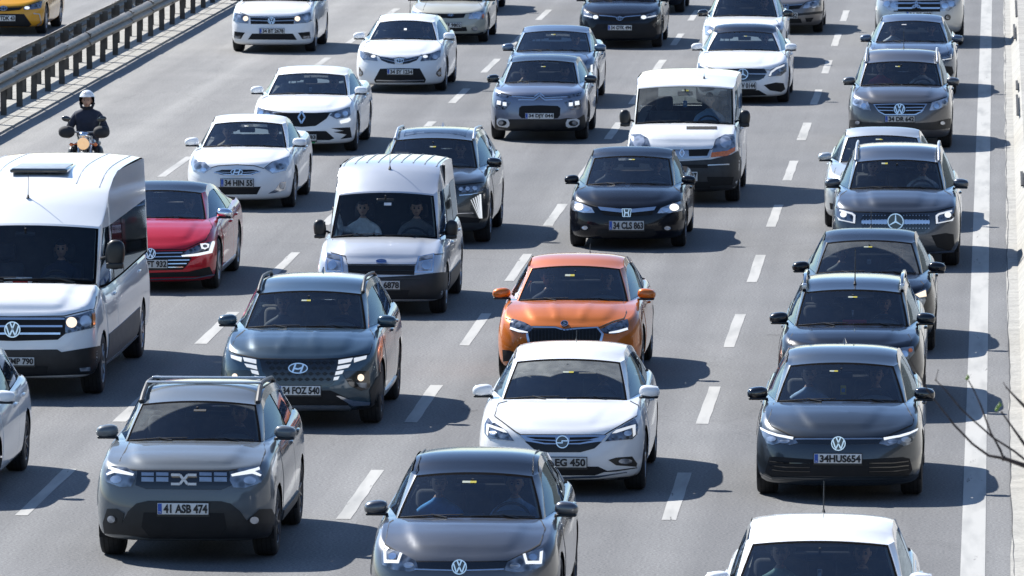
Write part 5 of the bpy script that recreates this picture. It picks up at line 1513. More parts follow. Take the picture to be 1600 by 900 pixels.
# white panel van of the third row, and the black saloon in front of it
c = car('white_minibus', 'white mid-sized van with an orange indicator under its lamp and dark grey bumper', 'van', 'van',
        crop=(870, 90, 2.903), xR=1156, yg=314, L=4.78, W=1.80, H=1.97, fo=.83, wb=3.05, yc=.92, yt=1.55, yp=2.4, gc=.20, r=.33,
        nose=415, cowl=298, top=124, roof=50, wsb=(348, 810), wst=(364, 806), Lc=.55, pe=3.2, sag=.13,
        roofp=[(1.55, 1.775), (1.75, 1.84), (2.3, 1.88), (4.2, 1.86), (4.68, 1.80)], zwt=lambda y: 1.66,
        see=True, paint=P_WHITE2, mirror='plain', mir=(-.02, -.12), mirs=.85, wheel='cap', bulge=[('up', .5, .62, .01, .04)],
        ws_glass=glass_mat('dusty_windscreen_van', (.72, .78, .76), dust=.22, sweep=[(-.15, .0, 1.1, .74)]))
hood(c, [(330, 400), (345, 310), (810, 310), (800, 350), (760, 352), (722, 372), (705, 416), (568, 420), (430, 416), (410, 372), (370, 350)])
patch(c, 'hood_slot', [(588, 314), (726, 314), (726, 327), (588, 327)], 'void', .010)
lamp(c, [(702, 440), (712, 400), (725, 368), (762, 350), (804, 352), (808, 408), (770, 430)], 'lampg', subs=[('reflector', el(764, 385, 26, 26), 'lamp'), ('indicator', [(698, 452), (702, 432), (770, 424), (806, 406), (805, 424), (770, 446)], 'orange')])
patch(c, 'grille_panel', [(440, 418), (568, 422), (700, 418), (690, 455), (568, 462), (446, 455)], 'satin', .010)
patch(c, 'grille', [(598, 420), (694, 418), (682, 446), (600, 448)], 'void', .018); patch(c, 'grille', [(446, 418), (538, 420), (536, 448), (456, 446)], 'void', .018)
emblem(c, 568, 434, .062, 'renault', tilt=12, lift=.03)
patch(c, 'bumper_cladding', [(320, 440), (350, 450), (440, 462), (568, 470), (700, 462), (790, 440), (820, 422), (836, 470), (832, 590), (700, 602), (430, 602), (310, 590), (304, 480)], 'clad', .010)
patch(c, 'bumper_groove', [(450, 486), (682, 486), (684, 500), (452, 500)], 'void', .018)
patch(c, 'bumper_ledge', ribbon([(684, 488), (780, 484)], 5), 'satin', .018, both=True)
patch(c, 'lower_grille', [(440, 562), (700, 562), (695, 588), (446, 588)], 'void', .018); patch(c, 'lower_intake', [(680, 540), (800, 540), (790, 575), (690, 580)], 'void', .018, both=True)
plate(c, 497, 518, 638, 560, '34 AV 227')
wipers(c); antenna(c, .28, 1.9, .10, 40); sticker(c, 583, 150, .12, .035)
c = car('black_saloon', 'black saloon with a chrome grille wing and lit headlamps, plate 34 CLS 863', 'car', 'sedan',
        crop=(870, 90, 2.903), xR=1072, yg=384.5, L=4.54, W=1.72, H=1.43, fo=.88, wb=2.70, yc=1.02, yt=1.85, yp=2.35, gc=.15, r=.315,
        nose=678, cowl=578, top=445, roof=396, wsb=(132, 530), wst=(170, 510), Lc=.75, pe=2.5, sag=.2,
        see=True, paint=P_BLACK, mirror='body', mirs=.95, bulge=[('up', .45, .58, .012, .05)])
hood(c, [(85, 650), (105, 598), (132, 586), (530, 586), (560, 610), (560, 648), (475, 676), (455, 680), (318, 686), (190, 678), (170, 674)])
patch(c, 'grille', [(190, 686), (446, 686), (430, 714), (318, 722), (215, 714)], 'void', .006)
patch(c, 'grille_wing', [(186, 678), (290, 688), (345, 688), (450, 678), (440, 694), (345, 704), (292, 704), (200, 694)], 'chrome', .016)
emblem(c, 317, 704, .070, 'honda', tilt=6, lift=.03)
lamp(c, [(455, 706), (470, 684), (520, 664), (568, 650), (574, 664), (566, 694), (505, 706)], 'lamp', subs=[('lit_bulb', el(530, 680, 20, 15), 'bulbw'), ('reflector', el(492, 692, 16, 9), 'refl')])
patch(c, 'lower_grille', [(190, 778), (440, 778), (455, 800), (425, 815), (210, 815), (175, 800)], 'void', .006)
lamp(c, el(500, 773, 24, 16), 'void', name='fog_surround', off=.006, subs=[('fog_light', el(500, 773, 14, 9), 'lamp')])
plate(c, 237, 741, 395, 782, '34 CLS 863', M_PLATEG)
wipers(c); sticker(c, 340, 463, .10, .03); antenna(c, -.5, .5, .0001) if False else None

# the red fastback and the big white van
c = car('red_fastback', 'red fastback saloon with a black roof, right beside the big white van', 'car', 'sedan',
        crop=(220, 270, 4.7375), xR=343, yg=450, L=4.86, W=1.87, H=1.43, fo=.93, wb=2.84, yc=1.12, yt=1.98, yp=2.5, gc=.14, r=.345, rear=.5, rtop=1.35,
        nose=565, cowl=340, top=126, roof=52, wsb=(-245, 502), wst=(-130, 468), Lc=.75, pe=2.6, sag=.19, boot=False, roofmat=paint('black_roof', (.006, .007, .012), 0, .28, dirt=.02, coat=.6),
        paint=paint('deep_red', (.50, .008, .022), .2, .32, dirt=.02), wheel='five', mirror='chrome', bulge=[('up', .50, .66, .018, .045), ('crease', .62, .72, .01, .03)])
hood(c, [(-300, 560), (-260, 400), (-240, 352), (505, 352), (530, 400), (480, 500), (330, 566), (72, 572), (-180, 566)])
patch(c, 'grille', [(-200, 578), (72, 584), (335, 578), (310, 612), (378, 628), (345, 680), (310, 716), (72, 722), (-165, 716), (-230, 628), (-165, 612)], 'void', .006)
for k, (w_) in enumerate((235, 245, 285, 265, 240)):
    y = 598 + k * 26
    patch(c, 'grille_bar', ribbon([(72 - w_, y - 4), (40, y), (104, y), (72 + w_, y - 4)] , 7), 'chrome', .014)
emblem(c, 72, 600, .075, 'vw', tilt=10, lift=.03)
lamp(c, [(300, 612), (340, 575), (430, 532), (535, 506), (542, 522), (518, 588), (400, 614)], 'lampd',
     subs=[('daytime_light', [(298, 612), (400, 600), (496, 580), (515, 522), (524, 508), (538, 506), (540, 520), (520, 590), (420, 614), (305, 622)], 'led', .018),
           ('light_ring', [(436, 530), (470, 524), (500, 530), (496, 552), (470, 568), (444, 562)], 'led', .018), ('reflector', el(468, 546, 16, 11), 'lampd', .024)])
patch(c, 'lower_grille', [(-260, 740), (60, 740), (350, 732), (508, 694), (532, 744), (480, 764), (60, 774), (-350, 764)], 'void', .006)
patch(c, 'bumper_trim', ribbon([(-250, 778), (72, 786), (400, 776), (548, 748)], 7), 'chrome', .012)
plate(c, -51, 645, 195, 705, '34 FT 932', M_PLATEG)
wipers(c); side_patch(c, 'sill_trim', [(c.fo + .5, .18), (c.fo + .5, .27), (c.fo + c.wb - .45, .27), (c.fo + c.wb - .45, .18)], M_SATIN, .012, .03)
c = car('white_high_van', 'big white high-roofed van with a roof hatch at the left edge, plate ending EMP 790', 'van', 'van',
        crop=(0, 330, 3.0), xR=162, yg=614, L=6.84, W=2.04, H=2.62, fo=1.0, wb=4.49, yc=1.05, yt=1.72, yp=3.0, gc=.25, r=.36,
        nose=495, cowl=328, top=56, roof=-268, wsb=(-290, 441), wst=(-275, 441), Lc=.55, pe=3.2, sag=.16, rear=.04, rtop=.08,
        bulk=True, roofp=[(1.72, 2.01), (2.1, 2.19), (2.7, 2.38), (3.5, 2.50), (4.2, 2.52), (6.3, 2.49), (6.75, 2.41)], zwt=lambda y: 1.90, belt=[(1.5, 1.22), (6.7, 1.24)],
        paint=P_WHITE, mirror='plain', mir=(.02, .12), mirs=1.12, wheel='ten', side_glass=G_DARK, bulge=[('up', .55, .70, .02, .06)], inset=.05)
hood(c, [(-310, 490), (-300, 360), (-280, 340), (441, 340), (450, 400), (440, 458), (300, 492), (62, 496), (-180, 492)])
patch(c, 'grille', [(-180, 498), (62, 500), (305, 496), (305, 575), (270, 602), (62, 608), (-145, 602), (-180, 575)], 'void', .006)
for k in range(3):
    y = 506 + k * 34; patch(c, 'grille_bar', ribbon([(-178, y), (30, y), (94, y), (302 - k * 10, y)], 9), 'chrome', .016)
emblem(c, 60, 555, .096, 'vw', tilt=6, lift=.035)
lamp(c, [(305, 500), (380, 484), (440, 462), (446, 500), (440, 545), (305, 574)], 'lampd', subs=[('lit_bulb', el(334, 522, 25, 24), 'bulb'), ('reflector', el(398, 516, 26, 26), 'lamp'), ('indicator', [(428, 480), (442, 474), (442, 530), (430, 536)], 'orange')])
patch(c, 'bumper_cladding', [(-340, 630), (-160, 658), (-140, 648), (62, 650), (268, 648), (288, 660), (470, 630), (482, 700), (476, 758), (62, 772), (-330, 758)], 'cladb', .010)
patch(c, 'lower_grille', [(-100, 725), (225, 725), (220, 758), (-90, 758)], 'void', .018); lamp(c, [(370, 733), (418, 728), (418, 745), (374, 747)], 'lamp', name='fog_light', off=.018)
plate(c, -36, 685, 160, 722, '34 EMP 790', M_PLATEG)
wipers(c)
m = MB(); y = 3.35; z = c.bvh.ray_cast(Vector((0, y - c.fo, 5)), Vector((0, 0, -1)))[0].z
m.box(-.34, .36, y - .45 - c.fo, y + .50 - c.fo, z - .02, z + .028, bev=.015); m.build('roof_hatch', [M_GLOSSBLACK], c.root)
m = MB(); m.box(-.31, .33, y - .41 - c.fo, y + .46 - c.fo, z + .026, z + .034, bev=.003); m.build('hatch_glass', [simple('hatch_tint', (.30, .33, .35), .35)], c.root)
antenna(c, -.03, 2.15, .30, 8, .004)
for x in (-.78, -.5, .5, .78):
    m = MB(); pts = []
    for k in range(12):
        y = 2.6 + k * .35; h = c.bvh.ray_cast(Vector((x, y - c.fo, 6)), Vector((0, 0, -1))); pts.append((x, y - c.fo, h[0].z + .0))
    m.tube(pts, .012, 6, flat=.6); m.build('roof_rib', [simple('roof_seam_grey', (.42, .43, .44), .5)], c.root)
side_patch(c, 'lower_flank_band', [(c.fo + .5, .30), (c.fo + .5, .66), (c.fo + c.wb - .5, .68), (c.fo + c.wb - .5, .30)], simple('lower_flank_grey', (.12, .115, .11), .6), .012, .03)  # grey band along the lower flank
side_patch(c, 'sill_trim', [(c.fo + .45, .26), (c.fo + .45, .33), (c.fo + c.wb - .45, .33), (c.fo + c.wb - .45, .26)], M_SATIN, .03, .03)
# white cars of the left lanes
c = car('white_small_saloon', 'white small saloon with a lens-shaped grille, plate 34 HIN 55', 'car', 'sedan',
        crop=(280, 90, 3.75), xR=462, yg=323, L=4.37, W=1.69, H=1.45, fo=.84, wb=2.57, yc=1.0, yt=1.80, yp=2.3, gc=.15, r=.31,
        nose=630, cowl=524, top=374, roof=320, wsb=(125, 622), wst=(203, 598), Lc=.75, pe=2.4, sag=.18, paint=P_WHITE, mirror='body', wheel='ten', bulge=[('up', .5, .6, .01, .05)])
hood(c, [(75, 600), (100, 545), (130, 534), (625, 534), (650, 560), (640, 585), (545, 612), (495, 650), (440, 634), (338, 628), (230, 634), (170, 650), (130, 625)])
patch(c, 'grille', [(205, 672), (250, 658), (430, 657), (475, 668), (430, 686), (250, 688)], 'void', .006)
patch(c, 'grille_trim', ribbon([(207, 673), (260, 684), (338, 688), (420, 684), (472, 669)], 5), 'chrome', .014); patch(c, 'grille_bar', ribbon([(225, 672), (300, 674)], 4), 'satin', .014); patch(c, 'grille_bar', ribbon([(376, 674), (456, 670)], 4), 'satin', .014)
emblem(c, 338, 672, .095, 'hyundai', tilt=10, lift=.03)
lamp(c, [(500, 652), (550, 612), (636, 580), (642, 622), (622, 662), (545, 680)], 'lamp', subs=[('reflector', el(588, 640, 24, 18), 'lampg'), ('reflector', el(545, 660, 16, 10), 'refl')])
patch(c, 'lower_grille', [(212, 758), (345, 760), (478, 756), (455, 800), (235, 802)], 'void', .006)
lamp(c, [(566, 770), (590, 732), (624, 726), (620, 772), (560, 792), (520, 796)], 'chrome', name='fog_surround', off=.006, subs=[('fog_light', el(602, 752, 16, 18), 'lamp')])
plate(c, 243, 712, 434, 757, '34 HIN 55', M_PLATEG); wipers(c); sticker(c, 394, 402, .07, .03, (M_WHITE, M_YEL))
c = car('white_saloon', 'white saloon with a diamond badge and light strips below its lamps, plate ending 083', 'car', 'sedan',
        crop=(280, 90, 3.75), xR=559, yg=235, L=4.63, W=1.79, H=1.44, fo=.91, wb=2.71, yc=1.05, yt=1.86, yp=2.35, gc=.15, r=.325,
        nose=325, cowl=217, top=90, roof=42, wsb=(520, 988), wst=(578, 968), Lc=.75, pe=2.6, sag=.18, paint=P_WHITE, mirror='body', wheel='ten', bulge=[('up', .42, .58, .012, .05)])
hood(c, [(460, 300), (490, 240), (520, 226), (990, 226), (1010, 250), (998, 292), (900, 322), (718, 330), (600, 324)])
patch(c, 'grille', [(552, 326), (718, 324), (884, 326), (862, 358), (800, 400), (718, 406), (640, 400), (575, 358)], 'void', .006)
emblem(c, 718, 352, .090, 'renault', tilt=14, lift=.03)
lamp(c, [(880, 340), (900, 322), (998, 292), (1002, 335), (985, 352), (920, 360)], 'lampg', subs=[('reflector', el(925, 340, 18, 12), 'refl'), ('reflector', el(970, 328, 16, 14), 'refl')])
patch(c, 'daytime_light', [(938, 370), (998, 352), (1002, 366), (985, 378), (945, 386)], 'led', .012, both=True)
patch(c, 'lower_grille', [(560, 432), (860, 430), (908, 472), (880, 482), (560, 482), (530, 470)], 'void', .006)
patch(c, 'side_intake', [(888, 414), (1000, 408), (1010, 466), (945, 476), (980, 450), (905, 436), (965, 428)], 'void', .006, both=True)
plate(c, 633, 451, 803, 486, '34 CJ 083', M_PLATEG); m = MB(); p, n = front_point(c, 718, 490); m.box(p.x - .23, p.x + .23, p.y - .04, p.y - .02, p.z - .03, p.z + .0); m.build('plate_strip', [M_GREEN], c.root, smooth=0)
wipers(c)
c = car('white_five_door', 'white hatchback with an oval badge between two grille wings, plate 34 SY 1234', 'car', 'hatch',
        crop=(540, 0, 6.0), xR=698, yg=141, L=4.27, W=1.73, H=1.46, fo=.95, wb=2.60, yc=1.02, yt=1.82, yp=2.3, gc=.14, r=.32,
        nose=545, cowl=372, top=190, roof=122, wsb=(228, 862), wst=(325, 815), see=True, Lc=.78, pe=2.5, sag=.18, paint=P_WHITE, mirror='body', wheel='ten', bulge=[('up', .4, .58, .01, .06)])
hood(c, [(165, 480), (195, 400), (230, 384), (862, 384), (895, 420), (885, 475), (800, 502), (575, 548), (510, 538), (445, 548), (325, 530), (240, 505)])
patch(c, 'grille', [(312, 530), (455, 552), (462, 602), (400, 592), (335, 565)], 'gloss', .006, both=True)
patch(c, 'grille_bar', ribbon([(335, 548), (400, 566), (458, 580)], 6), 'satin', .014, both=True); patch(c, 'grille_bar', ribbon([(318, 532), (400, 546), (455, 556)], 5), 'chrome', .014, both=True)
emblem(c, 510, 570, .074, 'toyota', tilt=10, lift=.03)
lamp(c, [(700, 575), (722, 524), (800, 505), (890, 478), (882, 530), (850, 562)], 'lampg', subs=[('daytime_light', el(745, 533, 22, 12), 'led'), ('reflector', el(832, 535, 24, 20), 'lamp')])
patch(c, 'lower_grille', [(325, 645), (510, 640), (695, 642), (752, 745), (740, 772), (280, 772), (268, 748)], 'void', .006); patch(c, 'bumper_trim', ribbon([(290, 752), (510, 756), (735, 750)], 9), 'satin', .014)
lamp(c, [(893, 628), (850, 675), (848, 700), (870, 718), (896, 715)], 'gloss', name='fog_surround', off=.006, subs=[('fog_light', el(872, 686, 17, 17), 'lampg')])
plate(c, 390, 650, 630, 697, '34 SY 1234'); wipers(c); antenna(c, -.02, 3.3, .36, 12, .005); sticker(c, 560, 275, .06, .09, (M_WHITE, M_WHITE))
c = car('white_family_van', 'white family van with its headlamps on, plate 34 BT 2678, beside the guard rail', 'van', 'hatch',
        crop=(350, 0, 4.0), xR=494, yg=80, L=4.41, W=1.74, H=1.80, fo=.88, wb=2.68, yc=.98, yt=1.62, yp=2.3, gc=.16, r=.32, rear=.1, rtop=.2,
        nose=100, cowl=5, top_z=1.66, roof_z=1.79, Lc=.6, pe=2.9, sag=.16, paint=P_WHITE, mirror='body', wheel='cap', inset=.06)
hood(c, [(95, 75), (110, 30), (130, 14), (520, 14), (545, 40), (535, 78), (440, 104), (300, 108), (165, 104)])
patch(c, 'grille', [(165, 108), (300, 112), (440, 108), (436, 150), (168, 150)], 'void', .006); patch(c, 'grille_bar', ribbon([(168, 128), (300, 132), (436, 128)], 5), 'satin', .014); patch(c, 'grille_bar', ribbon([(168, 110), (300, 114), (436, 110)], 4), 'satin', .014)
emblem(c, 298, 130, .074, 'vw', tilt=8, lift=.03)
lamp(c, [(440, 106), (470, 92), (540, 80), (546, 130), (520, 142), (440, 148)], 'lampg', subs=[('lit_bulb', el(458, 118, 17, 15), 'bulb'), ('reflector', el(508, 112, 18, 16), 'lamp')])
patch(c, 'lower_grille', [(175, 210), (430, 210), (455, 248), (150, 246)], 'void', .006)
lamp(c, [(462, 205), (535, 198), (540, 238), (490, 244)], 'void', name='fog_surround', off=.006, subs=[('fog_light', [(490, 224), (535, 224), (535, 238), (492, 240)], 'lampg')])
plate(c, 222, 178, 375, 209, '34 BT 2678'); wipers(c)
c = car('cream_old_saloon', 'old cream saloon at the top behind the white hatchback with plate 34 SY 1234', 'car', 'sedan',
        crop=(540, 0, 6.0), xR=763, yg=65, L=4.25, W=1.66, H=1.40, nose=128, cowl=8, top_z=1.30, roof_z=1.39, Lc=.7, pe=2.8, sag=.18, nose_y=0, yc=1.05,
        paint=paint('cream_paint', (.47, .46, .38), .1, .4, dirt=.1), mirror='black', r=.30)
hood(c, [(720, 120), (740, 60), (760, 20), (1240, 20), (1275, 60), (1290, 105), (1150, 128), (985, 132), (840, 130)])
patch(c, 'grille', [(860, 130), (1125, 130), (1108, 166), (985, 172), (880, 166)], 'void', .006); emblem(c, 985, 148, .06, 'hyundai', lift=.03)
lamp(c, [(1150, 180), (1160, 130), (1210, 116), (1298, 106), (1304, 150), (1285, 182)], 'lamp', subs=[('reflector', el(1215, 150, 30, 20), 'refl'), ('indicator', el(1285, 150, 12, 20), 'orange')])
patch(c, 'lower_grille', [(860, 258), (1130, 252), (1140, 290), (860, 296)], 'void', .006); lamp(c, el(1210, 270, 32, 20), 'lampg', name='fog_light', off=.006)
patch(c, 'bumper_lip', [(760, 316), (1230, 312), (1290, 296), (1290, 312), (1230, 330), (760, 334)], 'cladb', .006)
plate(c, 865, 213, 1085, 258, '34 TF 9802', band=None); wipers(c)
c = car('dark_saloon', 'dark car cut by the top edge, above the cream old saloon', 'car', 'sedan', crop=(740, 0, 4), xR=778, yg=20, nose_z=.72, cowl_z=.95, top_z=1.35, roof_z=1.46, paint=P_BLACK2)
generic_face(c, text='34 JU 455')
# silver-violet small crossover and blue-grey saloon behind it
c = car('mauve_grey_hatchback', 'mauve-grey small hatchback with white rings round its fog lamps, plate 34 DJY 044', 'car', 'hatch',
        crop=(740, 0, 4.0), xR=919, yg=217, L=4.0, W=1.71, H=1.47, fo=.82, wb=2.54, yc=.95, yt=1.66, yp=2.2, gc=.17, r=.325,
        nose=585, cowl=518, top=376, roof=337, wsb=(192, 657), wst=(252, 638), see=True, Lc=.62, pe=2.8, sag=.17, paint=paint('mauve_grey', (.19, .22, .29), .55, .33, dirt=.04),
        roofmat=paint('black_roof', (.012, .013, .018), .1, .28, dirt=.04), mirror='black', wheel='five', dkr=True)
hood(c, [(168, 580), (175, 545), (195, 528), (655, 528), (678, 550), (672, 580), (585, 600), (412, 606), (245, 600)])
patch(c, 'grille_trim', ribbon([(240, 603), (350, 610), (380, 612)], 6), 'chrome', .012); patch(c, 'grille_trim', ribbon([(442, 612), (480, 610), (585, 605)], 6), 'chrome', .012)
patch(c, 'grille_trim', ribbon([(280, 624), (350, 624), (380, 626)], 6), 'chrome', .012); patch(c, 'grille_trim', ribbon([(442, 626), (480, 624), (555, 622)], 6), 'chrome', .012)
lamp(c, [(582, 602), (668, 578), (668, 598), (592, 614)], 'lampd', name='upper_lamp')
lamp(c, [(566, 640), (600, 628), (664, 624), (670, 660), (664, 684), (604, 686)], 'lampd', subs=[('lit_bulb', [(594, 642), (618, 640), (618, 662), (594, 664)], 'led'), ('lit_bulb', [(630, 634), (656, 630), (658, 654), (632, 658)], 'led')])
emblem(c, 412, 605, .085, 'citroen', tilt=20, lift=.03)
patch(c, 'grille', [(285, 675), (300, 662), (412, 658), (525, 662), (542, 675), (540, 720), (525, 738), (300, 738), (283, 720)], 'void', .006)
patch(c, 'bumper_cladding', [(136, 720), (150, 760), (230, 745), (285, 745), (540, 745), (580, 738), (650, 740), (690, 715), (700, 770), (690, 810), (640, 826), (170, 826), (134, 800)], 'cladb', .008)
lamp(c, [(574, 768), (584, 746), (640, 740), (658, 750), (658, 776), (644, 790), (590, 796), (576, 786)], 'white', name='fog_surround', off=.014, subs=[('fog_recess', el(620, 768, 28, 17), 'void'), ('fog_light', el(628, 766, 17, 13), 'lampg', .026)])
plate(c, 323, 708, 500, 744, '34 DJY 044'); wipers(c); sticker(c, 435, 417, .09, .025)
c = car('blue_grey_saloon', 'blue-grey saloon right behind the mauve-grey small hatchback', 'car', 'sedan',
        crop=(740, 0, 4.0), xR=934, yg=163, L=4.43, W=1.72, H=1.47, nose_z=.80, cowl=320, top=192, roof=147, wsb=(256, 725), wst=(308, 696), Lc=.72, sag=.18, yc=1.03,
        paint=paint('steel_blue', (.14, .19, .26), .6, .32, dirt=.05), mirror='body', bulge=[('up', .45, .6, .014, .05)])
generic_face(c, text='34 RC 766', lights=False); wipers(c); sticker(c, 498, 216, .09, .03)
lamp(c, [(664, 440), (690, 412), (740, 396), (748, 430), (738, 460), (700, 470)], 'lampg', subs=[('daytime_light', [(728, 408), (740, 404), (740, 450), (706, 460), (704, 450), (728, 442)], 'led')])
c = car('black_lit_saloon', 'black saloon with a thin chrome line between lit lamps, plate 34 GYK 494', 'car', 'sedan',
        crop=(740, 0, 4.0), xR=1035, yg=73, L=4.63, W=1.75, H=1.43, nose=98, cowl=8, top_z=1.33, roof_z=1.43, Lc=.76, pe=2.6, sag=.18, paint=P_BLACK, mirror='black')
hood(c, [(700, 72), (715, 30), (735, 16), (1140, 16), (1155, 40), (1146, 74), (1050, 98), (915, 102), (785, 96)])
patch(c, 'grille', [(785, 100), (1045, 100), (1035, 124), (960, 134), (880, 134), (795, 124)], 'void', .006); patch(c, 'grille_trim', ribbon([(786, 98), (880, 106), (915, 118), (950, 106), (1045, 98)], 5), 'chrome', .014)
emblem(c, 914, 119, .068, 'toyota', lift=.03)
lamp(c, [(1042, 122), (1048, 100), (1100, 86), (1146, 70), (1142, 104), (1100, 116)], 'lampg', subs=[('lit_bulb', el(1062, 109, 17, 11), 'led'), ('daytime_light', ribbon([(1085, 110), (1138, 98)], 5), 'leds')])
patch(c, 'lower_grille', [(770, 150), (1110, 146), (1148, 200), (1128, 238), (740, 240), (728, 200)], 'void', .006); plate(c, 840, 158, 988, 188, '34 GYK 494'); wipers(c)
c = car('dark_hatchback', 'sliver of a dark car at the top edge, right of the black lit saloon', 'car', 'hatch', crop=(740, 0, 4), xR=1070, yg=19, nose_z=.75, cowl_z=.98, top_z=1.38, roof_z=1.49, paint=P_BLACK)
generic_face(c, text='34 YP 207')
# white coupe-like saloon with the dark roof and the white hatchback behind it
c = car('white_coupe_saloon', 'white low saloon with a black roof, half hidden behind the white mid-sized van', 'car', 'sedan',
        crop=(1080, 0, 5.295), xR=1233, yg=159, L=4.64, W=1.76, H=1.43, fo=.87, wb=2.70, yc=1.10, yt=1.92, yp=2.35, gc=.13, r=.325,
        nose=572, cowl=420, top=258, roof=184, wsb=(148, 752), wst=(232, 692), Lc=.76, pe=2.6, sag=.2, paint=P_WHITE, roofmat=paint('black_roof', (.012, .013, .018), .1, .28, dirt=.04), mirror='body', wheel='ten', bulge=[('up', .30, .45, .01, .05), ('crease', .55, .62, .008, .03)])
hood(c, [(70, 530), (110, 440), (150, 432), (752, 432), (790, 470), (780, 520), (655, 580), (428, 570), (220, 575), (120, 555)])
patch(c, 'grille', [(240, 576), (428, 566), (605, 570), (626, 600), (600, 645), (560, 664), (428, 672), (290, 664), (255, 645), (230, 600)], 'gloss', .006)
patch(c, 'grille_bar', ribbon([(232, 616), (380, 612)], 9), 'satin', .016); patch(c, 'grille_bar', ribbon([(476, 612), (620, 614)], 9), 'satin', .016)
emblem(c, 428, 614, .10, 'star', lift=.03, tilt=8)
lamp(c, [(636, 634), (652, 592), (700, 556), (786, 524), (784, 590), (742, 626)], 'lampd', subs=[('daytime_light', [(638, 630), (654, 594), (700, 560), (768, 534), (764, 548), (702, 576), (664, 604), (656, 628)], 'leds'), ('reflector', el(738, 582, 22, 18), 'lampg')])
patch(c, 'side_intake', [(600, 704), (700, 682), (762, 688), (776, 736), (742, 760), (650, 746)], 'void', .006, both=True)
patch(c, 'lower_grille', [(240, 752), (428, 742), (560, 746), (625, 784), (428, 790), (225, 784)], 'void', .006)
plate(c, 323, 680, 533, 735, '34 BV 0144'); wipers(c); sticker(c, 447, 300, .06, .025)
c = car('white_lit_hatchback', 'white hatchback with black mirrors right behind the white low saloon with the black roof', 'car', 'hatch',
        crop=(1080, 0, 5.295), xc=1163, yg=101, L=4.1, W=1.71, H=1.45, nose_z=.78, cowl=137, top_z=1.34, roof_z=1.46, wsb=(158, 698), Lc=.72, sag=.18, yc=1.0, paint=P_WHITE, mirror='black')
generic_face(c, text='34 KM 118', lights=False); wipers(c)
lamp(c, [(112, 214), (150, 208), (205, 244), (152, 292), (118, 280)], 'lamp', subs=[('lit_bulb', el(160, 262, 16, 14), 'bulb')])
patch(c, 'side_vent', [(116, 356), (136, 350), (132, 386), (120, 396)], 'void', .006, both=True)
c = car('tan_grey_saloon', 'tan-grey old saloon with a black bumper strip, top edge, plate ending 182', 'car', 'sedan',
        crop=(1080, 0, 5.295), xR=1286, yg=50, L=4.45, W=1.69, H=1.44, nose=38, cowl_z=.96, top_z=1.34, roof_z=1.44, Lc=.7, paint=paint('tan_grey', (.20, .185, .175), .4, .36, dirt=.08), mirror='body')
hood(c, [(590, 10), (610, -40), (960, -40), (1040, 2), (950, 18), (925, 40), (785, 44), (650, 38)])
patch(c, 'grille', [(650, 44), (785, 48), (920, 40), (895, 72), (785, 82), (675, 74)], 'void', .006); patch(c, 'grille_trim', ribbon([(650, 44), (785, 48), (920, 40)], 5), 'chrome', .014)
emblem(c, 783, 62, .07, 'honda', lift=.03)
lamp(c, [(920, 70), (950, 22), (1040, 3), (1074, 18), (1066, 56), (1000, 68)], 'lamp', subs=[('reflector', el(1010, 36, 30, 20), 'lampg')])
patch(c, 'bumper_strip', [(880, 112), (1096, 90), (1100, 108), (880, 130)], 'cladb', .010, both=True)
patch(c, 'lower_grille', [(660, 156), (905, 154), (916, 188), (650, 190)], 'void', .006); patch(c, 'side_intake', [(942, 150), (1012, 146), (990, 180), (952, 180)], 'void', .006, both=True)
plate(c, 690, 104, 880, 151, '34 FB 182'); wipers(c)
# right lane, far
c = car('silver_off_roader', 'silver tall off-roader with chrome grille bars, cut by the top edge', 'car', 'suv',
        crop=(1340, 0, 5.622), xR=1505, yg=70, L=4.8, W=1.87, H=1.87, fo=.82, wb=2.78, yc=1.15, yt=1.75, nose=4, cowl_z=1.22, top_z=1.70, roof_z=1.85, Lc=.6, pe=2.8, gc=.27, r=.40, paint=paint('silver_paint', (.5, .52, .52)), mirror='chrome')
hood(c, [(200, 0), (215, -60), (820, -60), (850, 0), (720, 6), (516, 8), (310, 6)])
patch(c, 'grille', [(312, 10), (725, 10), (725, 102), (318, 102)], 'void', .008)
for y in (30, 72): patch(c, 'grille_bar', ribbon([(318, y), (470, y), (500, y - 4)], 14), 'chrome', .02); patch(c, 'grille_bar', ribbon([(534, y - 4), (560, y), (722, y)], 14), 'chrome', .02)
emblem(c, 516, 52, .10, 'diamonds', lift=.04)
lamp(c, [(724, 10), (790, 4), (856, 4), (860, 50), (800, 95), (726, 94)], 'lamp', subs=[('reflector', el(764, 52, 28, 24), 'refl'), ('reflector', el(820, 36, 26, 24), 'refl')])
lamp(c, el(790, 152, 28, 26), 'black', name='fog_surround', off=.006, subs=[('fog_light', el(790, 152, 17, 16), 'lampg')])
patch(c, 'lower_grille', [(300, 190), (740, 190), (790, 250), (250, 250)], 'void', .006); q = PX(c, [(-.26, .72), (.26, .61)]); plate(c, q[0][0], q[0][1], q[1][0], q[1][1], '34 BE 903')
c = car('slate_blue_saloon', 'slate-blue saloon between the silver tall off-roader and the brown-grey compact off-roader', 'car', 'sedan',
        crop=(1340, 0, 5.622), xR=1494, yg=147, L=4.63, W=1.74, H=1.44, nose_z=.74, cowl=370, top=180, roof=114, wsb=(168, 802), wst=(248, 738), see=True, Lc=.74, sag=.18, yc=1.06,
        paint=paint('slate_blue', (.10, .13, .18), .5, .32, dirt=.04), mirror='body', bulge=[('up', .42, .6, .014, .05)])
generic_face(c, text='34 VD 640', lights=False); wipers(c); sticker(c, 408, 217, .10, .025, (M_WHITE, M_WHITE))
lamp(c, [(700, 500), (770, 492), (838, 462), (832, 520), (790, 546), (716, 540)], 'lampd', subs=[('daytime_light', ribbon([(818, 478), (818, 515), (730, 530)], 6), 'leds'), ('reflector', el(760, 512, 20, 12), 'lampg')])
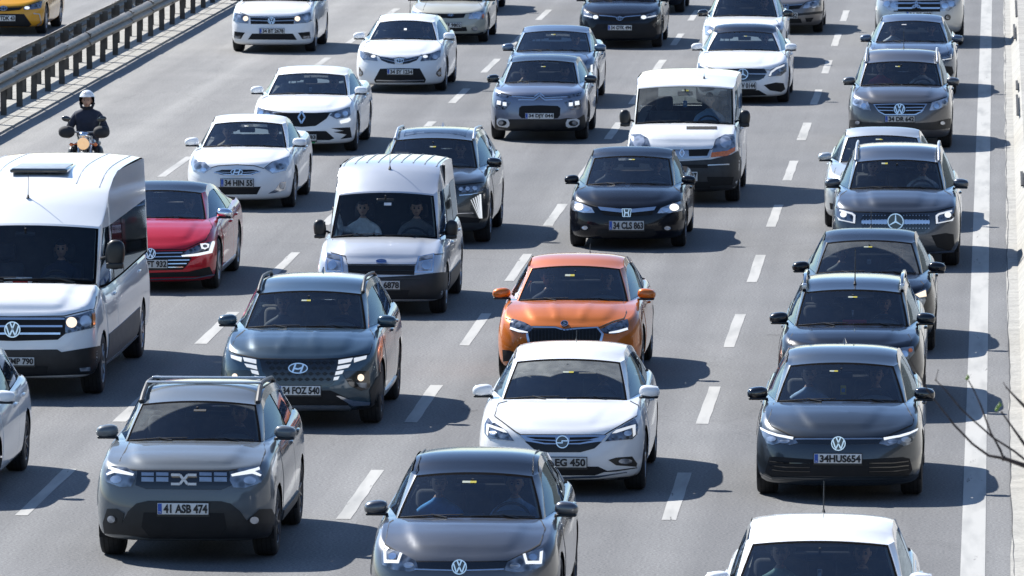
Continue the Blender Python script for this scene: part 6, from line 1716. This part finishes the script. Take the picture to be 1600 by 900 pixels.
patch(c, 'side_intake', [(760, 580), (828, 584), (842, 640), (800, 690), (780, 640)], 'void', .006, both=True)
c = car('brown_grey_suv', 'brown-grey compact off-roader, plate 34 DR 642, in the right lane', 'car', 'suv',
        crop=(1300, 0, 4.0), xR=1487, yg=230, L=4.43, W=1.79, H=1.67, fo=.87, wb=2.60, yc=1.05, yt=1.75, yp=2.3, gc=.19, r=.35,
        nose=645, cowl=534, top=382, roof=303, wsb=(176, 688), wst=(216, 650), Lc=.68, pe=2.6, sag=.17, paint=paint('brown_grey', (.105, .104, .108), .6, .33, dirt=.06), mirror='body', wheel='five', bulge=[('up', .46, .6, .02, .05)])
hood(c, [(140, 612), (150, 570), (175, 544), (690, 544), (712, 570), (716, 606), (620, 640), (422, 648), (240, 645), (200, 630)])
patch(c, 'grille', [(258, 652), (422, 648), (594, 650), (562, 700), (520, 720), (330, 720), (292, 700)], 'chrome', .006); patch(c, 'grille_inset', [(268, 658), (422, 654), (584, 656), (556, 696), (518, 713), (332, 713), (298, 696)], 'void', .012)
for y in (672, 690): patch(c, 'grille_bar', ribbon([(285, y), (385, y + 2)], 5), 'chrome', .018); patch(c, 'grille_bar', ribbon([(460, y + 2), (570, y)], 5), 'chrome', .018)
emblem(c, 422, 683, .095, 'vw', tilt=8, lift=.035)
lamp(c, [(606, 692), (625, 640), (680, 625), (722, 610), (722, 655), (655, 686)], 'lamp', subs=[('reflector', el(650, 664, 16, 16), 'refl'), ('indicator', el(698, 640, 14, 12), 'lampg')])
patch(c, 'bumper_cladding', [(112, 750), (140, 748), (190, 762), (300, 768), (422, 772), (560, 768), (640, 762), (712, 744), (742, 740), (740, 800), (640, 812), (200, 812), (112, 790)], 'cladb', .006)
lamp(c, el(688, 768, 20, 15), 'black', name='fog_surround', off=.012, subs=[('fog_light', el(688, 768, 14, 11), 'lamp')])
plate(c, 332, 725, 516, 763, '34 DR 642', M_PLATEG); wipers(c); roof_rails(c, M_SATIN, h=.04, r=.018); sticker(c, 410, 416, .09, .03); antenna(c, .02, 3.6, .4, 20, .005)
# left edge: white car, grey car, taxi
c = car('white_hatchback', 'white car at the left edge, only its right flank and rear wheel in view', 'car', 'hatch', crop=(0, 400, 2.646), xR=-4, yg=777, L=4.3, W=1.78, H=1.46, nose_z=.74, cowl_z=.96, top_z=1.33, roof_z=1.45, paint=P_WHITE2, mirror='body', wheel='ten', dkr=True)
generic_face(c, text='34 SA 310'); wipers(c)
c = car('grey_saloon', 'sliver of a grey car at the left edge, in front of the yellow taxi', 'car', 'sedan', crop=(0, 0, 4), xR=-44, yg=118, nose_z=.74, cowl_z=.95, top_z=1.33, roof_z=1.45, paint=paint('mid_grey', (.16, .16, .165), .5))
generic_face(c, text='34 HL 229')
c = car('taxi', 'yellow taxi beyond the guard rails at the top left', 'taxi', 'sedan',
        crop=(0, 0, 4.0), xR=73, yg=52, L=4.63, W=1.74, H=1.44, nose=42, cowl_z=.94, top_z=1.33, roof_z=1.43, Lc=.76, pe=2.6, paint=paint('taxi_yellow', (.80, .36, .008), 0, .38, dirt=.05), mirror='body')
hood(c, [(-190, 20), (-180, -30), (-160, -60), (230, -60), (250, 8), (150, 40), (22, 46), (-110, 40)])
patch(c, 'grille', [(-105, 44), (22, 50), (145, 44), (125, 62), (22, 72), (-80, 62)], 'void', .006); emblem(c, 22, 56, .085, 'toyota', lift=.03)
lamp(c, [(145, 46), (200, 28), (262, 6), (255, 50), (200, 60), (150, 62)], 'lampd', subs=[('lit_bulb', el(168, 50, 16, 9), 'led')])
patch(c, 'lower_grille', [(-105, 90), (22, 86), (150, 88), (196, 152), (180, 164), (-140, 164), (-152, 152)], 'void', .006)
patch(c, 'bumper_trim', ribbon([(208, 84), (244, 88), (256, 140), (232, 158)], 6), 'satin', .010, both=True)
plate(c, -52, 97, 95, 131, '34 TDK 43')
m = MB(); z = c.roof_z; m.box(-.2, .2, 1.35, 1.5, z - .01, z + .12, bev=.03); m.build('roof_sign', [paint('taxi_yellow', (.7, .3, .01))], c.root)
txt('TAKSİ', m and COL.objects[-1] if False else c.root, (0, 1.345, z + .055), .3, .07, M_INK, 'sign_letters', bold=.01)
# ------------------------------------------------------------------ people
M_HAIRS = [simple('hair_black', (.012, .010, .009), .6), simple('hair_brown', (.045, .025, .015), .6), simple('hair_grey', (.28, .27, .26), .7)]
M_EYE = simple('eye_dark', (.02, .015, .012), .3); M_LIP = simple('lips', (.30, .12, .10), .5)
SKINS = [simple('skin_light', (.50, .31, .22), .5, vary=.06), simple('skin_tan', (.38, .22, .15), .5, vary=.06)]
def cloth(name, col): return simple('cloth_' + name, col, .85, vary=.15, scale=18)
def skin_mesh(verts, edges, radii, sub=2, root=0):
    me = bpy.data.meshes.new('sk'); me.from_pydata(verts, edges, [])
    o = bpy.data.objects.new('sk', me); COL.objects.link(o)
    md_ = o.modifiers.new('s', 'SKIN'); md_.use_smooth_shade = True
    bm = bmesh.new(); bm.from_mesh(me); L = bm.verts.layers.skin.verify()
    bm.verts.ensure_lookup_table()
    for i, v in enumerate(bm.verts):
        rr = radii[i]; v[L].radius = rr if isinstance(rr, tuple) else (rr, rr); v[L].use_root = (i == root)
    bm.to_mesh(me); bm.free()
    sb = o.modifiers.new('u', 'SUBSURF'); sb.levels = sub; sb.render_levels = sub
    dg = bpy.context.evaluated_depsgraph_get(); ev = bpy.data.meshes.new_from_object(o.evaluated_get(dg))
    vs = [v.co.copy() for v in ev.vertices]; fs = [tuple(p.vertices) for p in ev.polygons]
    bpy.data.objects.remove(o); bpy.data.meshes.remove(me); bpy.data.meshes.remove(ev)
    return vs, fs
def head_into(m, C, yaw=0.0, pitch=0.0, s=1.0):
    """a head with brow, sockets, nose, lips, ears; faces -y"""
    R = Matrix.Translation(C) @ Matrix.Rotation(yaw, 4, 'Z') @ Matrix.Rotation(pitch, 4, 'X') @ Matrix.Scale(s, 4)
    n, k = 24, 20; vs, fs = [], []
    for i in range(k + 1):
        th = math.pi * i / k
        for j in range(n):
            a = 2 * math.pi * j / n
            x, y, z = math.sin(th) * math.cos(a), math.sin(th) * math.sin(a), math.cos(th)
            X = .075 * x * (1 - .18 * max(0, -z)); Y = .096 * y; Z = .118 * z
            if y < 0:
                front = (-y) ** 1.2
                Y = -.088 * (-y) ** .9
                Y -= .026 * math.exp(-(x / .16) ** 2 - ((z + .12) / .20) ** 2) * front      # nose
                Y += .006 * (math.exp(-((abs(x) - .40) / .18) ** 2 - ((z - .06) / .13) ** 2))  # eye sockets
                Y -= .006 * math.exp(-(x / .5) ** 2 - ((z - .22) / .08) ** 2)                 # brow
                Y -= .008 * math.exp(-(x / .3) ** 2 - ((z + .50) / .10) ** 2)                 # lips
                Y -= .010 * math.exp(-(x / .3) ** 2 - ((z + .80) / .14) ** 2)                 # chin
            vs.append(R @ Vector((X, Y, Z)))
    for i in range(k):
        for j in range(n): fs.append((i * n + j, (i + 1) * n + j, (i + 1) * n + (j + 1) % n, i * n + (j + 1) % n))
    m.add(vs, fs, 0)
    for sgn in (-1, 1):
        m.ball(R @ Vector((sgn * .030, -.078, .007)), (.013 * s, .008 * s, .006 * s), 10, 8, 3)
        m.tube([R @ Vector((sgn * .016, -.088, .026)), R @ Vector((sgn * .032, -.086, .031)), R @ Vector((sgn * .050, -.074, .025))], .0035 * s, 6, 3)
        m.ball(R @ Vector((sgn * .077, .005, -.005)), (.010 * s, .018 * s, .030 * s), 10, 8, 0)
    m.ball(R @ Vector((0, -.091, -.058)), (.024 * s, .006 * s, .006 * s), 10, 6, 4)
    return R
def hand_into(m, W_, D_, up, side, s=1.0, curl=1.0):
    """palm from the wrist W_ along D_, four fingers of unequal length curling towards -up, thumb off the side"""
    D_ = D_.normalized(); X = D_.cross(up).normalized() * side; N_ = X.cross(D_).normalized() * side
    P = W_ + D_ * .045 * s
    M = Matrix(((X.x, D_.x, N_.x, P.x), (X.y, D_.y, N_.y, P.y), (X.z, D_.z, N_.z, P.z), (0, 0, 0, 1)))
    m.ball((0, 0, 0), (1, 1, 1), 12, 8, 0, pw=.8, M=M @ Matrix.Diagonal((.040 * s, .050 * s, .015 * s, 1)))
    for q in range(12 * 9): pass
    for i, L in enumerate((.066, .075, .070, .056)):
        x = (-.030 + .020 * i) * s
        p = [Vector((x, .040 * s, 0))]; a = .25 * curl
        for sg_, l in ((0, .45), (1, .32), (2, .23)):
            p.append(p[-1] + Vector((0, math.cos(a), -math.sin(a))) * L * l * s); a += .75 * curl
        m.tube([M @ q for q in p], [.0088 * s, .0085 * s, .0078 * s, .0060 * s], 8, 0)
    p = [Vector((-.032, -.015, 0)) * s, Vector((-.055, .012, -.010)) * s, Vector((-.062, .038, -.022)) * s]
    m.tube([M @ q for q in p], [.0105 * s, .0095 * s, .007 * s], 8, 0)
def figure(kind):
    """seated figure; the hip point is the origin, it faces -y"""
    if kind == 'driver': arm = [((.25, -.20, .27), (.155, -.47, .33)), ((-.25, -.18, .26), (-.155, -.47, .34))]
    elif kind == 'passenger': arm = [((.25, -.05, .22), (.10, -.27, .14)), ((-.25, -.05, .22), (-.08, -.28, .13))]
    elif kind == 'waving': arm = [((.25, -.05, .22), (.10, -.27, .14)), ((-.30, -.10, .44), (-.34, -.22, .68))]
    elif kind == 'rider': arm = [((.31, -.08, .22), (.27, -.36, .18)), ((-.31, -.08, .22), (-.27, -.36, .18))]
    elif kind == 'child': arm = [((.22, -.08, .24), (.12, -.26, .20)), ((-.22, -.08, .24), (-.12, -.26, .20))]
    lean = -.06 if kind == 'rider' else .05
    V = [(0, 0, 0), (0, lean * .4, .17), (0, lean, .36), (0, lean - .01, .48), (0, lean - .03, .57), (0, lean - .04, .63)]
    Rr = [(.15, .11), (.145, .105), (.165, .11), (.11, .085), (.054, .056), (.052, .055)]
    E = [(0, 1), (1, 2), (2, 3), (3, 4), (4, 5)]
    for (el_, wr), s in zip(arm, (1, -1)):
        n = len(V); V += [(s * .16, lean, .45), (s * .205, lean - .01, .41), el_, tuple(Vector(el_).lerp(Vector(wr), .5)), wr]; Rr += [.068, .058, .046, .040, .029]
        E += [(3, n), (n, n + 1), (n + 1, n + 2), (n + 2, n + 3), (n + 3, n + 4)]
    for s in (1, -1):
        n = len(V)
        if kind == 'rider': pts = [(s * .10, -.02, -.02), (s * .20, -.40, -.06), (s * .19, -.24, -.48), (s * .19, -.36, -.54)]
        else: pts = [(s * .09, -.04, -.02), (s * .13, -.44, .10), (s * .12, -.72, -.24), (s * .12, -.86, -.24)]
        V += pts; Rr += [.09, .062, .042, .035]; E += [(0, n), (n, n + 1), (n + 1, n + 2), (n + 2, n + 3)]
    if kind == 'rider':
        Rr[1] = (.19, .14); Rr[2] = (.22, .15); Rr[3] = (.16, .11); Rr[4] = (.07, .07)
        for q in range(6, 16): Rr[q] = Rr[q] * 1.35
    vs, fs = skin_mesh(V, E, Rr)
    m = MB()
    cen = []
    wr_ = [Vector(a[1]) for a in arm]
    mi = []
    for f in fs:
        c_ = sum((vs[i] for i in f), Vector()) / len(f)
        if c_.z > .585 and abs(c_.x) < .09: k = 0
        elif any((c_ - w).length < .035 for w in wr_): k = 0
        elif c_.z < .06 and c_.y < -.03 or c_.z < -.02: k = 2
        else: k = 1
        mi.append(k)
    m.v += vs; m.f += fs; m.m += mi
    hc = Vector((0, lean - .055, .735 if kind != 'rider' else .70))
    R = head_into(m, hc, yaw={'driver': .05, 'passenger': .12, 'child': .35}.get(kind, 0))
    for (el_, wr), s in zip(arm, (1, -1)):
        d = (Vector(wr) - Vector(el_)).normalized(); hand_into(m, Vector(wr), d if kind != 'waving' or s > 0 else Vector((0, -.2, 1)), Vector((0, 0, 1)) if not (kind == 'waving' and s < 0) else Vector((0, 1, 0)), s, curl=1.3 if kind in ('driver', 'rider') else .7)
    o = m.build('person', [SKINS[0], MATS['tyre_rubber'], MATS['dark_interior'], M_EYE, M_LIP], smooth=80)
    me = o.data; bpy.data.objects.remove(o)
    h = MB()
    n, k = 20, 12; hv, hf = [], []
    for i in range(k + 1):
        th = math.radians(100) * i / k
        for j in range(n):
            a = 2 * math.pi * j / n; x, y, z = math.sin(th) * math.cos(a), math.sin(th) * math.sin(a), math.cos(th)
            lift = 1.0
            if y < -.2 and z < .50: lift = .86         # hairline
            hv.append(R @ Vector((.083 * x * lift, .104 * y * lift, .126 * z * (1 if lift == 1 else .9) )))
    for i in range(k):
        for j in range(n): hf.append((i * n + j, (i + 1) * n + j, (i + 1) * n + (j + 1) % n, i * n + (j + 1) % n))
    h.add(hv, hf); ho = h.build('hair', [M_HAIRS[0]], smooth=80); hm = ho.data; bpy.data.objects.remove(ho)
    return me, hm
FIG = {k: figure(k) for k in ('driver', 'passenger', 'waving', 'rider', 'child')}
def place_person(kind, loc, label, shirt, s=.95, hair=0, skin=0, group='people in the vehicles', hat=False):
    me, hm = FIG[kind]
    o = bpy.data.objects.new('person', me); COL.objects.link(o); o.location = loc; o.scale = (s, s, s)
    tag(o, label, 'person', group)
    if len(label.split()) > 16: print('LONG', label)
    for i, mt in ((0, SKINS[skin]), (1, shirt)):
        o.material_slots[i].link = 'OBJECT'; o.material_slots[i].material = mt
    if not hat:
        h = bpy.data.objects.new('hair', hm); COL.objects.link(h); h.parent = o
        h.material_slots[0].link = 'OBJECT'; h.material_slots[0].material = M_HAIRS[hair]
    return o
DK = cloth('navy', (.02, .025, .045)); BLK = cloth('black', (.012, .012, .014)); WHT = cloth('white', (.74, .76, .78)); LBL = cloth('light_blue', (.34, .50, .72)); GRY = cloth('grey', (.14, .15, .16)); RED = cloth('red', (.5, .03, .06)); BEI = cloth('beige', (.42, .36, .26)); MNT = cloth('mint', (.30, .50, .46)); BLU = cloth('blue', (.06, .30, .68))
PEOPLE = [
 ('bronze_grey_hatchback', 'driver', LBL, 0, 2, 'driver in a light blue shirt at the wheel of the bronze grey hatchback'),
 ('bronze_grey_hatchback', 'passenger', BLU, 0, 1, 'front passenger in blue with a pale scarf in the bronze grey hatchback'),
 ('dark_grey_hatchback', 'driver', BLK, 0, 0, 'driver in dark clothes in the dark slate hatchback with plate 34HUS654'),
 ('dark_grey_hatchback', 'passenger', LBL, 0, 0, 'front passenger in a pale blue shirt in the dark slate hatchback'),
 ('white_hatchback', 'driver', GRY, 0, 0, 'driver behind the dusty windscreen of the white hatchback with plate ending EG 450'),
 ('white_hatchback.001', 'driver', BLK, 0, 0, 'driver of the white car cut off at the lower right'),
 ('white_hatchback.001', 'passenger', MNT, 0, 1, 'front passenger in pale green in the white car cut off at the lower right'),
 ('grey_suv', 'driver', DK, 1, 0, 'driver alone in the dusty grey compact off-roader with crossbars'),
 ('orange_hatchback', 'driver', BLK, 0, 0, 'driver in dark clothes in the orange hatchback'),
 ('orange_hatchback', 'passenger', DK, 0, 1, 'front passenger of the orange hatchback'),
 ('blue_grey_suv', 'driver', DK, 1, 0, 'driver of the deep blue-grey off-roader with plate 34 FOZ 540'),
 ('blue_grey_suv', 'passenger', GRY, 0, 1, 'front passenger of the deep blue-grey off-roader with plate 34 FOZ 540'),
 ('black_hatchback', 'driver', BLK, 0, 0, 'driver of the small black hatchback in the right lane'),
 ('black_hatchback', 'passenger', GRY, 1, 0, 'front passenger of the small black hatchback in the right lane'),
 ('black_estate', 'driver', DK, 1, 0, 'driver of the black estate with the red object on its dashboard'),
 ('graphite_suv', 'driver', WHT, 0, 0, 'driver in a white shirt in the graphite boxy off-roader'),
 ('graphite_suv', 'passenger', BLK, 0, 1, 'front passenger in black in the graphite boxy off-roader'),
 ('silver_panel_van', 'driver', GRY, 0, 0, 'driver in grey in the silver high-roofed small van'),
 ('silver_panel_van', 'waving', WHT, 0, 0, 'passenger in white with one hand raised in the silver high-roofed small van'),
 ('charcoal_suv', 'driver', BLK, 0, 0, 'driver of the charcoal off-roader with fan-shaped lights'),
 ('white_minibus', 'driver', LBL, 1, 0, 'driver in light blue in the white mid-sized van'),
 ('black_saloon', 'driver', BLK, 0, 0, 'driver of the black saloon with plate 34 CLS 863'),
 ('black_saloon', 'passenger', GRY, 0, 1, 'front passenger of the black saloon with plate 34 CLS 863'),
 ('red_fastback', 'driver', GRY, 0, 0, 'driver alone in the red fastback'),
 ('white_high_van', 'driver', DK, 1, 0, 'driver of the big white high-roofed van at the left edge'),
 ('white_small_saloon', 'driver', GRY, 0, 0, 'driver of the white small saloon with plate 34 HIN 55'),
 ('white_small_saloon', 'passenger', BEI, 1, 1, 'front passenger of the white small saloon with plate 34 HIN 55'),
 ('white_saloon', 'driver', GRY, 0, 0, 'driver in the white saloon with the diamond badge'),
 ('white_five_door', 'driver', LBL, 0, 0, 'driver of the white hatchback with plate 34 SY 1234'),
 ('mauve_grey_hatchback', 'driver', BLK, 0, 0, 'driver in black in the mauve-grey small hatchback'),
 ('mauve_grey_hatchback', 'passenger', BEI, 0, 1, 'front passenger of the mauve-grey small hatchback'),
 ('blue_grey_saloon', 'driver', GRY, 1, 0, 'driver of the blue-grey saloon behind the mauve-grey small hatchback'),
 ('white_coupe_saloon', 'driver', GRY, 0, 0, 'driver of the white low saloon with the black roof'),
 ('white_lit_hatchback', 'driver', DK, 0, 0, 'driver of the white hatchback with black mirrors'),
 ('slate_blue_saloon', 'driver', DK, 1, 0, 'driver of the slate-blue saloon'),
 ('slate_blue_saloon', 'passenger', WHT, 0, 0, 'front passenger in white in the slate-blue saloon'),
 ('brown_grey_suv', 'driver', WHT, 0, 0, 'driver in a white shirt in the brown-grey compact off-roader'),
 ('brown_grey_suv', 'passenger', RED, 0, 1, 'front passenger in red in the brown-grey compact off-roader'),
 ('silver_saloon', 'driver', GRY, 0, 0, 'driver of the half hidden silver saloon'),
]
for key, kind, shirt, skin, hair, lab in PEOPLE:
    c = CARS[key]; s = .95
    van = c.cls == 'van'
    y = c.yc + 1.0 - c.fo + .26 - (.12 if van else 0)
    top = min(c.roof_z - .17, c.cowl_z + .46) if not van else c.cowl_z + .42
    if kind == 'driver': x = .36
    else: x = -.36
    place_person(kind, (c.X + x, c.Y + y, top - .86 * s), lab, shirt, s, hair, skin)
# things behind windscreens
def hang(c, x, y, mats, label, h=.05, w=.03, cat='pendant'):
    """a small thing on a cord from the rear-view mirror"""
    z0 = c.top_z - .15; yy = c.Y + c.yt - .09 - c.fo
    m = MB(); m.tube([(0, 0, 0), (0, 0, -.09)], .0025, 5, mi=1); m.box(-w, w, -.006, .006, -.09 - h * 2, -.09, bev=.004, mi=0); m.box(-w * .6, w * .6, -.009, -.005, -.09 - h * 1.4, -.09 - h * .6, bev=.002, mi=2)
    o = m.build('pendant', mats, None); o.location = (c.X + x, yy, z0); tag(o, label, cat, 'pendants hanging from rear-view mirrors'); return o
MY = simple('yellow_card', (.75, .50, .03), .6); MBLU = simple('blue_card', (.05, .22, .5), .6); MRED = simple('red_card', (.55, .02, .03), .6)
hang(CARS['dark_grey_hatchback'], .02, 0, [MY, M_INK, MBLU], 'yellow air freshener hanging in the dark slate hatchback', .05, .03)
hang(CARS['black_hatchback'], 0, 0, [M_WHITE, M_INK, M_SATIN], 'pale oval pendant hanging in the small black hatchback', .03, .022)
hang(CARS['black_estate'], 0, 0, [M_SATIN, M_INK, M_WHITE], 'bead pendant hanging above the red object in the black estate', .04, .012)
hang(CARS['white_saloon'], 0, 0, [M_WHITE, M_INK, M_SATIN], 'pale pendant hanging in the white saloon with the diamond badge', .035, .022)
hang(CARS['white_hatchback.001'], 0, 0, [M_SATIN, M_INK, M_WHITE], 'pendant hanging in the white car cut off at the lower right', .05, .02)
hang(CARS['white_minibus'], .0, 0, [MBLU, M_INK, M_WHITE], 'blue pendant hanging in the white mid-sized van', .05, .03)
def dash_thing(c, x, name, mats, label, cat, size, dy=.18):
    m = MB(); a, b, h = size; m.box(-a, a, -b, b, 0, h, bev=.006); o = m.build(name, mats, None)
    o.location = (c.X + x, c.Y + c.yc + dy + .02 - c.fo, c.cowl_z - .068); tag(o, label, cat); return o
dash_thing(CARS['black_estate'], .03, 'red_folder', [MRED], 'red folder lying on the dashboard of the black estate', 'folder', (.14, .04, .115), .2)
o = dash_thing(CARS['white_high_van'], -.05, 'route_card', [M_WHITE, MRED], 'white card with red lettering behind the windscreen of the big white van', 'sign', (.17, .01, .10))
m = MB(); m.box(-.06, .12, -.013, -.0105, .03, .07, bev=.001); m.build('red_band', [MRED], o)
# ------------------------------------------------------------------ motorcycle and rider
g = ground(131, 308); MX, MY_ = g.x, g.y
mt = empty('motorcycle', (MX, MY_, 0), 'dark motorcycle with a round amber headlamp, ridden beside the guard rail', 'motorcycle')
M_MOTO = paint('dark_maroon', (.05, .012, .016), .2, .3); M_BLUR = simple('muff_cloth', (.02, .02, .024), .8)
for y, nm in ((0, 'front_wheel'), (1.38, 'rear_wheel')):
    m = MB(); n = 30
    pr = [(-.045, .24), (-.055, .27), (-.04, .295), (0, .305), (.04, .295), (.055, .27), (.045, .24)]
    m.lathe_x(pr, n, cy=y, cz=.305); w_ = m.build(nm, [M_TYRE], mt)
    m = MB(); m.lathe_x([(-.03, .245), (-.03, .22), (.03, .22), (.03, .245)], n, cy=y, cz=.305); m.lathe_x([(-.05, .001), (-.05, .05), (.05, .05), (.05, .001)], 14, cy=y, cz=.305)
    for k in range(12):
        a = k * math.pi / 6; m.tube([(0, y + .04 * math.cos(a), .305 + .04 * math.sin(a)), (0, y + .23 * math.cos(a), .305 + .23 * math.sin(a))], .005, 5)
    m.build('rim', [M_RIM], w_)
m = MB()
for s in (-1, 1): m.tube([(s * .09, 0, .305), (s * .09, .16, .80), (s * .09, .20, .95)], [.022, .026, .026], 8)
m.build('fork', [M_SATIN], mt)
m = MB(); m.tube([(0, -.28, .50), (0, -.16, .62), (0, .05, .645), (0, .26, .56)], [.02, .05, .06, .03], 10, flat=.5); m.build('front_mudguard', [M_MOTO], mt)
m = MB(); m.ball((0, .02, .84), (.105, .10, .105), 20, 14); o = m.build('headlamp_housing', [M_CHROME], mt)
m = MB(); m.lathe_x([(-.001, .001), (.010, .05), (.0, .092), (-.02, .095)], 24); hl_ = m.build('headlight', [glow('amber_headlamp', (1.0, .60, .28), .32, (.5, .38, .25))], mt); hl_.rotation_euler[2] = -math.pi / 2; hl_.location = (0, -.085, .845)
m = MB(); m.ball((0, .03, .975), (.085, .09, .06), 16, 10); m.build('instrument_pod', [M_CHROME], mt)
m = MB()
for s in (-1, 1):
    m2 = MB(); m2.tube([(s * .09, .0, .84), (s * .17, -.02, .83)], .01, 6); m2.ball((s * .19, -.03, .83), (.035, .035, .028), 12, 8); m2.build('indicator', [M_ORANGE], mt)
    m2 = MB(); m2.ball((s * .275, .08, 1.02), (.13, .12, .095), 18, 12, pw=.85); m2.build('hand_muff', [M_BLUR], mt)
    m2 = MB(); m2.tube([(s * .22, .12, 1.04), (s * .26, .10, 1.20)], .008, 6); m2.ball((s * .28, .08, 1.225), (.075, .02, .045), 14, 10, M=Matrix.Rotation(s * -.15, 4, 'Y')); m2.build('mirror', [M_GLOSSBLACK], mt)
    m2 = MB(); m2.ball((s * .21, .30, .62), (.07, .18, .17), 14, 10, pw=.8); m2.build('leg_guard', [M_BLACK], mt)
m = MB(); m.tube([(-.36, .18, 1.01), (-.2, .14, 1.02), (0, .16, 1.0), (.2, .14, 1.02), (.36, .18, 1.01)], .014, 8); m.build('handlebar', [M_STEEL], mt)
m = MB(); m.ball((0, .46, .80), (.15, .27, .13), 18, 12, pw=.85); m.build('fuel_tank', [M_MOTO], mt)
m = MB(); m.box(-.13, .13, .66, 1.35, .72, .80, bev=.035); m.build('seat', [M_BLACK], mt)
m = MB(); m.box(-.16, .16, .35, .85, .28, .62, bev=.06); m.tube([(.13, .5, .35), (.16, .9, .28), (.17, 1.5, .38)], .04, 8); m.tube([(0, .2, .85), (0, .4, .3), (0, .9, .3), (0, 1.0, .7), (0, 1.38, .305)], .03, 8); m.build('engine', [M_STEEL], mt)
m = MB(); m.tube([(0, 1.15, .72), (0, 1.45, .74), (0, 1.72, .62)], [.08, .09, .04], 10, flat=.5); m.build('rear_mudguard', [M_MOTO], mt)
rd = place_person('rider', (MX, MY_ + .62, .80), 'motorcycle rider in a dark jacket and white open-faced helmet beside the guard rail', DK, .98, 0, 1, group='riders', hat=True)  # darker skin tone stands for the face shaded by the helmet
m = MB(); C_ = Vector((0, -.115, .71)); n, k = 24, 14; hv, hf = [], []
for i in range(k + 1):
    th = math.radians(128) * i / k
    for j in range(n):
        a = 2 * math.pi * j / n; x, y, z = math.sin(th) * math.cos(a), math.sin(th) * math.sin(a), math.cos(th)
        hv.append(C_ + Vector((.128 * x, .148 * y + .012, .150 * z + .012)))
for i in range(k):
    for j in range(n):
        a = 2 * math.pi * (j + .5) / n; th = math.radians(128) * (i + .5) / k
        if math.sin(a) < -.25 and math.cos(th) < .22: continue
        hf.append((i * n + j, (i + 1) * n + j, (i + 1) * n + (j + 1) % n, i * n + (j + 1) % n))
m.add(hv, hf); m.box(-.075, .075, -.30, -.24, .765, .78, bev=.006)
hm_ = m.build('helmet', [paint('helmet_white', (.78, .79, .80), 0, .3)], rd, smooth=60)
m = MB(); m.box(-.05, .0, -.255, -.235, .825, .837, bev=.003, M=Matrix.Identity(4)); m.tube([(-.11, -.1, .665), (-.085, -.14, .595), (0, -.17, .575), (.085, -.14, .595), (.11, -.1, .665)], .024, 6); m.build('chin_strap', [M_BLACK], hm_)
# ------------------------------------------------------------------ bare young tree on the verge, its twig ends reach into the picture
M_BARK = simple('twig_bark', (.050, .036, .032), .8, vary=.4, scale=20); M_LEAF = simple('bud_green', (.16, .26, .04), .5, vary=.25, scale=30)
TY = 42.0
tr_ = empty('young_tree', (3.2, TY, .5), 'bare dark twigs with a few green buds reaching in from the right edge', 'tree')
m = MB(); m.tube([(0, 0, -.2), (.05, 0, 1.6), (-.05, .05, 3.2), (.02, 0, 4.6), (-.08, 0, 5.9)], [.10, .085, .065, .045, .015], 12); m.build('trunk', [M_BARK], tr_)
def TP(px, py, dy=0): p = at_y(px, py, TY + dy); return Vector((p.x - 3.2, dy, p.z - .5))
def twig(pts, r0, r1, name='branch', parent=None):
    m = MB(); P = [TP(*q) if len(q) > 1 and not isinstance(q, Vector) else q for q in pts]; n = len(P)
    m.tube(P, [lerp(r0, r1, i / (n - 1)) * .86 * rnd.uniform(.9, 1.1) for i in range(n)], 7)
    for i in range(1, n): m.ball(P[i], (r1 * 1.25 + .001,) * 3, 7, 5)
    return m.build(name, [M_BARK], parent or tr_, smooth=60)
b = twig([Vector((0, 0, 4.3)), Vector((-1.2, 0, 4.45)), (1700, 770), (1640, 742), (1600, 727), (1568, 716)], .035, .011)
twig([(1568, 716), (1545, 712), (1520, 694), (1490, 663), (1482, 652), (1455, 618), (1440, 592)], .0095, .003, 'twig', b)
twig([(1568, 716), (1563, 703), (1548, 676), (1532, 632), (1522, 610), (1514, 596), (1510, 591)], .008, .0028, 'twig', b)
twig([(1622, 735), (1585, 705), (1552, 684), (1520, 656), (1500, 637), (1478, 610), (1462, 594)], .008, .003, 'twig', b)
b2 = twig([Vector((0, 0, 3.9)), Vector((-1.5, 0, 4.5)), (1660, 740), (1625, 715), (1602, 696), (1585, 672), (1565, 644)], .02, .004)
b3 = twig([Vector((0, 0, 4.6)), Vector((-1.2, 0, 5.0)), (1640, 668), (1604, 638), (1588, 622), (1573, 606)], .02, .004)
twig([(1573, 606), (1568, 598)], .003, .002, 'twig', b3); twig([(1462, 594), (1466, 578)], .0026, .0018, 'twig', b); twig([(1440, 592), (1426, 570), (1420, 556)], .003, .0018, 'twig', b)
twig([(1455, 618), (1440, 600), (1428, 590)], .0028, .0018, 'twig', b)
for (x, y) in ((1511, 591), (1561, 634), (1557, 640)):
    m = MB(); p = TP(x, y); m.ball(p, (.008, .006, .011), 8, 6, M=Matrix.Rotation(.5, 4, 'Y')); m.ball(p + Vector((.006, 0, .008)), (.006, .006, .012), 8, 6, M=Matrix.Rotation(-.4, 4, 'Y')); m.build('bud', [M_LEAF], tr_)
for k in range(5):
    a = rnd.uniform(-.6, 1.4); z = 2.4 + k * .6
    q0 = Vector((0, 0, z)); q1 = q0 + Vector((math.cos(a) * .5, math.sin(a) * .3, .5)); q2 = q1 + Vector((math.cos(a) * .5, .1, .5))
    m = MB(); m.tube([q0, q1, q2], [.03, .02, .006], 7); m.build('branch', [M_BARK], tr_, smooth=60)
